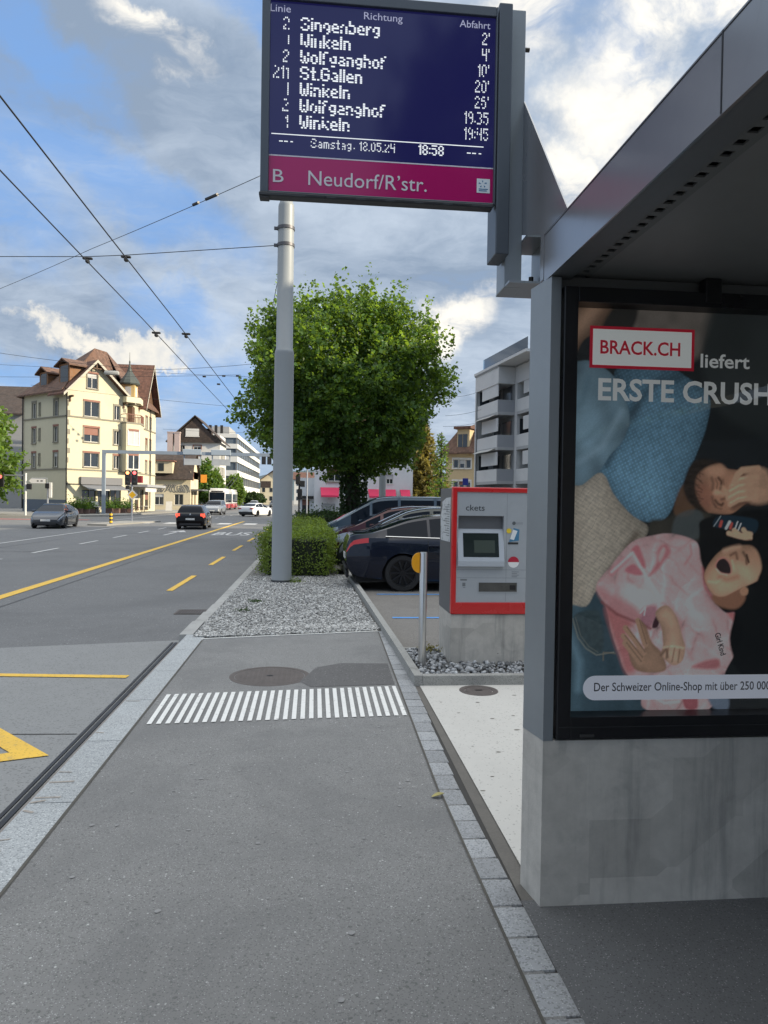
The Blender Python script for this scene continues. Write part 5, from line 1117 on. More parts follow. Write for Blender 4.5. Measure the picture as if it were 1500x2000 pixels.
SEDAN = dict(L=4.95, W=1.88, fa=1.50, ra=-1.42, wr=.345, roofw=1.18, ws=(.45, 1.15), rw=(-2.0, -1.22), win=[(-1.72, -.95), (-.90, .02), (.10, 1.05)], mirror=.85, doors=(1.02, .05, -.95), handles=(.15, -.85), rail=(-1.75, 1.0), chrome=False, spokes=10, plate_r=.62, tl=.40, tl_rows=(4,), hl=.5,
    top=[(-2.475, .80), (-2.44, .97), (-2.36, 1.055), (-2.05, 1.09), (-1.8, 1.16), (-1.2, 1.36), (-.6, 1.445), (-.1, 1.455), (.35, 1.42), (.75, 1.25), (1.15, 1.02), (1.6, .95), (2.1, .84), (2.35, .72), (2.475, .55)],
    belt=[(-2.475, .75), (-2.36, .94), (-2.0, 1.00), (-1.2, .985), (0, .95), (1.1, .90), (1.7, .86), (2.2, .74), (2.475, .52)], low=[(-2.475, .52), (-2.40, .36), (-2.2, .27), (-1.0, .20), (1.0, .19), (2.2, .22), (2.40, .27), (2.475, .36)])
HATCH = dict(L=4.25, W=1.79, fa=1.32, ra=-1.28, wr=.32, roofw=1.16, ws=(.55, 1.22), rw=(-2.03, -1.66), win=[(-1.55, -.95), (-.88, -.02), (.06, 1.1)], mirror=.9, doors=(1.05, .0, -.9), handles=(.1, -.75), spokes=5, plate_r=.62, tl=.22, tl_rows=(3, 4), hl=.5,
    top=[(-2.125, .80), (-2.09, .93), (-2.02, 1.02), (-1.9, 1.20), (-1.72, 1.37), (-1.55, 1.435), (-.8, 1.475), (-.1, 1.48), (.45, 1.43), (.85, 1.25), (1.22, 1.03), (1.6, .95), (1.95, .80), (2.08, .66), (2.125, .52)],
    belt=[(-2.125, .78), (-2.05, .95), (-1.6, .97), (0, .93), (1.2, .90), (1.7, .83), (2.0, .72), (2.125, .50)], low=[(-2.125, .50), (-2.07, .34), (-1.9, .26), (0, .19), (1.8, .22), (2.05, .27), (2.125, .34)])
FAST = dict(SEDAN, L=4.70, W=1.87, ws=(.50, 1.35), rw=(-1.95, -.70), win=[(-1.5, -.62), (-.55, .12), (.2, 1.22)], rail=None, spokes=8, fa=1.44, ra=-1.43, hl=.55, hl_rows=(4,),
    top=[(-2.35, .82), (-2.30, .98), (-2.2, 1.06), (-1.9, 1.11), (-1.4, 1.26), (-.7, 1.42), (-.1, 1.445), (.4, 1.40), (.9, 1.20), (1.35, .98), (1.7, .88), (2.05, .76), (2.25, .66), (2.35, .52)],
    belt=[(-2.35, .78), (-2.2, .96), (-1.4, .97), (0, .92), (1.1, .88), (1.6, .83), (2.1, .68), (2.35, .48)], low=[(-2.35, .50), (-2.29, .36), (-2.1, .26), (0, .19), (2.1, .21), (2.29, .25), (2.35, .32)])
MPV = dict(L=4.85, W=1.92, fa=1.50, ra=-1.45, wr=.345, roofw=1.42, ws=(.90, 1.85), rw=(-2.34, -2.0), win=[(-2.0, -1.10), (-1.02, -.02), (.06, .82), (.90, 1.45)], mirror=1.15, handles=(.2, -.9), rail=None, spokes=10, plate_r=.8, tl=.2, hl=.6, hl_rows=(3, 4), roofline=(-2.0, .7),
    top=[(-2.425, .85), (-2.38, 1.1), (-2.28, 1.45), (-2.12, 1.72), (-1.9, 1.80), (-1, 1.845), (0, 1.845), (.6, 1.80), (1.0, 1.62), (1.45, 1.34), (1.85, 1.10), (2.1, .98), (2.32, .80), (2.425, .58)],
    belt=[(-2.425, .83), (-2.3, 1.02), (-1, 1.04), (.8, 1.0), (1.5, .95), (1.9, .90), (2.2, .76), (2.425, .54)], low=[(-2.425, .52), (-2.37, .34), (-2.2, .26), (0, .20), (2.1, .22), (2.35, .27), (2.425, .36)])
COMPACT = dict(HATCH, L=4.38, W=1.80, wr=.325, ws=(.62, 1.45), rw=(-2.1, -1.75), win=[(-1.6, -1.0), (-.92, .02), (.10, .72), (.80, 1.18)], mirror=1.0, hl=.65, hl_rows=(3, 4), fa=1.36, ra=-1.30, roofw=1.22,
    top=[(-2.19, .82), (-2.15, .98), (-2.06, 1.18), (-1.88, 1.42), (-1.6, 1.53), (-.8, 1.575), (0, 1.57), (.5, 1.50), (.95, 1.30), (1.45, 1.05), (1.75, .95), (2.02, .80), (2.13, .68), (2.19, .54)],
    belt=[(-2.19, .80), (-2.1, .98), (-1.5, 1.0), (0, .96), (1.2, .93), (1.7, .86), (2.05, .72), (2.19, .50)], low=[(-2.19, .50), (-2.13, .34), (-1.95, .26), (0, .19), (1.85, .22), (2.12, .27), (2.19, .34)])
SUV = dict(MPV, L=4.6, W=1.88, wr=.36, roofline=None,
    top=[(-2.3, .9), (-2.26, 1.1), (-2.15, 1.35), (-1.95, 1.58), (-1.7, 1.65), (-.8, 1.69), (0, 1.68), (.5, 1.62), (.95, 1.40), (1.35, 1.12), (1.8, 1.04), (2.1, .95), (2.25, .80), (2.3, .62)],
    belt=[(-2.3, .88), (-2.2, 1.05), (-1, 1.08), (.8, 1.04), (1.35, 1.02), (1.9, .95), (2.2, .80), (2.3, .58)], low=[(-2.3, .55), (-2.25, .38), (-2.0, .30), (0, .24), (2.0, .26), (2.25, .32), (2.3, .42)], ws=(.6, 1.32), rw=(-2.2, -1.85), win=[(-1.9, -1.10), (-1.02, -.02), (.06, 1.1)], mirror=1.0, fa=1.42, ra=-1.35, clad=True)
ZP = -0.03
gp = 'cars parked in the bays behind the hedge'
jag = car('parked_car', 'black saloon parked with its red rear lamps towards the street, nearest the ticket machine', SEDAN, (3.10, 14.16, ZP), 90, paint('black_paint', (.006, .009, .020), .0), gp, RIMD)
m = MB()
car('parked_car', 'dark green-grey car with a pale roof edge, second from the ticket machine', dict(COMPACT, roofline=(-1.9, 1.2)), (2.75, 16.72, ZP), 272, paint('green_grey_paint', (.045, .052, .050), .4), gp)
car('parked_car', 'dark maroon car parked nose to the hedge between two others', dict(COMPACT, roofline=(-1.9, .5)), (2.55, 19.25, ZP), 271, paint('maroon_paint', (.050, .008, .012), .2), gp)
car('parked_car', 'tall blue-grey people carrier parked farthest back in the row', MPV, (2.55, 21.85, ZP), 270, paint('blue_grey_paint', (.035, .060, .085), .3), gp)
gd = 'cars driving on the road'
te = car('moving_car', 'dark grey saloon coming round the junction in front of the yellow house', FAST, (-15.35, 44.6, ZR), 174, paint('slate_paint', (.055, .062, .075), .5), gd, RIMD)
go = car('moving_car', 'black hatchback seen from behind waiting beside the long yellow line', HATCH, (-7.35, 45.6, ZR), -2, paint('black_paint2', (.008, .009, .011), .2), gd, RIMS, True)
lamps_rear(go, HATCH, LITR, .60, .84, .80, .95)
m = MB(); m.lathe([(.05, 0), (.05, .012), (0, .014)], 14, False); 
em = MB(); em.at(Matrix.Translation((-2.128, 0, .90)) @ Matrix.Rotation(-math.pi/2, 4, 'Y')); em.lathe([(.055, 0), (.05, .012), (0, .013)], 14, False); em.build('badge', CHROME, go)
cl = car('moving_car', 'white saloon driving away at an angle on the right-hand lane', SEDAN, (-6.2, 79.0, ZR), 22, paint('white_paint_car', (.72, .73, .74), .0), gd, RIMD)
lamps_rear(cl, SEDAN, LAMPR, .50, .86, .80, .92); m = MB(); m.box(-2.49, -2.3, -.80, .80, .34, .50, .02); m.build('rear_diffuser', TRIM, cl)
car('moving_car', 'silver-grey off-roader coming towards us in front of the trolleybus', SUV, (-11.2, 84.0, ZR), 182, paint('silver_paint', (.30, .32, .34), .5), gd)
car('moving_car', 'small light car far up the road near the white office block', COMPACT, (-12.2, 150.0, ZR), 181, paint('pale_paint', (.45, .46, .47), .2), gd)
car('moving_car', 'far dark car beside the white office block', COMPACT, (-9.0, 165.0, ZR), 181, paint('dark_paint3', (.05, .055, .06), .2), gd)
# low sports-style chin details of the nearest parked saloon
hx = SEDAN['L']/2
m = MB(); m.box(-hx-.02, -hx+.10, -.70, .70, .40, .44, .01); m.build('bumper_strip', TRIM, jag)
# trolleybus
bus = thing('trolleybus', 'white articulated trolleybus with red skirt coming towards us, poles raised', 'bus', (-15.1, 115, ZR))
BW = pbr('bus_white', (.70, .70, .69), .3, 0, .03, 1, coat=.5); BR = pbr('bus_red', (.42, .03, .03), .3, 0, .03, 1, coat=.4)
bx0, bx1 = -16.4, -13.86
def bus_section(y0, y1, nm):
    m = MB(); m.box(bx0, bx1, y0, y1, ZR+1.0, ZR+3.15, .12); m.box(bx0+.1, bx1-.1, y0+.3, y1-.2, ZR+3.14, ZR+3.48, .12); m.build(nm, BW, bus, angle=40)
    m = MB(); m.box(bx0-.004, bx1+.004, y0+.01, y1-.01, ZR+.30, ZR+.985, .05); m.build('skirt', BR, bus)
    n = int((y1-y0)/1.5)
    for k in range(n):
        a = y0+.25+k*(y1-y0-.5)/n; b = a+(y1-y0-.5)/n-.12
        for xx in ((bx1-.02, bx1+.012), (bx0-.012, bx0+.02)):
            m = MB(); m.box(xx[0], xx[1], a, b, ZR+1.25, ZR+2.65, .01); m.build('side_window', CGLASS, bus)
bus_section(115, 124.2, 'front_section'); bus_section(125.2, 133, 'rear_section')
m = MB(); m.box(bx0+.1, bx1-.1, 124.2, 125.2, ZR+.4, ZR+3.0); m.build('bellows', TRIM, bus)
m = MB(); m.box(bx0+.10, bx1-.10, 114.985, 115.05, ZR+1.15, ZR+2.85, .04); m.build('windscreen', CGLASS, bus)
m = MB(); m.box(bx0+.35, bx1-.35, 114.98, 115.02, ZR+2.88, ZR+3.08, .02); m.build('destination_panel', TRIM, bus)
for s in (bx0+.35, bx1-.35): m = MB(); m.box(s-.14, s+.14, 114.99, 115.03, ZR+.62, ZR+.78, .03); m.build('headlight', LAMPW, bus)
for yy in (117.6, 122.6, 130.2):
    for s in (1, -1):
        m = MB(); m.at(Matrix.Translation(((bx1-.12 if s > 0 else bx0+.12), yy, ZR+.48)) @ Matrix.Rotation(s*math.pi/2, 4, 'Y')); m.lathe([(.25, -.13), (.46, -.13), (.48, -.1), (.48, .1), (.46, .15), (.25, .16), (0, .12)], 20, False); m.build('wheel', TYRE, bus)
for s in (-.35, .35):
    m = MB(); m.tube([(-15.1+s, 126.5, ZR+3.5), (-14.2+s*.8, 133.5, 5.6)], .05, 6); m.build('trolley_pole', TRIM, bus)
# ------------------------------------------------------------------ buildings
def plaster(name, col, **k): return pbr(name, col, .9, 0, .07, .5, None, .004, 30, stain=(tuple(x*.72 for x in col), .5, .52, .8, .35), **k)
YELW = plaster('yellow_plaster', (.54, .505, .375)); WHITEW = plaster('white_plaster', (.60, .60, .58)); GREYW = plaster('grey_plaster', (.30, .305, .31)); CREAM = plaster('cream_plaster', (.60, .53, .38)); OCHRE = plaster('ochre_plaster', (.50, .39, .235))
def tile_mat(name, col, sc=4.0):
    m = pbr(name, col, .85, 0, .18, 1.2, None, 0, stain=(tuple(x*.45 for x in col), 1.0, .5, .75, .5))
    t = NT(m.node_tree); b = t.n['Principled BSDF']; c = b.inputs['Base Color'].links[0].from_socket
    tc = t.new('ShaderNodeTexCoord'); mp = t.new('ShaderNodeMapping'); t.put(mp.inputs[0], tc.outputs['Object']); mp.inputs['Scale'].default_value = (1, 1, 1)
    vo = t.new('ShaderNodeTexVoronoi'); t.put(vo.inputs['Vector'], mp.outputs[0]); vo.inputs['Scale'].default_value = sc; s = t.new('ShaderNodeSeparateColor'); t.put(s.inputs[0], vo.outputs['Color'])
    t.put(b.inputs['Base Color'], t.scale(c, t.ramp(s.outputs[0], 0, 1, .7, 1.3, False))); return m
TILE = tile_mat('brown_roof_tile', (.115, .055, .038)); TILE_R = tile_mat('red_roof_tile', (.120, .068, .048)); TILE_D = tile_mat('dark_roof_tile', (.050, .036, .030))
SHUT = pbr('red_brown_trim', (.22, .10, .075), .7, 0, .1, 3); STONEW = pbr('window_surround', (.22, .205, .165), .8, 0, .1, 3); WFR = pbr('white_window_frame', (.62, .61, .58), .6, 0, 0); PANE = pbr('window_pane', (.025, .032, .040), .06, 0, 0, spec=.8); WOODF = pbr('brown_wood', (.10, .055, .03), .7, 0, .2, 4); DPIPE = pbr('downpipe', (.03, .028, .026), .5, .3, 0)
CURT = pbr('curtain', (.45, .46, .46), .8, 0, .1, 4)
class Wall:
    """an upright wall: o = lower corner, u = direction along it, n = outward"""
    def __init__(s, o, u, n=None): s.o = Vector(o); s.u = Vector((u[0], u[1], 0)).normalized(); s.n = Vector((n[0], n[1], 0)).normalized() if n else Vector((s.u.y, -s.u.x, 0)); s.holes = []
    def p(s, a, z, d=0): q_ = s.o+s.u*a+s.n*d; return (q_.x, q_.y, z)
    def upx(s, px):
        d = ray(px, 970); A = s.o; den = s.u.x*d.y-s.u.y*d.x; return (d.x*A.y-d.y*A.x)/den if abs(den) > 1e-9 else 0
    def bx(s, mb, a0, a1, z0, z1, d0, d1):
        q_ = [s.p(a, z, d) for z in (z0, z1) for d in (d0, d1) for a in (a0, a1)]
        f = [(0, 2, 3, 1), (4, 5, 7, 6), (0, 1, 5, 4), (2, 6, 7, 3), (0, 4, 6, 2), (1, 3, 7, 5)]
        if s.u.cross(s.n).z < 0: f = [g[::-1] for g in f]
        mb.add(q_, f); return mb
    def face(s, mb, L, z0, z1, dep=.16):
        us = sorted({0, L, *[h[0] for h in s.holes], *[h[1] for h in s.holes]}); zs = sorted({z0, z1, *[h[2] for h in s.holes], *[h[3] for h in s.holes]})
        for a, b in zip(us, us[1:]):
            for c, d in zip(zs, zs[1:]):
                m_ = ((a+b)/2, (c+d)/2)
                if any(h[0] < m_[0] < h[1] and h[2] < m_[1] < h[3] for h in s.holes): continue
                mb.add([s.p(a, c), s.p(b, c), s.p(b, d), s.p(a, d)], [(0, 1, 2, 3)])
        for h in s.holes:
            a, b, c, d = h[:4]
            for q_ in (((a, c), (b, c)), ((b, c), (b, d)), ((b, d), (a, d)), ((a, d), (a, c))):
                mb.add([s.p(*q_[0]), s.p(*q_[0], -dep), s.p(*q_[1], -dep), s.p(*q_[1])], [(0, 1, 2, 3)])
    def window(s, par, a0, a1, z0, z1, surround=STONEW, sash=2, top=None, sill=True, dep=.14, frame=WFR, pane=PANE, proud=.05, sw=.14):
        s.holes.append((a0, a1, z0, z1))
        m = MB()
        if surround is not None:
            s.bx(m, a0-sw, a0, z0, z1, -.02, proud); s.bx(m, a1, a1+sw, z0, z1, -.02, proud); s.bx(m, a0-sw, a1+sw, z0-.12, z0, -.02, proud+.06)
            if top is None: s.bx(m, a0-sw, a1+sw, z1, z1+sw, -.02, proud)
            w = m.build('window', surround, par)
            if top is not None: m = MB(); s.bx(m, a0-sw, a1+sw, z1, z1+sw*1.5, -.02, proud+.01); m.build('lintel', top, w)
        else:
            s.bx(m, a0, a1, z0-.05, z0, -.02, .05); w = m.build('window', frame, par)
        m = MB(); fw = .06; n = sash
        s.bx(m, a0, a0+fw, z0, z1, -dep, -dep+.05); s.bx(m, a1-fw, a1, z0, z1, -dep, -dep+.05); s.bx(m, a0+fw, a1-fw, z0, z0+fw, -dep, -dep+.05); s.bx(m, a0+fw, a1-fw, z1-fw, z1, -dep, -dep+.05)
        for k in range(1, n): c = a0+(a1-a0)*k/n; s.bx(m, c-fw/2, c+fw/2, z0+fw, z1-fw, -dep, -dep+.05)
        m.build('frame', frame, w)
        m = MB(); m.add([s.p(a0, z0, -dep+.01), s.p(a1, z0, -dep+.01), s.p(a1, z1, -dep+.01), s.p(a0, z1, -dep+.01)], [(0, 1, 2, 3)]); m.build('pane', pane, w)
        rb_ = s._r = getattr(s, '_r', random.Random(int(abs(s.o.x*13+s.o.y*7)))); k = rb_.random()
        if k < .45: m = MB(); zz_ = z1-(z1-z0)*rb_.choice((.18, .3, .5)); s.bx(m, a0+.01, a1-.01, zz_, z1-.01, -dep+.055, -dep+.07); m.build('blind', SHUT if k < .2 else CURT, w)
        return w
def slab_roof(mb, pts, thick=.16):
    """a sloping roof plane with thickness (pts counter-clockwise seen from above)"""
    n = len(pts); lo = [(p[0], p[1], p[2]-thick) for p in pts]
    mb.add(list(pts)+lo, [tuple(range(n)), tuple(range(2*n-1, n-1, -1))]+[(i, n+i, n+(i+1) % n, (i+1) % n) for i in range(n)])

# --- the yellow corner house
A = Vector((-26.0, 78.5, -.1)); ul = Vector((-.743, .669, 0)); ug = Vector((.669, .743, 0)); ur = Vector((.03, 1, 0)).normalized()
yh = thing('corner_house', 'tall yellow four-storey corner house with brown roofs, a bay and a small spire', 'house', tuple(A))
EZ = 12.85; LL = 8.9; LG = 7.1; B_ = A+ug*LG; LR = 13.4
wl_ = Wall(A+ul*LL, -ul); wg = Wall(A, ug); wr_ = Wall(B_, ur)
def ru(w, px): return w.upx(px)
rowz = ((4.85, 6.35), (7.55, 9.10), (10.30, 11.90))
for i, (z0, z1) in enumerate(rowz):
    for px0, px1 in ((61, 70), (103, 113)): wl_.window(yh, ru(wl_, px0)+.12, ru(wl_, px1)-.12, z0-.1, z1, top=SHUT if i < 2 else STONEW, sash=2)
    a = ru(wl_, 76.5); wl_.window(yh, a-.14, a+.14, z0+.2, z1-.1, sash=1, sw=.08)
    wg.window(yh, ru(wg, 163), ru(wg, 191.5), z0, z1, top=SHUT, sash=2); wg.window(yh, ru(wg, 221.5), ru(wg, 232), z0-.05, z1-.1, top=STONEW if i else SHUT, sash=2)
    for px in (284.5, 292, 300.5): a = ru(wr_, px); wr_.window(yh, a-.42, a+.42, z0-.1, z1-.15, top=SHUT, sash=2, sw=.1) if 0 < a < LR-.8 else None
# ground floor openings
wg.window(yh, ru(wg, 160), ru(wg, 187), 1.0, 2.35, surround=None, sash=2, frame=TRIM if False else DPIPE); wg.window(yh, ru(wg, 191), ru(wg, 214), .55, 2.4, surround=None, sash=3, frame=DPIPE); wg.window(yh, ru(wg, 216), ru(wg, 236), .1, 2.45, surround=None, sash=2, frame=WOODF)
for k in range(4): wr_.window(yh, 1.6+k*2.3, 3.2+k*2.3, .1, 2.6, surround=None, sash=2, frame=WOODF)
m = MB(); wl_.face(m, LL, -.3, EZ); wg.face(m, LG, -.3, EZ); wr_.face(m, LR, -.3, EZ)
# the front gable triangle with its attic window
gm_ = wg.upx(181); hz = 16.3
wa0, wa1, wz0, wz1 = ru(wg, 168.5), ru(wg, 188), 13.35, 14.95
m.add([wg.p(0, EZ), wg.p(wa0, EZ), wg.p(wa0, EZ+(hz-EZ)*wa0/gm_)], [(0, 1, 2)])
for (a, b) in ((wa0, gm_), (gm_, wa1)):
    za = EZ+(hz-EZ)*(a/gm_ if a <= gm_ else (LG-a)/(LG-gm_)); zb = EZ+(hz-EZ)*(b/gm_ if b <= gm_ else (LG-b)/(LG-gm_))
    m.add([wg.p(a, EZ), wg.p(b, EZ), wg.p(b, wz0), wg.p(a, wz0)], [(0, 1, 2, 3)]); m.add([wg.p(a, wz1), wg.p(b, wz1), wg.p(b, zb), wg.p(a, za)], [(0, 1, 2, 3)])
m.add([wg.p(wa1, EZ), wg.p(LG, EZ), wg.p(wa1, EZ+(hz-EZ)*(LG-wa1)/(LG-gm_))], [(0, 1, 2)])
Cc = B_+ur*LR; Dd = A+ul*LL; Ee = Dd+Vector((1, 9, 0))
for p0, p1 in ((Cc, Ee), (Ee, Dd)): m.add([(p0.x, p0.y, -.3), (p1.x, p1.y, -.3), (p1.x, p1.y, EZ), (p0.x, p0.y, EZ)], [(0, 1, 2, 3)])
m.build('wall', YELW, yh)
hs = list(wg.holes); wg.window(yh, wa0, wa1, wz0, wz1, sash=2, top=SHUT); wg.holes = hs
m = MB()
for w, L in ((wl_, LL), (wg, LG), (wr_, LR)):
    for z in (4.45, 10.05): w.bx(m, .02, L-.02, z, z+.14, -.02, .09)
for k in range(7): wg.bx(m, -.02, .42 if k % 2 else .26, 5.2+k*1.0, 5.75+k*1.0, -.02, .03)
for k in range(7): wg.bx(m, LG-.38, LG-.1 if k % 2 else LG-.02, 5.2+k*1.0, 5.6+k*1.0, -.02, .03)
m.build('string_course', STONEW, yh)
m = MB(); wl_.bx(m, 0, LL, -.3, 1.25, -.01, .05); m.build('base_course', pbr('blue_grey_base', (.10, .125, .16), .8, 0, .1, 1), yh)
m = MB(); m.tube([wg.p(-.02, 0.2, .12), wg.p(-.02, EZ-.1, .12), wg.p(-.5, EZ+.15, .5)], .07, 8); m.tube([wg.p(.05, 4.2, .1)+() if False else wg.p(-.02, 2.95, .11), wg.p(2.2, 2.95, .11), wg.p(2.5, 3.25, .11)], .05, 6); m.build('downpipe', DPIPE, yh)
m = MB(); m.tube([wl_.p(0.05, .2, .12), wl_.p(0.05, EZ, .12)], .07, 8); m.build('downpipe', DPIPE, yh)
m = MB(); a_r = ru(wr_, 291); m.tube([wr_.p(a_r, .2, .12), wr_.p(a_r, EZ, .12)], .06, 8); m.build('downpipe', DPIPE, yh)
# bay on the corner between the two fronts, balcony on top, then dormer with spire
bc = B_+ug*-.1; bay = [tuple((B_-ug*.55).xy), tuple((B_-ug*.55+wg.n*.9).xy), tuple((B_+Vector((1.55, .35, 0))).xy), tuple((B_+Vector((1.35, 2.6, 0))).xy), tuple((B_+ur*2.9).xy)]
m = MB(); m.prism(bay, 4.5, 9.9, 'z'); m.build('bay', YELW, yh)
wb = Wall((*bay[1], 0), (bay[2][0]-bay[1][0], bay[2][1]-bay[1][1])); Lb = (Vector(bay[2])-Vector(bay[1])).length
for z0, z1 in rowz[:2]:
    w = wb; c = Lb/2
    mm = MB(); w.bx(mm, c-.78, c-.66, z0-.1, z1+.1, 0, .06); w.bx(mm, c+.66, c+.78, z0-.1, z1+.1, 0, .06); w.bx(mm, c-.66, c+.66, z0-.1, z0, 0, .08); w.bx(mm, c-.05, c+.05, z0, z1, 0, .06); wi = mm.build('window', WFR, yh)
    mm = MB(); w.bx(mm, c-.66, c+.66, z1-.02, z1+.22, 0, .07); mm.build('lintel', SHUT, wi); mm = MB(); w.bx(mm, c-.66, c-.05, z0, z1-.02, .0, .02); w.bx(mm, c+.05, c+.66, z0, z1-.02, 0, .02); mm.build('pane', PANE if z0 < 6 else CURT, wi)
m = MB(); m.prism([((p[0]-B_.x)*1.05+B_.x, (p[1]-B_.y)*1.05+B_.y) for p in bay], 9.9, 10.08, 'z'); m.build('balcony_slab', STONEW, yh)
m = MB()
for (p, q_) in zip(bay[1:], bay[2:]+bay[:0]):
    p_, q2 = Vector(p), Vector(q_)
    for k in range(9): c = p_.lerp(q2, k/8); m.tube([(c.x, c.y, 10.08), (c.x, c.y, 10.95)], .025, 5)
    m.tube([(*p_, 10.97), (*q2, 10.97)], .04, 6)
p_, q2 = Vector(bay[0]), Vector(bay[1]); m.tube([(*p_, 10.97), (*q2, 10.97)], .04, 6); m.build('railing', SHUT, yh)
m = MB(); m.box(B_.x-.35, B_.x+.55, B_.y+.5, B_.y+1.7, 10.1, 12.0); m.build('balcony_door', WOODF, yh)
m = MB(); m.prism([((p[0]-B_.x)*.95+B_.x, (p[1]-B_.y)*.95+B_.y) for p in bay], 12.3, 12.95, 'z'); m.build('bay_canopy', YELW, yh)
ov = .55
m = MB(); P = Vector((-25.0, 84.6, 18.5)); P2 = Vector((-24.2, 86.6, 18.5)); ez = EZ-.05
e0 = A+ul*(LL+ov)-ug*ov; e1 = A-ug*ov; e2 = A+wg.n*ov*.9; e3 = B_+wg.n*ov+ug*.2; e4 = Cc+wr_.n*ov; e5 = Ee
T = lambda v, z=ez: (v.x, v.y, z)
i1 = A-wg.n*.5+ug*.1; i3 = B_-wg.n*.5
slab_roof(m, [T(e0), T(e1), (P.x, P.y, P.z)]); slab_roof(m, [T(i1), T(i3), (P2.x, P2.y, P2.z), (P.x, P.y, P.z)]); slab_roof(m, [T(e3), T(e4), (P2.x, P2.y, P2.z)]); slab_roof(m, [T(e4), T(e5), (P.x, P.y, P.z), (P2.x, P2.y, P2.z)]); slab_roof(m, [T(e5), T(e0), (P.x, P.y, P.z)])
m.build('roof', TILE_R, yh)
m = MB(); ap = Vector(wg.p(gm_, hz+.12, .75)); le = Vector(wg.p(-.75, EZ-.45, .75)); re_ = Vector(wg.p(LG+.75, EZ-.45, .75)); bk = ap-wg.n*6.0; lb = le-wg.n*3.2; rb_ = re_-wg.n*3.2
slab_roof(m, [tuple(le), tuple(ap), tuple(bk), tuple(lb)][::-1]); slab_roof(m, [tuple(ap), tuple(re_), tuple(rb_), tuple(bk)][::-1]); gr_ = m.build('gable_roof', TILE, yh)
m = MB(); d_ = wg.n*.03
for a, b in ((le, ap), (ap, re_)): m.add([tuple(a+d_-Vector((0, 0, .30))), tuple(b+d_-Vector((0, 0, .30))), tuple(b+d_+Vector((0, 0, .02))), tuple(a+d_+Vector((0, 0, .02)))], [(0, 1, 2, 3)])
m.build('barge_board', pbr('pale_timber', (.40, .38, .32), .7, 0, .1, 3), gr_)
m = MB()
for a in (.35, LG-.35): wg.bx(m, a-.08, a+.08, EZ-.75, EZ-.55, 0, .7); wg.bx(m, a-.08, a+.08, EZ-1.2, EZ-.6, 0, .15)
wg.bx(m, gm_-.06, gm_+.06, hz-.95, hz-.2, .5, .62); wg.bx(m, gm_-.55, gm_+.55, hz-.85, hz-.75, .55, .62); m.build('bracket', WOODF, gr_)
# street gable at the far end
m = MB(); yc, hw_, rz_ = B_.y+9.2, 4.2, 18.3; xf = wr_.p(9.2, 0)[0]+.85; xb = -31
slab_roof(m, [(xf, yc-hw_, EZ-.5), (xf, yc, rz_), (xb, yc, rz_), (xb, yc-hw_, EZ-.5)][::-1]); slab_roof(m, [(xf, yc, rz_), (xf, yc+hw_, EZ-.5), (xb, yc+hw_, EZ-.5), (xb, yc, rz_)][::-1]); sg = m.build('street_gable_roof', TILE, yh)
m = MB(); m.prism([(yc-hw_+.7, EZ-.1), (yc+hw_-.7, EZ-.1), (yc, rz_-.75)], xf-.8, xf-.95, 'x'); m.build('gable_timber', WOODF, sg)
m = MB()
for s in (-1, 1): m.add([(xf+.02, yc+s*hw_, EZ-.85), (xf+.02, yc+s*hw_, EZ-.42), (xf+.02, yc, rz_+.08), (xf+.02, yc, rz_-.4)], [(0, 1, 2, 3)])
m.build('barge_board', MATS['pale_timber'], sg)
# dormers on the left slope
for px, yt, wd in ((74, 706, 1.25), (114, 696, 1.5)):
    a = wl_.upx(px); c = Vector(wl_.p(a, 0, -.9)); n = wl_.n; u = wl_.u; zt = 15.6 if px < 100 else 16.1; zb = 13.1
    m = MB(); f = c+n*.35
    def W3(du, dn, z): q_ = f+u*du-n*dn; return (q_.x, q_.y, z)
    m.add([W3(-wd*.7, 0, zb), W3(wd*.7, 0, zb), W3(wd*.7, 0, zt-.3), W3(-wd*.7, 0, zt-.3), W3(-wd*.7, 3, zb), W3(wd*.7, 3, zb), W3(wd*.7, 3, zt-.3), W3(-wd*.7, 3, zt-.3)], [(0, 1, 2, 3), (0, 3, 7, 4), (1, 5, 6, 2)]); dm = m.build('dormer', pbr('dormer_timber', (.20, .095, .04), .7, 0, .2, 4), yh)
    m = MB(); m.add([W3(-wd*.5, -.02, zb+.55), W3(wd*.5, -.02, zb+.55), W3(wd*.5, -.02, zt-.5), W3(-wd*.5, -.02, zt-.5)], [(0, 1, 2, 3)]); m.build('pane', PANE, dm)
    m = MB(); slab_roof(m, [W3(-wd*1.05, -.35, zt-.45), W3(0, -.35, zt+.30), W3(0, 4, zt+.35), W3(-wd*1.05, 4, zt-.45)][::-1]); slab_roof(m, [W3(0, -.35, zt+.30), W3(wd*1.05, -.35, zt-.45), W3(wd*1.05, 4, zt-.45), W3(0, 4, zt+.35)][::-1]); m.build('dormer_roof', TILE_R, dm)
c = wl_.upx(97); c_ = Vector(wl_.p(c, 0, -1.8)); m = MB(); m.box(c_.x-.3, c_.x+.3, c_.y-.3, c_.y+.3, 13.5, 15.9); m.build('chimney', pbr('chimney_dark', (.04, .035, .03), .8, 0, .2, 3), yh)
sp_ = B_+Vector((.10, 1.0, 0)); m = MB(); m.box(sp_.x-.75, sp_.x+.75, sp_.y-.7, sp_.y+.7, 12.7, 14.5); tw = m.build('tower_dormer', plaster('dormer_yellow', (.58, .42, .18)), yh)
m = MB(); m.box(sp_.x-.30, sp_.x+.35, sp_.y-.715, sp_.y-.69, 13.0, 14.2); m.box(sp_.x+.74, sp_.x+.765, sp_.y-.4, sp_.y+.4, 13.0, 14.2); m.build('pane', CURT, tw)
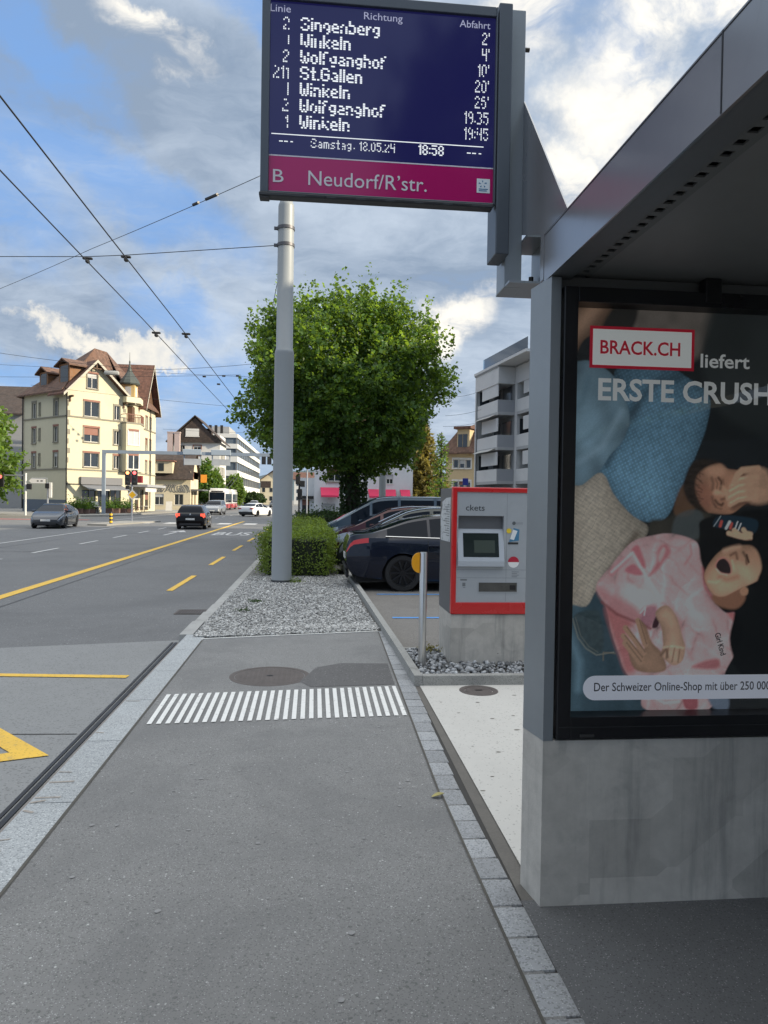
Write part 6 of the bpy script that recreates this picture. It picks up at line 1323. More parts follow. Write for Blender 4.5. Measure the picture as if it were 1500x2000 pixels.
m = MB(); m.at(Matrix.Translation((sp_.x, sp_.y, 0))); m.lathe([(1.15, 14.45), (1.2, 14.6), (1.0, 15.0), (.62, 15.5), (.30, 16.0), (.16, 16.5), (.07, 17.0), (.10, 17.1), (.03, 17.3), (.02, 18.2)], 10); m.build('spire', pbr('slate_green', (.055, .065, .058), .5, .2, .2, 3), tw)
m = MB(); m.at(Matrix.Translation((sp_.x-1.6, sp_.y-1.0, 0))); 
# cafe awnings and sign boards
m = MB(); a0, a1 = ru(wg, 157), ru(wg, 236)
m.add([wg.p(a0, 2.95, .02), wg.p(a1, 2.95, .02), wg.p(a1, 2.45, 1.7), wg.p(a0, 2.45, 1.7), wg.p(a0, 2.87, .02), wg.p(a1, 2.87, .02), wg.p(a1, 2.37, 1.7), wg.p(a0, 2.37, 1.7)], [(0, 1, 2, 3)[::-1], (4, 5, 6, 7), (3, 2, 6, 7), (0, 3, 7, 4), (1, 5, 6, 2)]); aw = m.build('awning', pbr('grey_awning', (.17, .18, .20), .8, 0, .1, 2), yh)
m = MB(); m.add([wg.p(a0+.6, 2.42, 1.705), wg.p(a0+2.4, 2.42, 1.705), wg.p(a0+2.4, 2.30, 1.705), wg.p(a0+.6, 2.30, 1.705)], [(0, 1, 2, 3)]); m.build('awning_stripe', WHT2, aw)
m = MB(); wg.bx(m, a0-.1, a1, 2.95, 3.75, .02, .30); m.build('fascia_board', pbr('cafe_fascia', (.13, .135, .15), .6, 0, .2, 3), yh)
m = MB(); wr_.bx(m, .6, 9.5, 2.85, 3.15, .0, 2.3); m.build('flat_canopy', pbr('canopy_grey', (.30, .31, .33), .6, 0, .1, 2), yh)
m = MB(); wr_.bx(m, .8, 1.4, 3.3, 4.1, .0, 1.6); m.build('red_sign', pbr('sign_dark_red', (.20, .02, .025), .5, 0, .1, 2), yh)
m = MB(); wr_.bx(m, 1.0, 6.0, 2.3, 2.82, 1.9, 2.0); m.build('white_valance', WFR, yh)
# planters with shrubs before the cafe
def planter(px, Y, w, label):
    c = at_y(px, 1000, Y); z = ZR+.12; t_ = thing('planter', label, 'planter', (c.x, Y, z), group='shrub planters before the cafe')
    m = MB(); m.box(c.x-w/2, c.x+w/2, Y-.25, Y+.25, z, z+.55, .02); m.build('box', pbr('planter_brown', (.13, .08, .07), .8, 0, .2, 4), t_)
    r = np.random.default_rng(px); n = 420; P = np.stack([c.x+r.normal(0, w*.30, n), Y+r.normal(0, .22, n), z+.5+np.abs(r.normal(0, .42, n))], 1); V, F = leaves(P, .17, np.array([0, -.2, .5]), .7, px); np_mesh('shrub', V, F, LEAF_D if px % 2 else LEAF, t_)
for i, (px, Yp) in enumerate(((140, 73.5), (152, 73.8), (164, 74.2), (176, 76), (210, 78.8), (224, 79.6), (236, 80.4), (250, 81.5))):
    planter(px, Yp, 1.05, ['leafy planter nearest the left corner of the yellow house', 'second leafy planter from the left before the cafe', 'third leafy planter from the left before the cafe', 'leafy planter left of the gantry leg', 'leafy planter right of the gantry leg', 'leafy planter behind the black and yellow bollard', 'leafy planter left of the diamond sign post', 'leafy planter at the far right end before the cafe'][i])
def aboard(px, Y, label):
    c = at_y(px, 1000, Y); z = ZR+.12; m = MB(); m.at(Matrix.Translation((c.x, Y, z))); m.prism([(-.32, 0), (-.28, 0), (0.0, 1.15), (.28, 0), (.32, 0), (.02, 1.25), (-.02, 1.25)], -.4, .4, 'x'); o = m.build('pavement_board', WFR); tag(o, label, 'sign board')
aboard(184, 76.5, 'white folding board on the pavement before the cafe awning'); aboard(330, 100, 'white folding board beside the graffiti house')
def cafe_table(px, Y, label):
    c = at_y(px, 1000, Y); z = ZR+.12; t_ = thing('cafe_table', label, 'table', (c.x, Y, z)); m = MB(); m.at(Matrix.Translation((c.x, Y, z))); m.lathe([(.30, 0), (.30, .03), (.04, .05), (.04, .70)], 14); m.build('stand', TRIM, t_)
    m = MB(); m.at(Matrix.Translation((c.x, Y, z))); m.lathe([(.42, .70), (.42, .74)], 18); m.build('table_top', WFR, t_)
cafe_table(190, 76, 'small round white cafe table beside the folding board'); cafe_table(282, 86, 'small cafe table under the flat canopy')

# --- graffiti house with a brown mansard roof, and the big brown-roofed house behind it
gh = thing('low_house', 'low house with brown mansard roof and graffiti along its wall', 'house', (-20.3, 108, 0))
w1_ = Wall((-23.6, 107, 0), (1, 0)); w2_ = Wall((-17.9, 107, 0), (0, 1))
for a in (.5, 3.2): w2_.window(gh, a+.3, a+1.5, .5, 2.6, surround=None, frame=WOODF)
w2_.window(gh, 1.2, 2.3, 4.4, 5.6, sash=2, surround=SHUT); 
for a in (.6, 3.4): w1_.window(gh, a, a+1.3, .6, 2.2, surround=None, frame=WFR)
m = MB(); w1_.face(m, 5.7, -.3, 4.5); w2_.face(m, 7, -.3, 4.5); m.add([w2_.p(0, 4.5), w2_.p(7, 4.5), w2_.p(5.6, 7.2), w2_.p(3.5, 8.4), w2_.p(1.4, 7.2)], [(0, 1, 2, 3, 4)]); m.build('wall', CREAM, gh)
m = MB(); slab_roof(m, [(-24, 106.5, 4.4), (-17.5, 106.5, 4.4), (-17.5, 108.3, 7.3), (-24, 108.3, 7.3)]); slab_roof(m, [(-24, 108.3, 7.3), (-17.5, 108.3, 7.3), (-17.5, 110.5, 8.6), (-24, 110.5, 8.6)]); slab_roof(m, [(-24, 110.5, 8.6), (-17.5, 110.5, 8.6), (-17.5, 114.5, 4.4), (-24, 114.5, 4.4)]); m.build('roof', TILE_D, gh)
m = MB(); m.box(-22.9, -20.4, 106.4, 108, 5.2, 6.9); dm = m.build('dormer', CREAM, gh)
m = MB(); m.box(-22.4, -21.6, 106.36, 106.39, 5.5, 6.6); m.build('pane', PANE, dm); m = MB(); m.box(-23.1, -20.1, 106.1, 108, 6.92, 7.05); m.build('dormer_roof', SHUT, dm)
m = MB(); rs = random.Random(12)
for k in range(15):
    x = -23.0+k*.34; pts = [(x+.30*math.sin(t*1.3+k)+.05*k % .1, 106.985, 3.0+.55*math.cos(t+k*.7)) for t in np.linspace(0, 4.2, 9)]; m.tube(pts, .05, 4)
m.build('graffiti', pbr('graffiti_ink', (.12, .125, .14), .7, 0, .2, 4), gh)
m = MB(); m.box(-18.2, -16.2, 107.2, 113, 2.75, 2.95); m.build('shop_canopy', GREY, gh)
m = MB(); m.box(-17.0, -16.1, 110.5, 110.6, 4.0, 5.2); m.build('orange_sign', pbr('orange_sign', (.75, .30, .03), .5, 0, .05, 2), gh)
m = MB(); m.box(-24.4, -23.0, 101.5, 102.5, -.2, 3.6); o = m.build('white_kiosk', WHITEW); 
m2 = MB(); m2.box(-24.5, -22.8, 101.4, 102.6, 3.61, 3.75); m2.build('kiosk_roof', WFR, o); tag(o, 'narrow white kiosk standing beside the end of the yellow house', 'kiosk')
bh = thing('gabled_house', 'large white house with a steep dark brown gable roof and pale chimneys', 'house', (-20.6, 131, 0))
wa = Wall((-25.2, 130, 0), (1, 0)); wbb = Wall((-16.7, 130, 0), (0, 1))
wa.window(bh, 3.9, 5.2, 9.3, 11.0, surround=SHUT); wa.window(bh, 1.4, 2.4, 9.3, 11.0, surround=None)
for a in (1, 3.2, 5.4): wbb.window(bh, a, a+1.1, 8.6, 10.2, surround=STONEW); wbb.window(bh, a, a+1.1, 5.6, 7.2, surround=STONEW)
m = MB(); wa.face(m, 8.5, -.3, 11.7); wbb.face(m, 9, -.3, 11.7); m.build('wall', WHITEW, bh)
m = MB(); slab_roof(m, [(-26, 129.2, 11.6), (-21.0, 129.2, 16.3), (-21.0, 140, 16.3), (-26, 140, 11.6)][::-1]); slab_roof(m, [(-21.0, 129.2, 16.3), (-16.0, 129.2, 11.6), (-16.0, 140, 11.6), (-21, 140, 16.3)][::-1]); m.build('roof', TILE_D, bh)
m = MB(); m.prism([(-25.4, 11.5), (-16.6, 11.5), (-21.0, 15.9)], 129.5, 129.9, 'y'); gbl = m.build('tiled_gable', TILE_D, bh)
m = MB(); m.box(-22.6, -20.3, 129.42, 129.49, 12.6, 13.9); m.box(-22.7, -20.2, 129.40, 129.46, 12.45, 12.58); m.build('attic_window', WFR, gbl)
for x, y_, h in ((-24.9, 127.8, 12.9), (-23.7, 127.8, 12.9)): m = MB(); m.box(x-.45, x+.45, y_-.4, y_+.4, 7, h); m.box(x-.52, x+.52, y_-.47, y_+.47, h+.005, h+.2); m.build('chimney', pbr('pink_chimney', (.45, .36, .34), .8, 0, .1, 2), bh)
m = MB(); m.box(-20.9, -17.7, 138, 146, -.3, 13.6); o = m.build('annex_block', WHITEW); tag(o, 'narrow pale block wedged between the gabled house and the white office', 'building')
m = MB(); m.box(-21.0, -19.6, 138, 142, 13.61, 14.8); m.build('roof', TILE_D, o)
for z in (3.4, 6.6, 9.6):
    m = MB(); m.box(-17.7, -17.66, 139, 141, z, z+1.6); m.build('window', PANE, o)
lb_ = thing('dark_roofed_house', 'dark roofed house behind the tree at the left edge', 'house', (-46, 104, 0))
m = MB(); m.box(-56, -38.6, 100, 112, -.3, 12.6); m.build('wall', GREYW, lb_); m = MB(); slab_roof(m, [(-56.6, 99.4, 12.5), (-38, 99.4, 12.5), (-38, 106, 17.0), (-56.6, 106, 17.0)]); slab_roof(m, [(-56.6, 106, 17.0), (-38, 106, 17.0), (-38, 112.6, 12.5), (-56.6, 112.6, 12.5)]); m.build('roof', TILE_D, lb_)
# --- white office block with ribbon windows
ob = thing('office_block', 'long white office block with ribbon windows running away along the road', 'building', (-20, 200, 0))
ox0, ox1, oy0, oy1 = -26, -17.6, 168, 238
m = MB(); m.box(ox0, ox1-.3, oy0+.3, oy1, -.3, 16.3); m.build('core', pbr('ribbon_glass', (.10, .125, .15), .1, 0, .15, .4), ob)
m = MB()
for z0, z1 in ((3.4, 4.9), (6.9, 8.2), (10.1, 11.4), (13.2, 14.3), (15.7, 16.6)): m.box(ox0, ox1, oy0, oy1+.01, z0, z1)
m.build('spandrel', WHITEW, ob)
m = MB()
for k in range(14):
    y_ = oy0+1+k*5.2; m.box(ox1-.29, ox1-.12, y_, y_+.18, -.2, 15.6)
for k in range(4): m.box(ox0+.5+k*2.5, ox0+.65+k*2.5, oy0+.12, oy0+.29, -.2, 15.6)
m.build('mullion', pbr('mullion', (.20, .21, .22), .5, .3, .05, 3), ob)
m = MB(); m.box(ox0+2, ox0+6, oy0+4, oy0+18, 16.61, 18.6); m.build('roof_plant', GREYW, ob)
for k in range(3):
    m = MB(); x = -24+k*1.3; m.box(x-.3, x+.3, 169, 169.6, 16.61, 18.6); m.build('vent', DPIPE, ob)
# far white house closing the street, hill beyond
fh = thing('gabled_house', 'far pale gabled house at the end of the street', 'house', (-14, 262, 0))
m = MB(); m.box(-19, -10.5, 260, 272, -.3, 8.5); m.prism([(-19, 8.51), (-10.5, 8.51), (-14.7, 11.6)], 260.2, 272, 'y'); m.build('wall', CREAM, fh)
m = MB(); slab_roof(m, [(-19.6, 259.5, 8.3), (-14.75, 259.5, 12), (-14.75, 273, 12), (-19.6, 273, 8.3)][::-1]); slab_roof(m, [(-14.75, 259.5, 12), (-9.9, 259.5, 8.3), (-9.9, 273, 8.3), (-14.75, 273, 12)][::-1]); m.build('roof', TILE, fh)
for x in (-17.8, -15.2, -12.6):
    for z in (1.2, 4.2): m = MB(); m.box(x-.5, x+.5, 259.93, 260.02, z, z+1.5); m.build('window', PANE, fh)
m = MB(); m.box(-18.9, -15.3, 259.9, 260.05, 5.8, 8.1); m.build('dark_cladding', TILE_D, fh)
fb = thing('apartment_block', 'far pale block beside the end of the street behind the tall grey pole', 'building', (-3, 300, 0))
m = MB(); m.box(-8, 4, 298, 310, -.3, 10.2); m.build('wall', WHITEW, fb); m = MB(); slab_roof(m, [(-8.6, 297.4, 10.1), (4.6, 297.4, 10.1), (4.6, 304, 13.2), (-8.6, 304, 13.2)]); slab_roof(m, [(-8.6, 304, 13.2), (4.6, 304, 13.2), (4.6, 310.6, 10.1), (-8.6, 310.6, 10.1)]); m.build('roof', TILE, fb)
for x in (-6.5, -3.5, -.5, 2.5):
    for z in (1.4, 4.4, 7.4): m = MB(); m.box(x-.5, x+.5, 297.93, 298.02, z, z+1.5); m.build('window', PANE, fb)
hv = []; hf = []
nx_ = 90
for j in range(9):
    for i in range(nx_):
        x = -1800+i*40; y_ = 1500+j*90; e_ = (math.sin(j/8*math.pi*.5))
        hv.append((x, y_, -8+e_*(74+22*math.sin(x*.0042+1.0)+9*math.sin(x*.013+2)+3*math.sin(x*.05)))); 
for j in range(8):
    for i in range(nx_-1): a = j*nx_+i; hf.append((a, a+1, a+nx_+1, a+nx_))
hl = MB(); hl.smooth = True; hl.add(hv, hf); struct(hl.build('hills', pbr('wooded_hill', (.055, .085, .10), .95, 0, .25, .02)))

# --- white house with pink awnings behind the tree
pw = thing('shop_house', 'white house with bright pink awnings behind the big tree', 'house', (4, 63, 0))
wf = Wall((.05, 62.5, 0), (1, 0)); wla = Wall((-1.35, 63.6, 0), (1, 0))
def fu(px): return at_y(px, 950, 62.5).x-.05
wf.window(pw, fu(754), fu(768), 3.15, 4.0, surround=None, sash=2); wf.window(pw, fu(757), fu(768)+.05, 6.0, 7.4, sash=2); wf.window(pw, 1.2, 2.3, 3.3, 4.4, sash=2); wf.window(pw, 1.2, 2.3, 6.0, 7.4, sash=2)
wf.window(pw, fu(629), fu(655), .1, 1.35, surround=None, sash=2, frame=WOODF); wf.window(pw, fu(755), fu(775), .1, 1.35, surround=None, sash=2, frame=WOODF)
wla.window(pw, .35, 1.0, 0, 1.7, surround=None, sash=1, frame=TRIM if False else DPIPE)
m = MB(); wf.face(m, fu(806), -.4, 8.6); wla.face(m, 1.42, -.4, 3.6); m.box(.06, fu(806)+.04, 62.75, 72, -.4, 8.55); m.add([(.05, 62.5, -.4), (.05, 63.6, -.4), (.05, 63.6, 8.6), (.05, 62.5, 8.6)], [(3, 2, 1, 0)]); m.add([(fu(806)+.05, 62.5, -.4), (fu(806)+.05, 72, -.4), (fu(806)+.05, 72, 8.6), (fu(806)+.05, 62.5, 8.6)], [(0, 1, 2, 3)]); m.build('wall', plaster('bluish_white_plaster', (.66, .67, .68)), pw)
m = MB(); slab_roof(m, [(-.5, 61.9, 8.5), (fu(806)+.6, 61.9, 8.5), (fu(806)-1.5, 67.2, 11.6), (1.6, 67.2, 11.6)]); slab_roof(m, [(1.6, 67.2, 11.6), (fu(806)-1.5, 67.2, 11.6), (fu(806)+.6, 72.5, 8.5), (-.5, 72.5, 8.5)]); slab_roof(m, [(fu(806)+.6, 61.9, 8.5), (fu(806)+.6, 72.5, 8.5), (fu(806)-1.5, 67.2, 11.6)]); slab_roof(m, [(-.5, 72.5, 8.5), (-.5, 61.9, 8.5), (1.6, 67.2, 11.6)]); m.build('roof', TILE, pw)
PINK = pbr('pink_awning', (.70, .045, .12), .8, 0, .06, 2)
for p0, p1, y0_, y1_ in ((626, 663, 953, 972), (720, 775, 955, 972), (783, 803, 955, 972)):
    a, b = at_y(p0, 960, 61.6).x, at_y(p1, 960, 61.6).x; zt, zb = at_y(700, y0_, 62.5).z, at_y(700, y1_, 61.4).z
    m = MB(); m.add([(a, 62.48, zt), (b, 62.48, zt), (b-.06, 61.45, zb+.16), (a+.06, 61.45, zb+.16), (b-.06, 61.45, zb), (a+.06, 61.45, zb), (a, 62.48, zt-.05), (b, 62.48, zt-.05)], [(3, 2, 1, 0), (5, 4, 2, 3), (6, 7, 4, 5), (0, 6, 5, 3), (1, 2, 4, 7)]); m.build('awning', PINK, pw)
m = MB(); m.box(-1.4, 0.0, 63.2, 63.55, 1.75, 2.0); m.build('door_canopy', TRIM if False else DPIPE, pw)
# shrubs before it
for px, Yp, lb in ((612, 60.5, 'low dark shrub left of the first pink awning'), (640, 60.8, 'low shrub under the first pink awning'), (665, 60, 'low shrub at the right of the first pink awning')):
    c = at_y(px, 985, Yp); n = 260; P = np.stack([c.x+RNG.normal(0, .45, n), Yp+RNG.normal(0, .3, n), np.abs(RNG.normal(0, .55, n))-.1], 1); V, F = leaves(P, .2, np.array([0, 0, .5]), .7, px); o = np_mesh('shrub', V, F, LEAF_D); tag(o, lb, 'shrub')

# --- grey flats with angled balconies on the right
fl = thing('apartment_block', 'grey block of flats with angled balconies and a glass roof parapet on the right', 'building', (17, 54, 0))
c0_ = at_y(928, 800, 58.5); fx = Vector((c0_.x, 58.5, 0)); fdir = Vector((math.sin(R(-6.6+180)), math.cos(R(-6.6+180)), 0)); H_ = at_y(928, 738, 58.5).z
wfl = Wall(fx, fdir); 
if wfl.n.x > 0: wfl.n = -wfl.n
LF = 13.0
def uz(px, py):
    d = ray(px, py); A_ = wfl.o; u = wfl.u; den = u.x*d.y-u.y*d.x; a = (d.x*A_.y-d.y*A_.x)/den; p_ = A_+u*a; k = p_.y/d.y; return a, EYE+d.z*k
FW2 = pbr('flat_white', (.50, .51, .52), .8, 0, .05, 1, stain=((.32, .33, .34), .8, .55, .8, .3)); FGR = pbr('flat_grey', (.27, .285, .30), .7, 0, .06, 1); FSL = pbr('flat_slab', (.34, .35, .36), .8, 0, .06, 1)
STEP = 1.35; BL = 5.2; nb = 2
slabs = [uz(960, y_)[1] for y_ in (813, 880, 945)]; slabs = [slabs[2]-3.0]+slabs[::-1]
REC = 1.35
def bay(k): w = Wall(fx+fdir*(BL*k)-wfl.n*(STEP*k), fdir); w.n = wfl.n.copy(); return w
m = MB()
for k in range(nb): w = bay(k); w.bx(m, 0 if k == 0 else .001, BL+.002, -.3, H_-.02, -11+STEP*k, -REC-.001*k)
m.build('wall', FGR, fl)
m = MB(); g_ = MB()
for k in range(nb):
    w = bay(k); w.bx(m, 0, BL, H_-1.25, H_, -REC+.002, 0); w.bx(m, 0, .42, -.3, H_-1.255, -REC+.002, -.002)
    w.bx(g_, -.05, BL+.05, H_+.002, H_+.10, -3, .06)
m.build('facade_strip', FW2, fl); g_.build('roof_edge', FGR, fl)
m = MB(); w = bay(0); m.tube([w.p(.52, 0, .06), w.p(.52, H_-1.3, .06)], .06, 8); m.build('downpipe', FGR, fl)
m = MB(); w = bay(0); w.bx(m, 1.6, BL*nb, H_+.302, H_+1.15, -.08, -.06); m.build('glass_parapet', glass_mat('parapet_glass', (.75, .85, .88), 2.0), fl)
m = MB(); w = bay(0); w.bx(m, .9, 2.2, H_+.302, H_+.95, -1.5, -.4); m.build('roof_hut', WHITEW, fl)
L2 = BL*nb; w = bay(0); m = MB(); w.bx(m, -.1, L2+.1, H_+.104, H_+.30, -4, .10); m.build('roof_slab', FW2, fl)
m = MB(); w = bay(1); w.bx(m, 1.5, BL*1.6, H_+.11, H_+2.5, -9, -2.6); m.build('attic_storey', pbr('attic', (.30, .33, .36), .4, .2, .1, 2), fl)
for k in range(nb):
    for i, zs in enumerate(slabs):
        w = bay(k); m = MB(); w.bx(m, .43, BL, zs-.02, zs+.2, -REC+.003, -.003); bl_ = m.build('balcony', FSL, fl)
        m = MB(); w.bx(m, .43, BL-.12, zs+.202, zs+1.12, -.10, 0); m.build('balustrade', FW2, bl_)
        m = MB(); w.bx(m, BL-.118, BL, zs+.202, zs+1.12, -REC+.003, 0); m.build('end_balustrade', pbr('balustrade_grey', (.26, .275, .30), .8, 0, .06, 1), bl_)
        m = MB(); w.bx(m, 1.5, BL-.25, zs+1.42, zs+2.42, -.14, -.06); m.build('screen_panel', FW2, bl_)
        m = MB(); w.bx(m, .9, 2.2, zs+.21, zs+2.3, -REC+.004, -REC+.03); w.bx(m, 2.8, 4.6, zs+.21, zs+2.3, -REC+.004, -REC+.03); m.build('glazed_door', pbr('door_glass', (.10, .11, .125), .12, 0, .1, 1), bl_)
        # the wall at the far end of the recess looks back down the street
        m = MB(); w.bx(m, .425, .44, zs+.21, zs+2.35, -REC+.3, -.25); m.build('end_door', PANE if (i+k) % 2 else CURT, bl_)
        if k == 0 and i in (1, 2):
            m = MB(); m.add([w.p(1.0, zs+2.72, -.02), w.p(BL-.5, zs+2.72, -.02), w.p(BL-.5, zs+2.45, .55), w.p(1.0, zs+2.45, .55)], [(0, 1, 2, 3)]); m.build('sun_blind', pbr('blind_pale', (.42, .42, .40), .8, 0, .1, 2), bl_)
# --- ochre house beyond it
oh = thing('mansard_house', 'ochre house with a red-brown mansard roof between the larch and the grey flats', 'house', (20, 82, 0))
oc = at_y(877, 900, 82); wo = Wall((oc.x, 84.0, 0), (.80, -.60)); wo.n = Vector((-.60, -.80, 0)); Lo = 11
for px in (889, 901, 913.5):
    a = wo.upx(px)
    for y0_, y1_ in ((895, 912), (938, 952)):
        zz = EYE+(979.5-y1_)*(wo.o.y+wo.u.y*a)/1400, EYE+(979.5-y0_)*(wo.o.y+wo.u.y*a)/1400; wo.window(oh, a-.32, a+.32, zz[0], zz[1], surround=WFR, sw=.14, sash=1, top=WFR)
m = MB(); ez_ = EYE+(979.5-882)*83/1400; wo.face(m, Lo, -.3, ez_); q0, q1 = Vector(wo.p(0, 0)), Vector(wo.p(Lo, 0)); bkv = -wo.n*9
m.add([tuple(q0)[:2]+(-.3,), tuple(q0+bkv)[:2]+(-.3,), tuple(q0+bkv)[:2]+(ez_,), tuple(q0)[:2]+(ez_,)], [(3, 2, 1, 0), (0, 1, 2, 3)]); m.build('wall', OCHRE, oh)
tz_ = EYE+(979.5-842)*86/1400
m = MB()
def O(a, z, d): return wo.p(a, z, d)
slab_roof(m, [O(-.6, ez_, .6), O(Lo+.6, ez_, .6), O(Lo, tz_, -1.2), O(.9, tz_, -1.2)]); slab_roof(m, [O(-.6, ez_, -9.5), O(-.6, ez_, .6), O(.9, tz_, -1.2), O(.9, tz_, -8)]); slab_roof(m, [O(.9, tz_, -1.2), O(Lo, tz_, -1.2), O(Lo, tz_+1.2, -4.5), O(1.8, tz_+1.2, -4.5)]); slab_roof(m, [O(.9, tz_, -8), O(.9, tz_, -1.2), O(1.8, tz_+1.2, -4.5)]); m.build('roof', TILE_R, oh)
m = MB(); a0 = wo.upx(892); a1 = wo.upx(916); wo.bx(m, a0, a1, ez_-.4, tz_+.1, -2.0, .12); dd = m.build('wall_dormer', OCHRE, oh)
m = MB(); 
for px in (898, 907.5): a = wo.upx(px); wo.bx(m, a-.28, a+.28, ez_+.5, tz_-.5, .125, .15)
m.build('pane', PANE, dd); m = MB(); wo.bx(m, a0-.3, a1+.3, tz_+.105, tz_+.4, -2.2, .5); m.build('dormer_roof', TILE, dd)
# blue street sign near it
bs = thing('street_sign', 'small blue square sign on a thin post above the ticket machine', 'sign', tuple(at_z(908, 1040, 0)))
c = at_y(909, 941, 40); m = MB(); m.box(c.x-.16, c.x+.16, 39.98, 40.02, c.z-.20, c.z+.20, .01); m.build('sign_plate', pbr('sign_blue', (.012, .025, .22), .4, 0, 0), bs); bs.location = (c.x, 40, 0)
bs['_o'] = (c.x, 40, 0); 
for o_ in bs.children: bpy.data.objects.remove(o_)
m = MB(); m.box(c.x-.16, c.x+.16, 39.98, 40.02, c.z-.20, c.z+.20, .01); m.build('sign_plate', MATS['sign_blue'], bs); m = MB(); m.tube([(c.x, 40.03, -.1), (c.x, 40.03, c.z+.2)], .025, 8); m.build('post', SST, bs)
# --- buildings along the car park and behind, unseen; the long one added to shade the foreground
def slab_block(name, label, x0, x1, y0, y1, h, mat, face, rows, cols):
    t_ = thing(name, label, 'building', ((x0+x1)/2, (y0+y1)/2, 0)); w = Wall(*face[:2]); L = face[2]
    for i in range(rows):
        for j in range(cols):
            a = L*(j+.5)/cols; w.window(t_, a-.6, a+.6, 1.2+i*2.9, 2.7+i*2.9, surround=None, sash=2)
    m = MB(); w.face(m, L, -.3, h); m.box(x0, x1, y0, y1, -.3, h); m.build('wall', mat, t_)
    m = MB(); m.box(x0-.3, x1+.3, y0-.3, y1+.3, h+.01, h+.35); m.build('roof', GREYW, t_)
slab_block('apartment_block', 'long pale block of flats beside the car park', 17.0, 29, -14, 36.0, 12.1, WHITEW, ((16.9, 36.0, 0), (0, -1), 50.0), 4, 12)
slab_block('apartment_block', 'pale block of flats closing the view behind the viewer', 6, 34, -64, -50, 11, CREAM, ((34, -49.9, 0), (-1, 0), 28.0), 3, 8)
def street_tree(nm, label, px, Y, prof, mat, seed, leaf, n=420): 
    c = at_y(px, 970, Y); tree(nm, label, c.x, Y, ZR+.1, prof, n, 14, .7, leaf, mat, seed, .14, gap=.2, jit=.22, group='street trees before the office block')
street_tree('broadleaf_tree', 'dark conical tree left of the trolleybus', 400, 126, [(1.2, 1.3), (3, 1.75), (5.5, 1.2), (7.6, .5), (8.4, .15)], LEAF, 41, .34)
street_tree('broadleaf_tree', 'light green tree right above the trolleybus roof', 417, 128, [(1.5, 1.3), (3.2, 1.7), (5.0, 1.2), (6.6, .4)], LEAF_B, 42, .34)
street_tree('broadleaf_tree', 'bright yellow-green tree in front of the white office', 458, 141, [(1.0, 1.2), (2.6, 1.6), (4.6, 1.2), (6.2, .4)], LEAF_B, 43, .34)
street_tree('broadleaf_tree', 'row of low dark bushes at the foot of the white office', 497, 190, [(.2, 1.2), (1.5, 2.4), (3.0, 1.0)], LEAF_D, 44, .4)
# ------------------------------------------------------------------ poles, signals and wires
POLE = pbr('pole_paint', (.255, .275, .285), .45, .1, .04, 1.2); GALV = pbr('galvanised', (.36, .38, .42), .45, .4, .08, 4)
tp_ = thing('catenary_pole', 'tall grey stepped pole standing in the gravel bed', 'pole', (-.62, 14.5, 0)); PX_, PYp = -.62, 14.5
m = MB(); m.at(Matrix.Translation((PX_, PYp, 0))); zc = at_y(557, 686, 14.5).z; zs = at_y(559, 405, 14.5).z
m.lathe([(.205, -.1), (.205, .02), (.200, .03), (.192, zc-.06), (.190, zc-.03), (.172, zc+.03), (.166, zc+.035), (.158, zs), (.150, zs+.05), (.125, zs+.10), (.122, zs+2.2), (0, zs+2.21)], 36, False); m.build('shaft', POLE, tp_, angle=60)
m = MB(); m.at(Matrix.Translation((PX_, PYp, 0))); m.lathe([(.212, -.05), (.212, .05), (.203, .055)], 36, False); m.build('base_collar', pbr('collar_dark', (.06, .065, .07), .6, .2, .1, 5), tp_)
zb1, zb2_ = at_y(559, 447, 14.5).z, at_y(559, 480, 14.5).z
for z in (zb1, zb2_): m = MB(); m.at(Matrix.Translation((PX_, PYp, 0))); m.lathe([(.166, z-.03), (.174, z-.03), (.174, z+.03), (.166, z+.03)], 30, False); m.box(-.235, -.16, -.03, .03, z-.025, z+.025); m.build('clamp', pbr('clamp', (.10, .10, .11), .5, .5, .1, 8), tp_)
p2_ = thing('catenary_pole', 'grey pole partly hidden behind the big tree trunk', 'pole', (at_y(747, 940, 38.6).x, 38.6, 0))
m = MB(); m.at(Matrix.Translation((at_y(747, 940, 38.6).x, 38.6, 0))); m.lathe([(.19, -.1), (.17, 9), (0, 9.01)], 20, False); m.build('shaft', POLE, p2_, angle=60)
WIRE = pbr('wire_dark', (.02, .02, .022), .5, .3, 0)
def wire(name, pts, r, label, sag=0.0, n=14, group=None, hang=()):
    P = [Vector(p) for p in pts]; out = []
    for a, b in zip(P, P[1:]):
        for k in range(n): t = k/n; q_ = a.lerp(b, t); q_.z -= sag*4*t*(1-t); out.append(q_)
    out.append(P[-1]); t_ = thing(name, label, 'wire', tuple(P[0]), group=group); m = MB(); m.tube(out, r, 5); m.build('wire', WIRE, t_)
    for q_ in hang:
        m = MB(); q_ = Vector(q_); m.box(q_.x-.10, q_.x+.10, q_.y-.04, q_.y+.04, q_.z-.01, q_.z+.035, .02); m.box(q_.x-.035, q_.x+.035, q_.y-.06, q_.y+.06, q_.z-.08, q_.z-.012, .02); m.build('hanger', TRIM, t_)
    return t_
gw = 'overhead trolley wires above the bus lane'
XA, XB, ZW = -3.02, -3.70, 5.50
hy = [13.4, 15.9, 45, 75, 105]
wire('trolley_wire', [(XA, -8, ZW), (XA, 15.9, ZW-.02), (XA, 45, ZW), (XA, 75, ZW), (XA, 140, ZW)], .010, 'right-hand trolley wire, the one nearer the pole', .04, group=gw, hang=[(XA, 17.2, ZW-.02), (XA, 45, ZW), (XA, 75, ZW)])
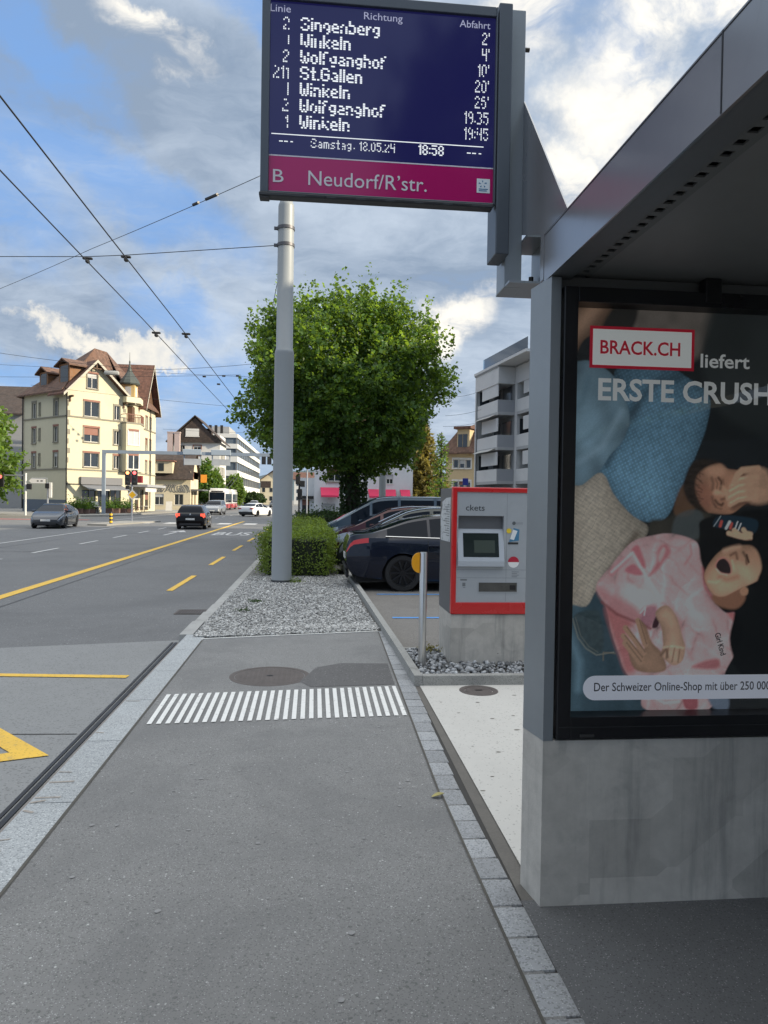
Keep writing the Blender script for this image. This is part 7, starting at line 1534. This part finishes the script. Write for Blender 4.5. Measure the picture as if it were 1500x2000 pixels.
wire('trolley_wire', [(XB, -8, ZW), (XB, 15.9, ZW-.02), (XB, 45, ZW), (XB, 75, ZW), (XB, 140, ZW)], .010, 'left-hand trolley wire, the one farther from the pole', .04, group=gw, hang=[(XB, 17.2, ZW-.02), (XB, 45, ZW), (XB, 75, ZW)])
sy = 14.5; L0 = Vector((PX_-.17, sy, zb2_)); zz = at_y(240, 500, 14.6).z
h1, h2 = at_y(246, 503, 15.2), at_y(171, 506, 15.2)
wire('span_wire', [tuple(L0), tuple(h1+Vector((0, 0, .05))), tuple(h2+Vector((0, 0, .05))), tuple(at_y(-30, 501, 15.4)), (-17.5, 15.6, h2.z+.9)], .008, 'span wire running from the clamp on the tall pole across the road', 0, hang=[tuple(h1), tuple(h2)], n=6)
a_, b_ = at_y(505, 345, 14.3), at_y(-20, 572, 24)
wire('span_wire', [(PX_-.1, 14.5, zs+.9), tuple(a_), tuple(a_.lerp(b_, .5)), tuple(b_), tuple(b_+(b_-a_)*.4)], .007, 'sloping stay wire rising from the left towards the departure board', 0.02, n=6)
for s_, e_ in (((a_.lerp(b_, .10)), (a_.lerp(b_, .13))), (a_.lerp(b_, .15), a_.lerp(b_, .165))):
    m = MB(); m.tube([tuple(s_), tuple(e_)], .035, 6); o = m.build('insulator', TRIM); tag(o, 'short dark insulator on the sloping stay wire' + (', nearer the departure board' if s_ is not None and (s_-a_).length < (b_-a_).length*.12 else ', farther from the departure board'), 'insulator')
for i, (p0, y0_, p1, y1_, Yw, lb) in enumerate(((-10, 688, 300, 722, 44, 'thin span wire crossing above the yellow house roof'), (0, 736, 470, 732, 75, 'thin span wire at spire height across the road'), (60, 752, 520, 800, 60, 'thin span wire sagging across the road before the gantry'), (300, 722, 545, 705, 44, 'thin span wire between the yellow house and the tall pole'),
        (885, 775, 935, 765, 56, 'upper thin wire between the big tree and the grey flats'), (870, 812, 940, 800, 56, 'middle thin wire between the big tree and the grey flats'), (865, 833, 935, 825, 60, 'lower thin wire between the big tree and the grey flats'), (318, 838, 520, 846, 100, 'thin far wire before the brown gable roof'))):
    wire('span_wire', [tuple(at_y(p0, y0_, Yw)), tuple(at_y(p1, y1_, Yw))], .012 if Yw < 70 else .016, lb, .1)
wire('span_wire', [(PX_-.05, 14.6, zb2_-.1), tuple(at_y(524, 640, 40)), tuple(at_y(516, 720, 60))], .010, 'thin wire running down behind the tall pole', 0)
for px, py, Y in ((365, 672, 33), ): pass
# --- signal gantry over the road
ga = thing('sign_gantry', 'slim blue-grey gantry over the road with signal boxes and two boards', 'gantry', (-22.0, 76, 0)); gy = 76.0
GB = pbr('gantry_paint', (.27, .32, .38), .5, .2, .06, 2); gx0 = at_y(203, 900, gy).x; gx1 = at_y(560, 900, gy).x; gz = at_y(300, 884, gy).z
m = MB(); m.box(gx0-.16, gx0+.16, gy-.16, gy+.16, ZR, gz+.17); m.build('leg', GB, ga)
m = MB(); m.box(gx0+.165, gx1, gy-.14, gy+.14, gz-.17, gz+.165); m.build('beam', GB, ga)
for k in range(2):
    xa, xb = at_y((358, 413)[k], 880, gy).x, at_y((394, 451)[k], 880, gy).x
    m = MB(); m.box(xa, xb, gy-.32, gy-.145, gz-.15, gz+.42, .03); m.build('signal_box', pbr('gantry_box', (.36, .42, .48), .5, .1, .05, 3), ga)
    m = MB(); m.box(xa+.1, xb-.1, gy-.10, gy+.02, gz-1.20, gz-.55); m.build('lane_board', pbr('lane_board', (.42, .44, .46), .6, 0, .1, 2), ga)
    m = MB(); 
    for xx in (xa+.1, xb-.1): m.box(xx-.05, xx+.05, gy-.05, gy+.05, gz-1.25, gz-.175)
    m.build('hanger', GB, ga)
for px in (515, 526):
    c = at_y(px, 905, gy-.3); m = MB(); m.box(c.x-.22, c.x+.22, gy-.3, gy-.145, gz-1.0, gz-.175, .03); m.build('camera_box', TRIM, ga)
# --- signal post with priority diamond on the island
SIG = pbr('signal_black', (.010, .010, .011), .5, 0, .1, 6)
ts = thing('traffic_signal', 'signal post with two red lights and a yellow diamond sign on the island', 'traffic light', (-13.45, 54.8, ZR+.1)); sxx = at_y(257.5, 1000, 54.8).x; syy = 54.8
def zpx(py, px, Y): return at_y(px, py, Y).z
m = MB(); m.tube([(sxx, syy, ZR), (sxx, syy, zpx(917, 257, syy))], .06, 10); m.build('post', GALV, ts)
for k, px in enumerate((250, 263.5)):
    x = at_y(px, 930, syy).x; z0, z1 = zpx(947.5, px, syy), zpx(918.5, px, syy)
    m = MB(); m.box(x-.19, x+.19, syy-.16, syy+.05, z0, z1, .03); sg_ = m.build('signal_head', SIG, ts)
    m = MB(); zc_ = z1-.20; m.at(Matrix.Translation((x, syy-.165, zc_)) @ Matrix.Rotation(math.pi/2, 4, 'X')); m.lathe([(.125, 0), (.10, .02), (0, .03)], 16, False); m.build('lamp', pbr('amber_red_lamp' if k == 0 else 'red_lamp', (.3, .05, .03), .4, 0, 0, emit=(((1.0, .33, .12) if k == 0 else (1.0, .10, .10)), 2.6)), sg_)
    for j in (1, 2):
        m = MB(); m.at(Matrix.Translation((x, syy-.163, zc_-.36*j)) @ Matrix.Rotation(math.pi/2, 4, 'X')); m.lathe([(.115, 0), (.09, .015), (0, .02)], 16, False); m.build('dark_lens', pbr('dark_lens', (.02, .02, .018), .3, 0, 0), sg_)
m = MB(); x = at_y(249, 955, syy).x; m.box(x-.13, x+.13, syy-.1, syy+.05, zpx(955.5, 249, syy), zpx(948.5, 249, syy), .02); m.build('small_box', SIG, ts)
c = at_y(258.5, 966.5, syy-.1)
def diamond(m, r, y_): m.add([(c.x-r, y_, c.z), (c.x, y_, c.z-r), (c.x+r, y_, c.z), (c.x, y_, c.z+r)], [(0, 1, 2, 3)])
m = MB(); m.at(Matrix.Identity(4)); m.prism([(c.x-.40, c.z), (c.x, c.z-.40), (c.x+.40, c.z), (c.x, c.z+.40)], syy-.11, syy-.09, 'y'); ds = m.build('priority_sign', WFR, ts)
m = MB(); diamond(m, .27, syy-.113); m.build('sign_face', pbr('sign_yellow', (.72, .40, .01), .5, 0, 0), ds)
ba = thing('island_bollard', 'short black and yellow banded bollard at the near end of the island', 'bollard', (at_y(216.5, 1020, 49.2).x, 49.2, ZR+.1)); bx_ = at_y(216.5, 1020, 49.2).x
m = MB(); m.at(Matrix.Translation((bx_, 49.2, 0))); m.lathe([(.10, ZR+.1), (.10, ZR+.82), (.08, ZR+.86), (0, ZR+.87)], 16, False); m.build('post', SIG, ba, angle=50)
m = MB(); m.at(Matrix.Translation((bx_, 49.2, 0)))
for k in range(3): m.lathe([(.103, ZR+.16+k*.24), (.103, ZR+.28+k*.24)], 16, False)
m.build('yellow_band', pbr('band_yellow', (.75, .45, .02), .5, 0, 0), ba)
# --- signals, direction sign and info post at the left edge
ls = thing('traffic_signal', 'signal mast at the left edge with an arm, red light and a white arrow sign', 'traffic light', (-26, 66, ZR)); ly = 66.0; lx = at_y(49.5, 1000, ly).x
m = MB(); m.tube([(lx, ly, ZR), (lx, ly, zpx(924, 50, ly))], .10, 10); m.build('post', pbr('pole_white', (.55, .56, .55), .5, .1, .05, 3), ls)
m = MB(); m.tube([(lx-.1, ly, zpx(928.5, 40, ly)), (at_y(-20, 928, ly).x, ly, zpx(928.5, 40, ly))], .05, 8); m.build('arm', GALV, ls)
x = at_y(2.5, 937, ly).x; m = MB(); m.box(x-.26, x+.26, ly-.2, ly, zpx(951, 3, ly), zpx(923, 3, ly), .03); sh1 = m.build('signal_head', SIG, ls)
m = MB(); m.at(Matrix.Translation((x, ly-.21, zpx(931, 3, ly))) @ Matrix.Rotation(math.pi/2, 4, 'X')); m.lathe([(.14, 0), (.1, .02), (0, .03)], 16, False); m.build('lamp', MATS['red_lamp'], sh1)
x = at_y(58, 950, ly).x; m = MB(); m.box(x-.20, x+.20, ly-.2, ly, zpx(956, 58, ly), zpx(945, 58, ly), .03); m.build('signal_head', SIG, ls)
m = MB(); P_ = [at_y(a, b, ly-.15) for a, b in ((56, 939), (61, 934.5), (88, 935.5), (88, 944), (61, 943.5))]; m.add([tuple(p_) for p_ in P_]+[(p_.x, p_.y+.06, p_.z) for p_ in P_], [(0, 4, 3, 2, 1), (5, 6, 7, 8, 9)]+[(i, (i+1) % 5, 5+(i+1) % 5, 5+i) for i in range(5)]); dsn = m.build('direction_sign', WFR, ls)
m = MB(); 
for a, b in ((72, 75.5), (79, 83.5)): p0, p1 = at_y(a, 940.5, ly-.156), at_y(b, 938.2, ly-.156); m.add([(p0.x, p0.y, p0.z), (p1.x, p0.y, p0.z), (p1.x, p0.y, p1.z), (p0.x, p0.y, p1.z)], [(0, 1, 2, 3)])
m.build('sign_mark', TRIM, dsn)
m = MB(); p_ = [at_y(a, b, ly-.1) for a, b in ((62, 934), (92, 934), (92, 944))]; m.tube([tuple(q_) for q_ in p_], .03, 6); m.build('sign_arm', GALV, ls)
ip = thing('info_post', 'slim post with a black box and a white upright panel before the yellow house', 'sign post', (at_y(94, 985, 67).x, 67, ZR)); iy = 67.0; x = at_y(93, 985, iy).x
m = MB(); m.tube([(x, iy, ZR), (x, iy, zpx(943, 93, iy))], .08, 8); m.build('post', GALV, ip)
m = MB(); m.box(x-.17, x+.17, iy-.2, iy-.08, zpx(954, 93, iy), zpx(944, 93, iy), .02); m.build('black_box', SIG, ip)
x2 = at_y(98.5, 960, iy).x; m = MB(); m.box(x2-.13, x2+.13, iy-.1, iy+.1, zpx(972, 98, iy), zpx(942.5, 98, iy), .02); m.build('white_panel', WFR, ip)
# --- dark signal cluster seen beside the tall pole
dsg = thing('traffic_signal', 'dark signal post seen from behind just right of the tall grey pole', 'traffic light', (at_y(585, 985, 50).x, 50, 0)); dy = 50.0; x = at_y(584, 985, dy).x
m = MB(); m.tube([(x, dy, -.1), (x, dy, zpx(926, 584, dy))], .06, 8); m.build('post', TRIM, dsg)
for px, y0_, y1_ in ((582, 946, 929), (591, 951, 939), (586, 975, 955)): xx = at_y(px, 940, dy).x; m = MB(); m.box(xx-.16, xx+.16, dy-.2, dy+.05, zpx(y0_, px, dy), zpx(y1_, px, dy), .03); m.build('signal_head', SIG, dsg)
m = MB(); x3 = at_y(600, 930, dy+2).x; m.tube([(x3, dy+2, -.1), (x3, dy+2, zpx(912, 600, dy+2))], .05, 8); o = m.build('thin_post', GALV); tag(o, 'thin dark post between the signal cluster and the white house', 'post')
# advertising lantern hanging before the yellow house
la = thing('street_lamp', 'flat grey road lamp hung on the wires before the yellow house roof', 'lamp', tuple(at_y(219, 730, 60))); c = at_y(219, 728.5, 60)
m = MB(); m.box(c.x-.62, c.x+.55, 59.8, 60.2, c.z-.17, c.z+.17, .12); m.build('lamp_body', pbr('lamp_grey', (.36, .36, .34), .5, .1, .05, 4), la, angle=40); m = MB(); m.tube([(c.x-12, 60, c.z+.45), (c.x, 60, c.z+.2), (c.x+20, 60, c.z-.1)], .012, 5); m.build('cable', WIRE, la)
# distant overhead wire fittings
for i, (px, py) in enumerate(((399, 735), (437, 734), (464, 734), (427, 750))):
    c = at_y(px, py, 75); m = MB(); m.box(c.x-.17, c.x+.17, 74.9, 75.1, c.z-.10, c.z+.06, .03); o = m.build('wire_fitting', TRIM); tag(o, ['dark wire fitting left of the others high above the road', 'second dark wire fitting from the left above the road', 'dark wire fitting nearest the big tree above the road', 'lower dark wire fitting on the trolley wire above the road'][i], 'fitting')
pc = thing('bicycle', 'bicycle leaning by the planters behind the diamond sign post', 'bicycle', (at_y(262, 1000, 80).x, 80, ZR+.12)); bx0_ = at_y(262, 1000, 80).x; bz = ZR+.12
for dx in (-.5, .5):
    m = MB(); m.at(Matrix.Translation((bx0_+dx, 80, bz+.33))); m.tube([(.32*math.cos(t), 0, .32*math.sin(t)) for t in np.linspace(0, 6.283, 21)], .03, 5, False); m.build('wheel', TYRE, pc)
m = MB(); F_ = [(bx0_-.5, 80, bz+.33), (bx0_-.15, 80, bz+.33), (bx0_+.30, 80, bz+.78), (bx0_-.25, 80, bz+.75), (bx0_-.15, 80, bz+.33)]; m.tube(F_, .03, 5); m.tube([(bx0_+.5, 80, bz+.33), (bx0_+.30, 80, bz+.95), (bx0_+.2, 80, bz+.98)], .028, 5); m.box(bx0_-.38, bx0_-.12, 79.94, 80.06, bz+.86, bz+.92); m.build('frame', pbr('bike_red', (.3, .03, .03), .4, .2, 0), pc)
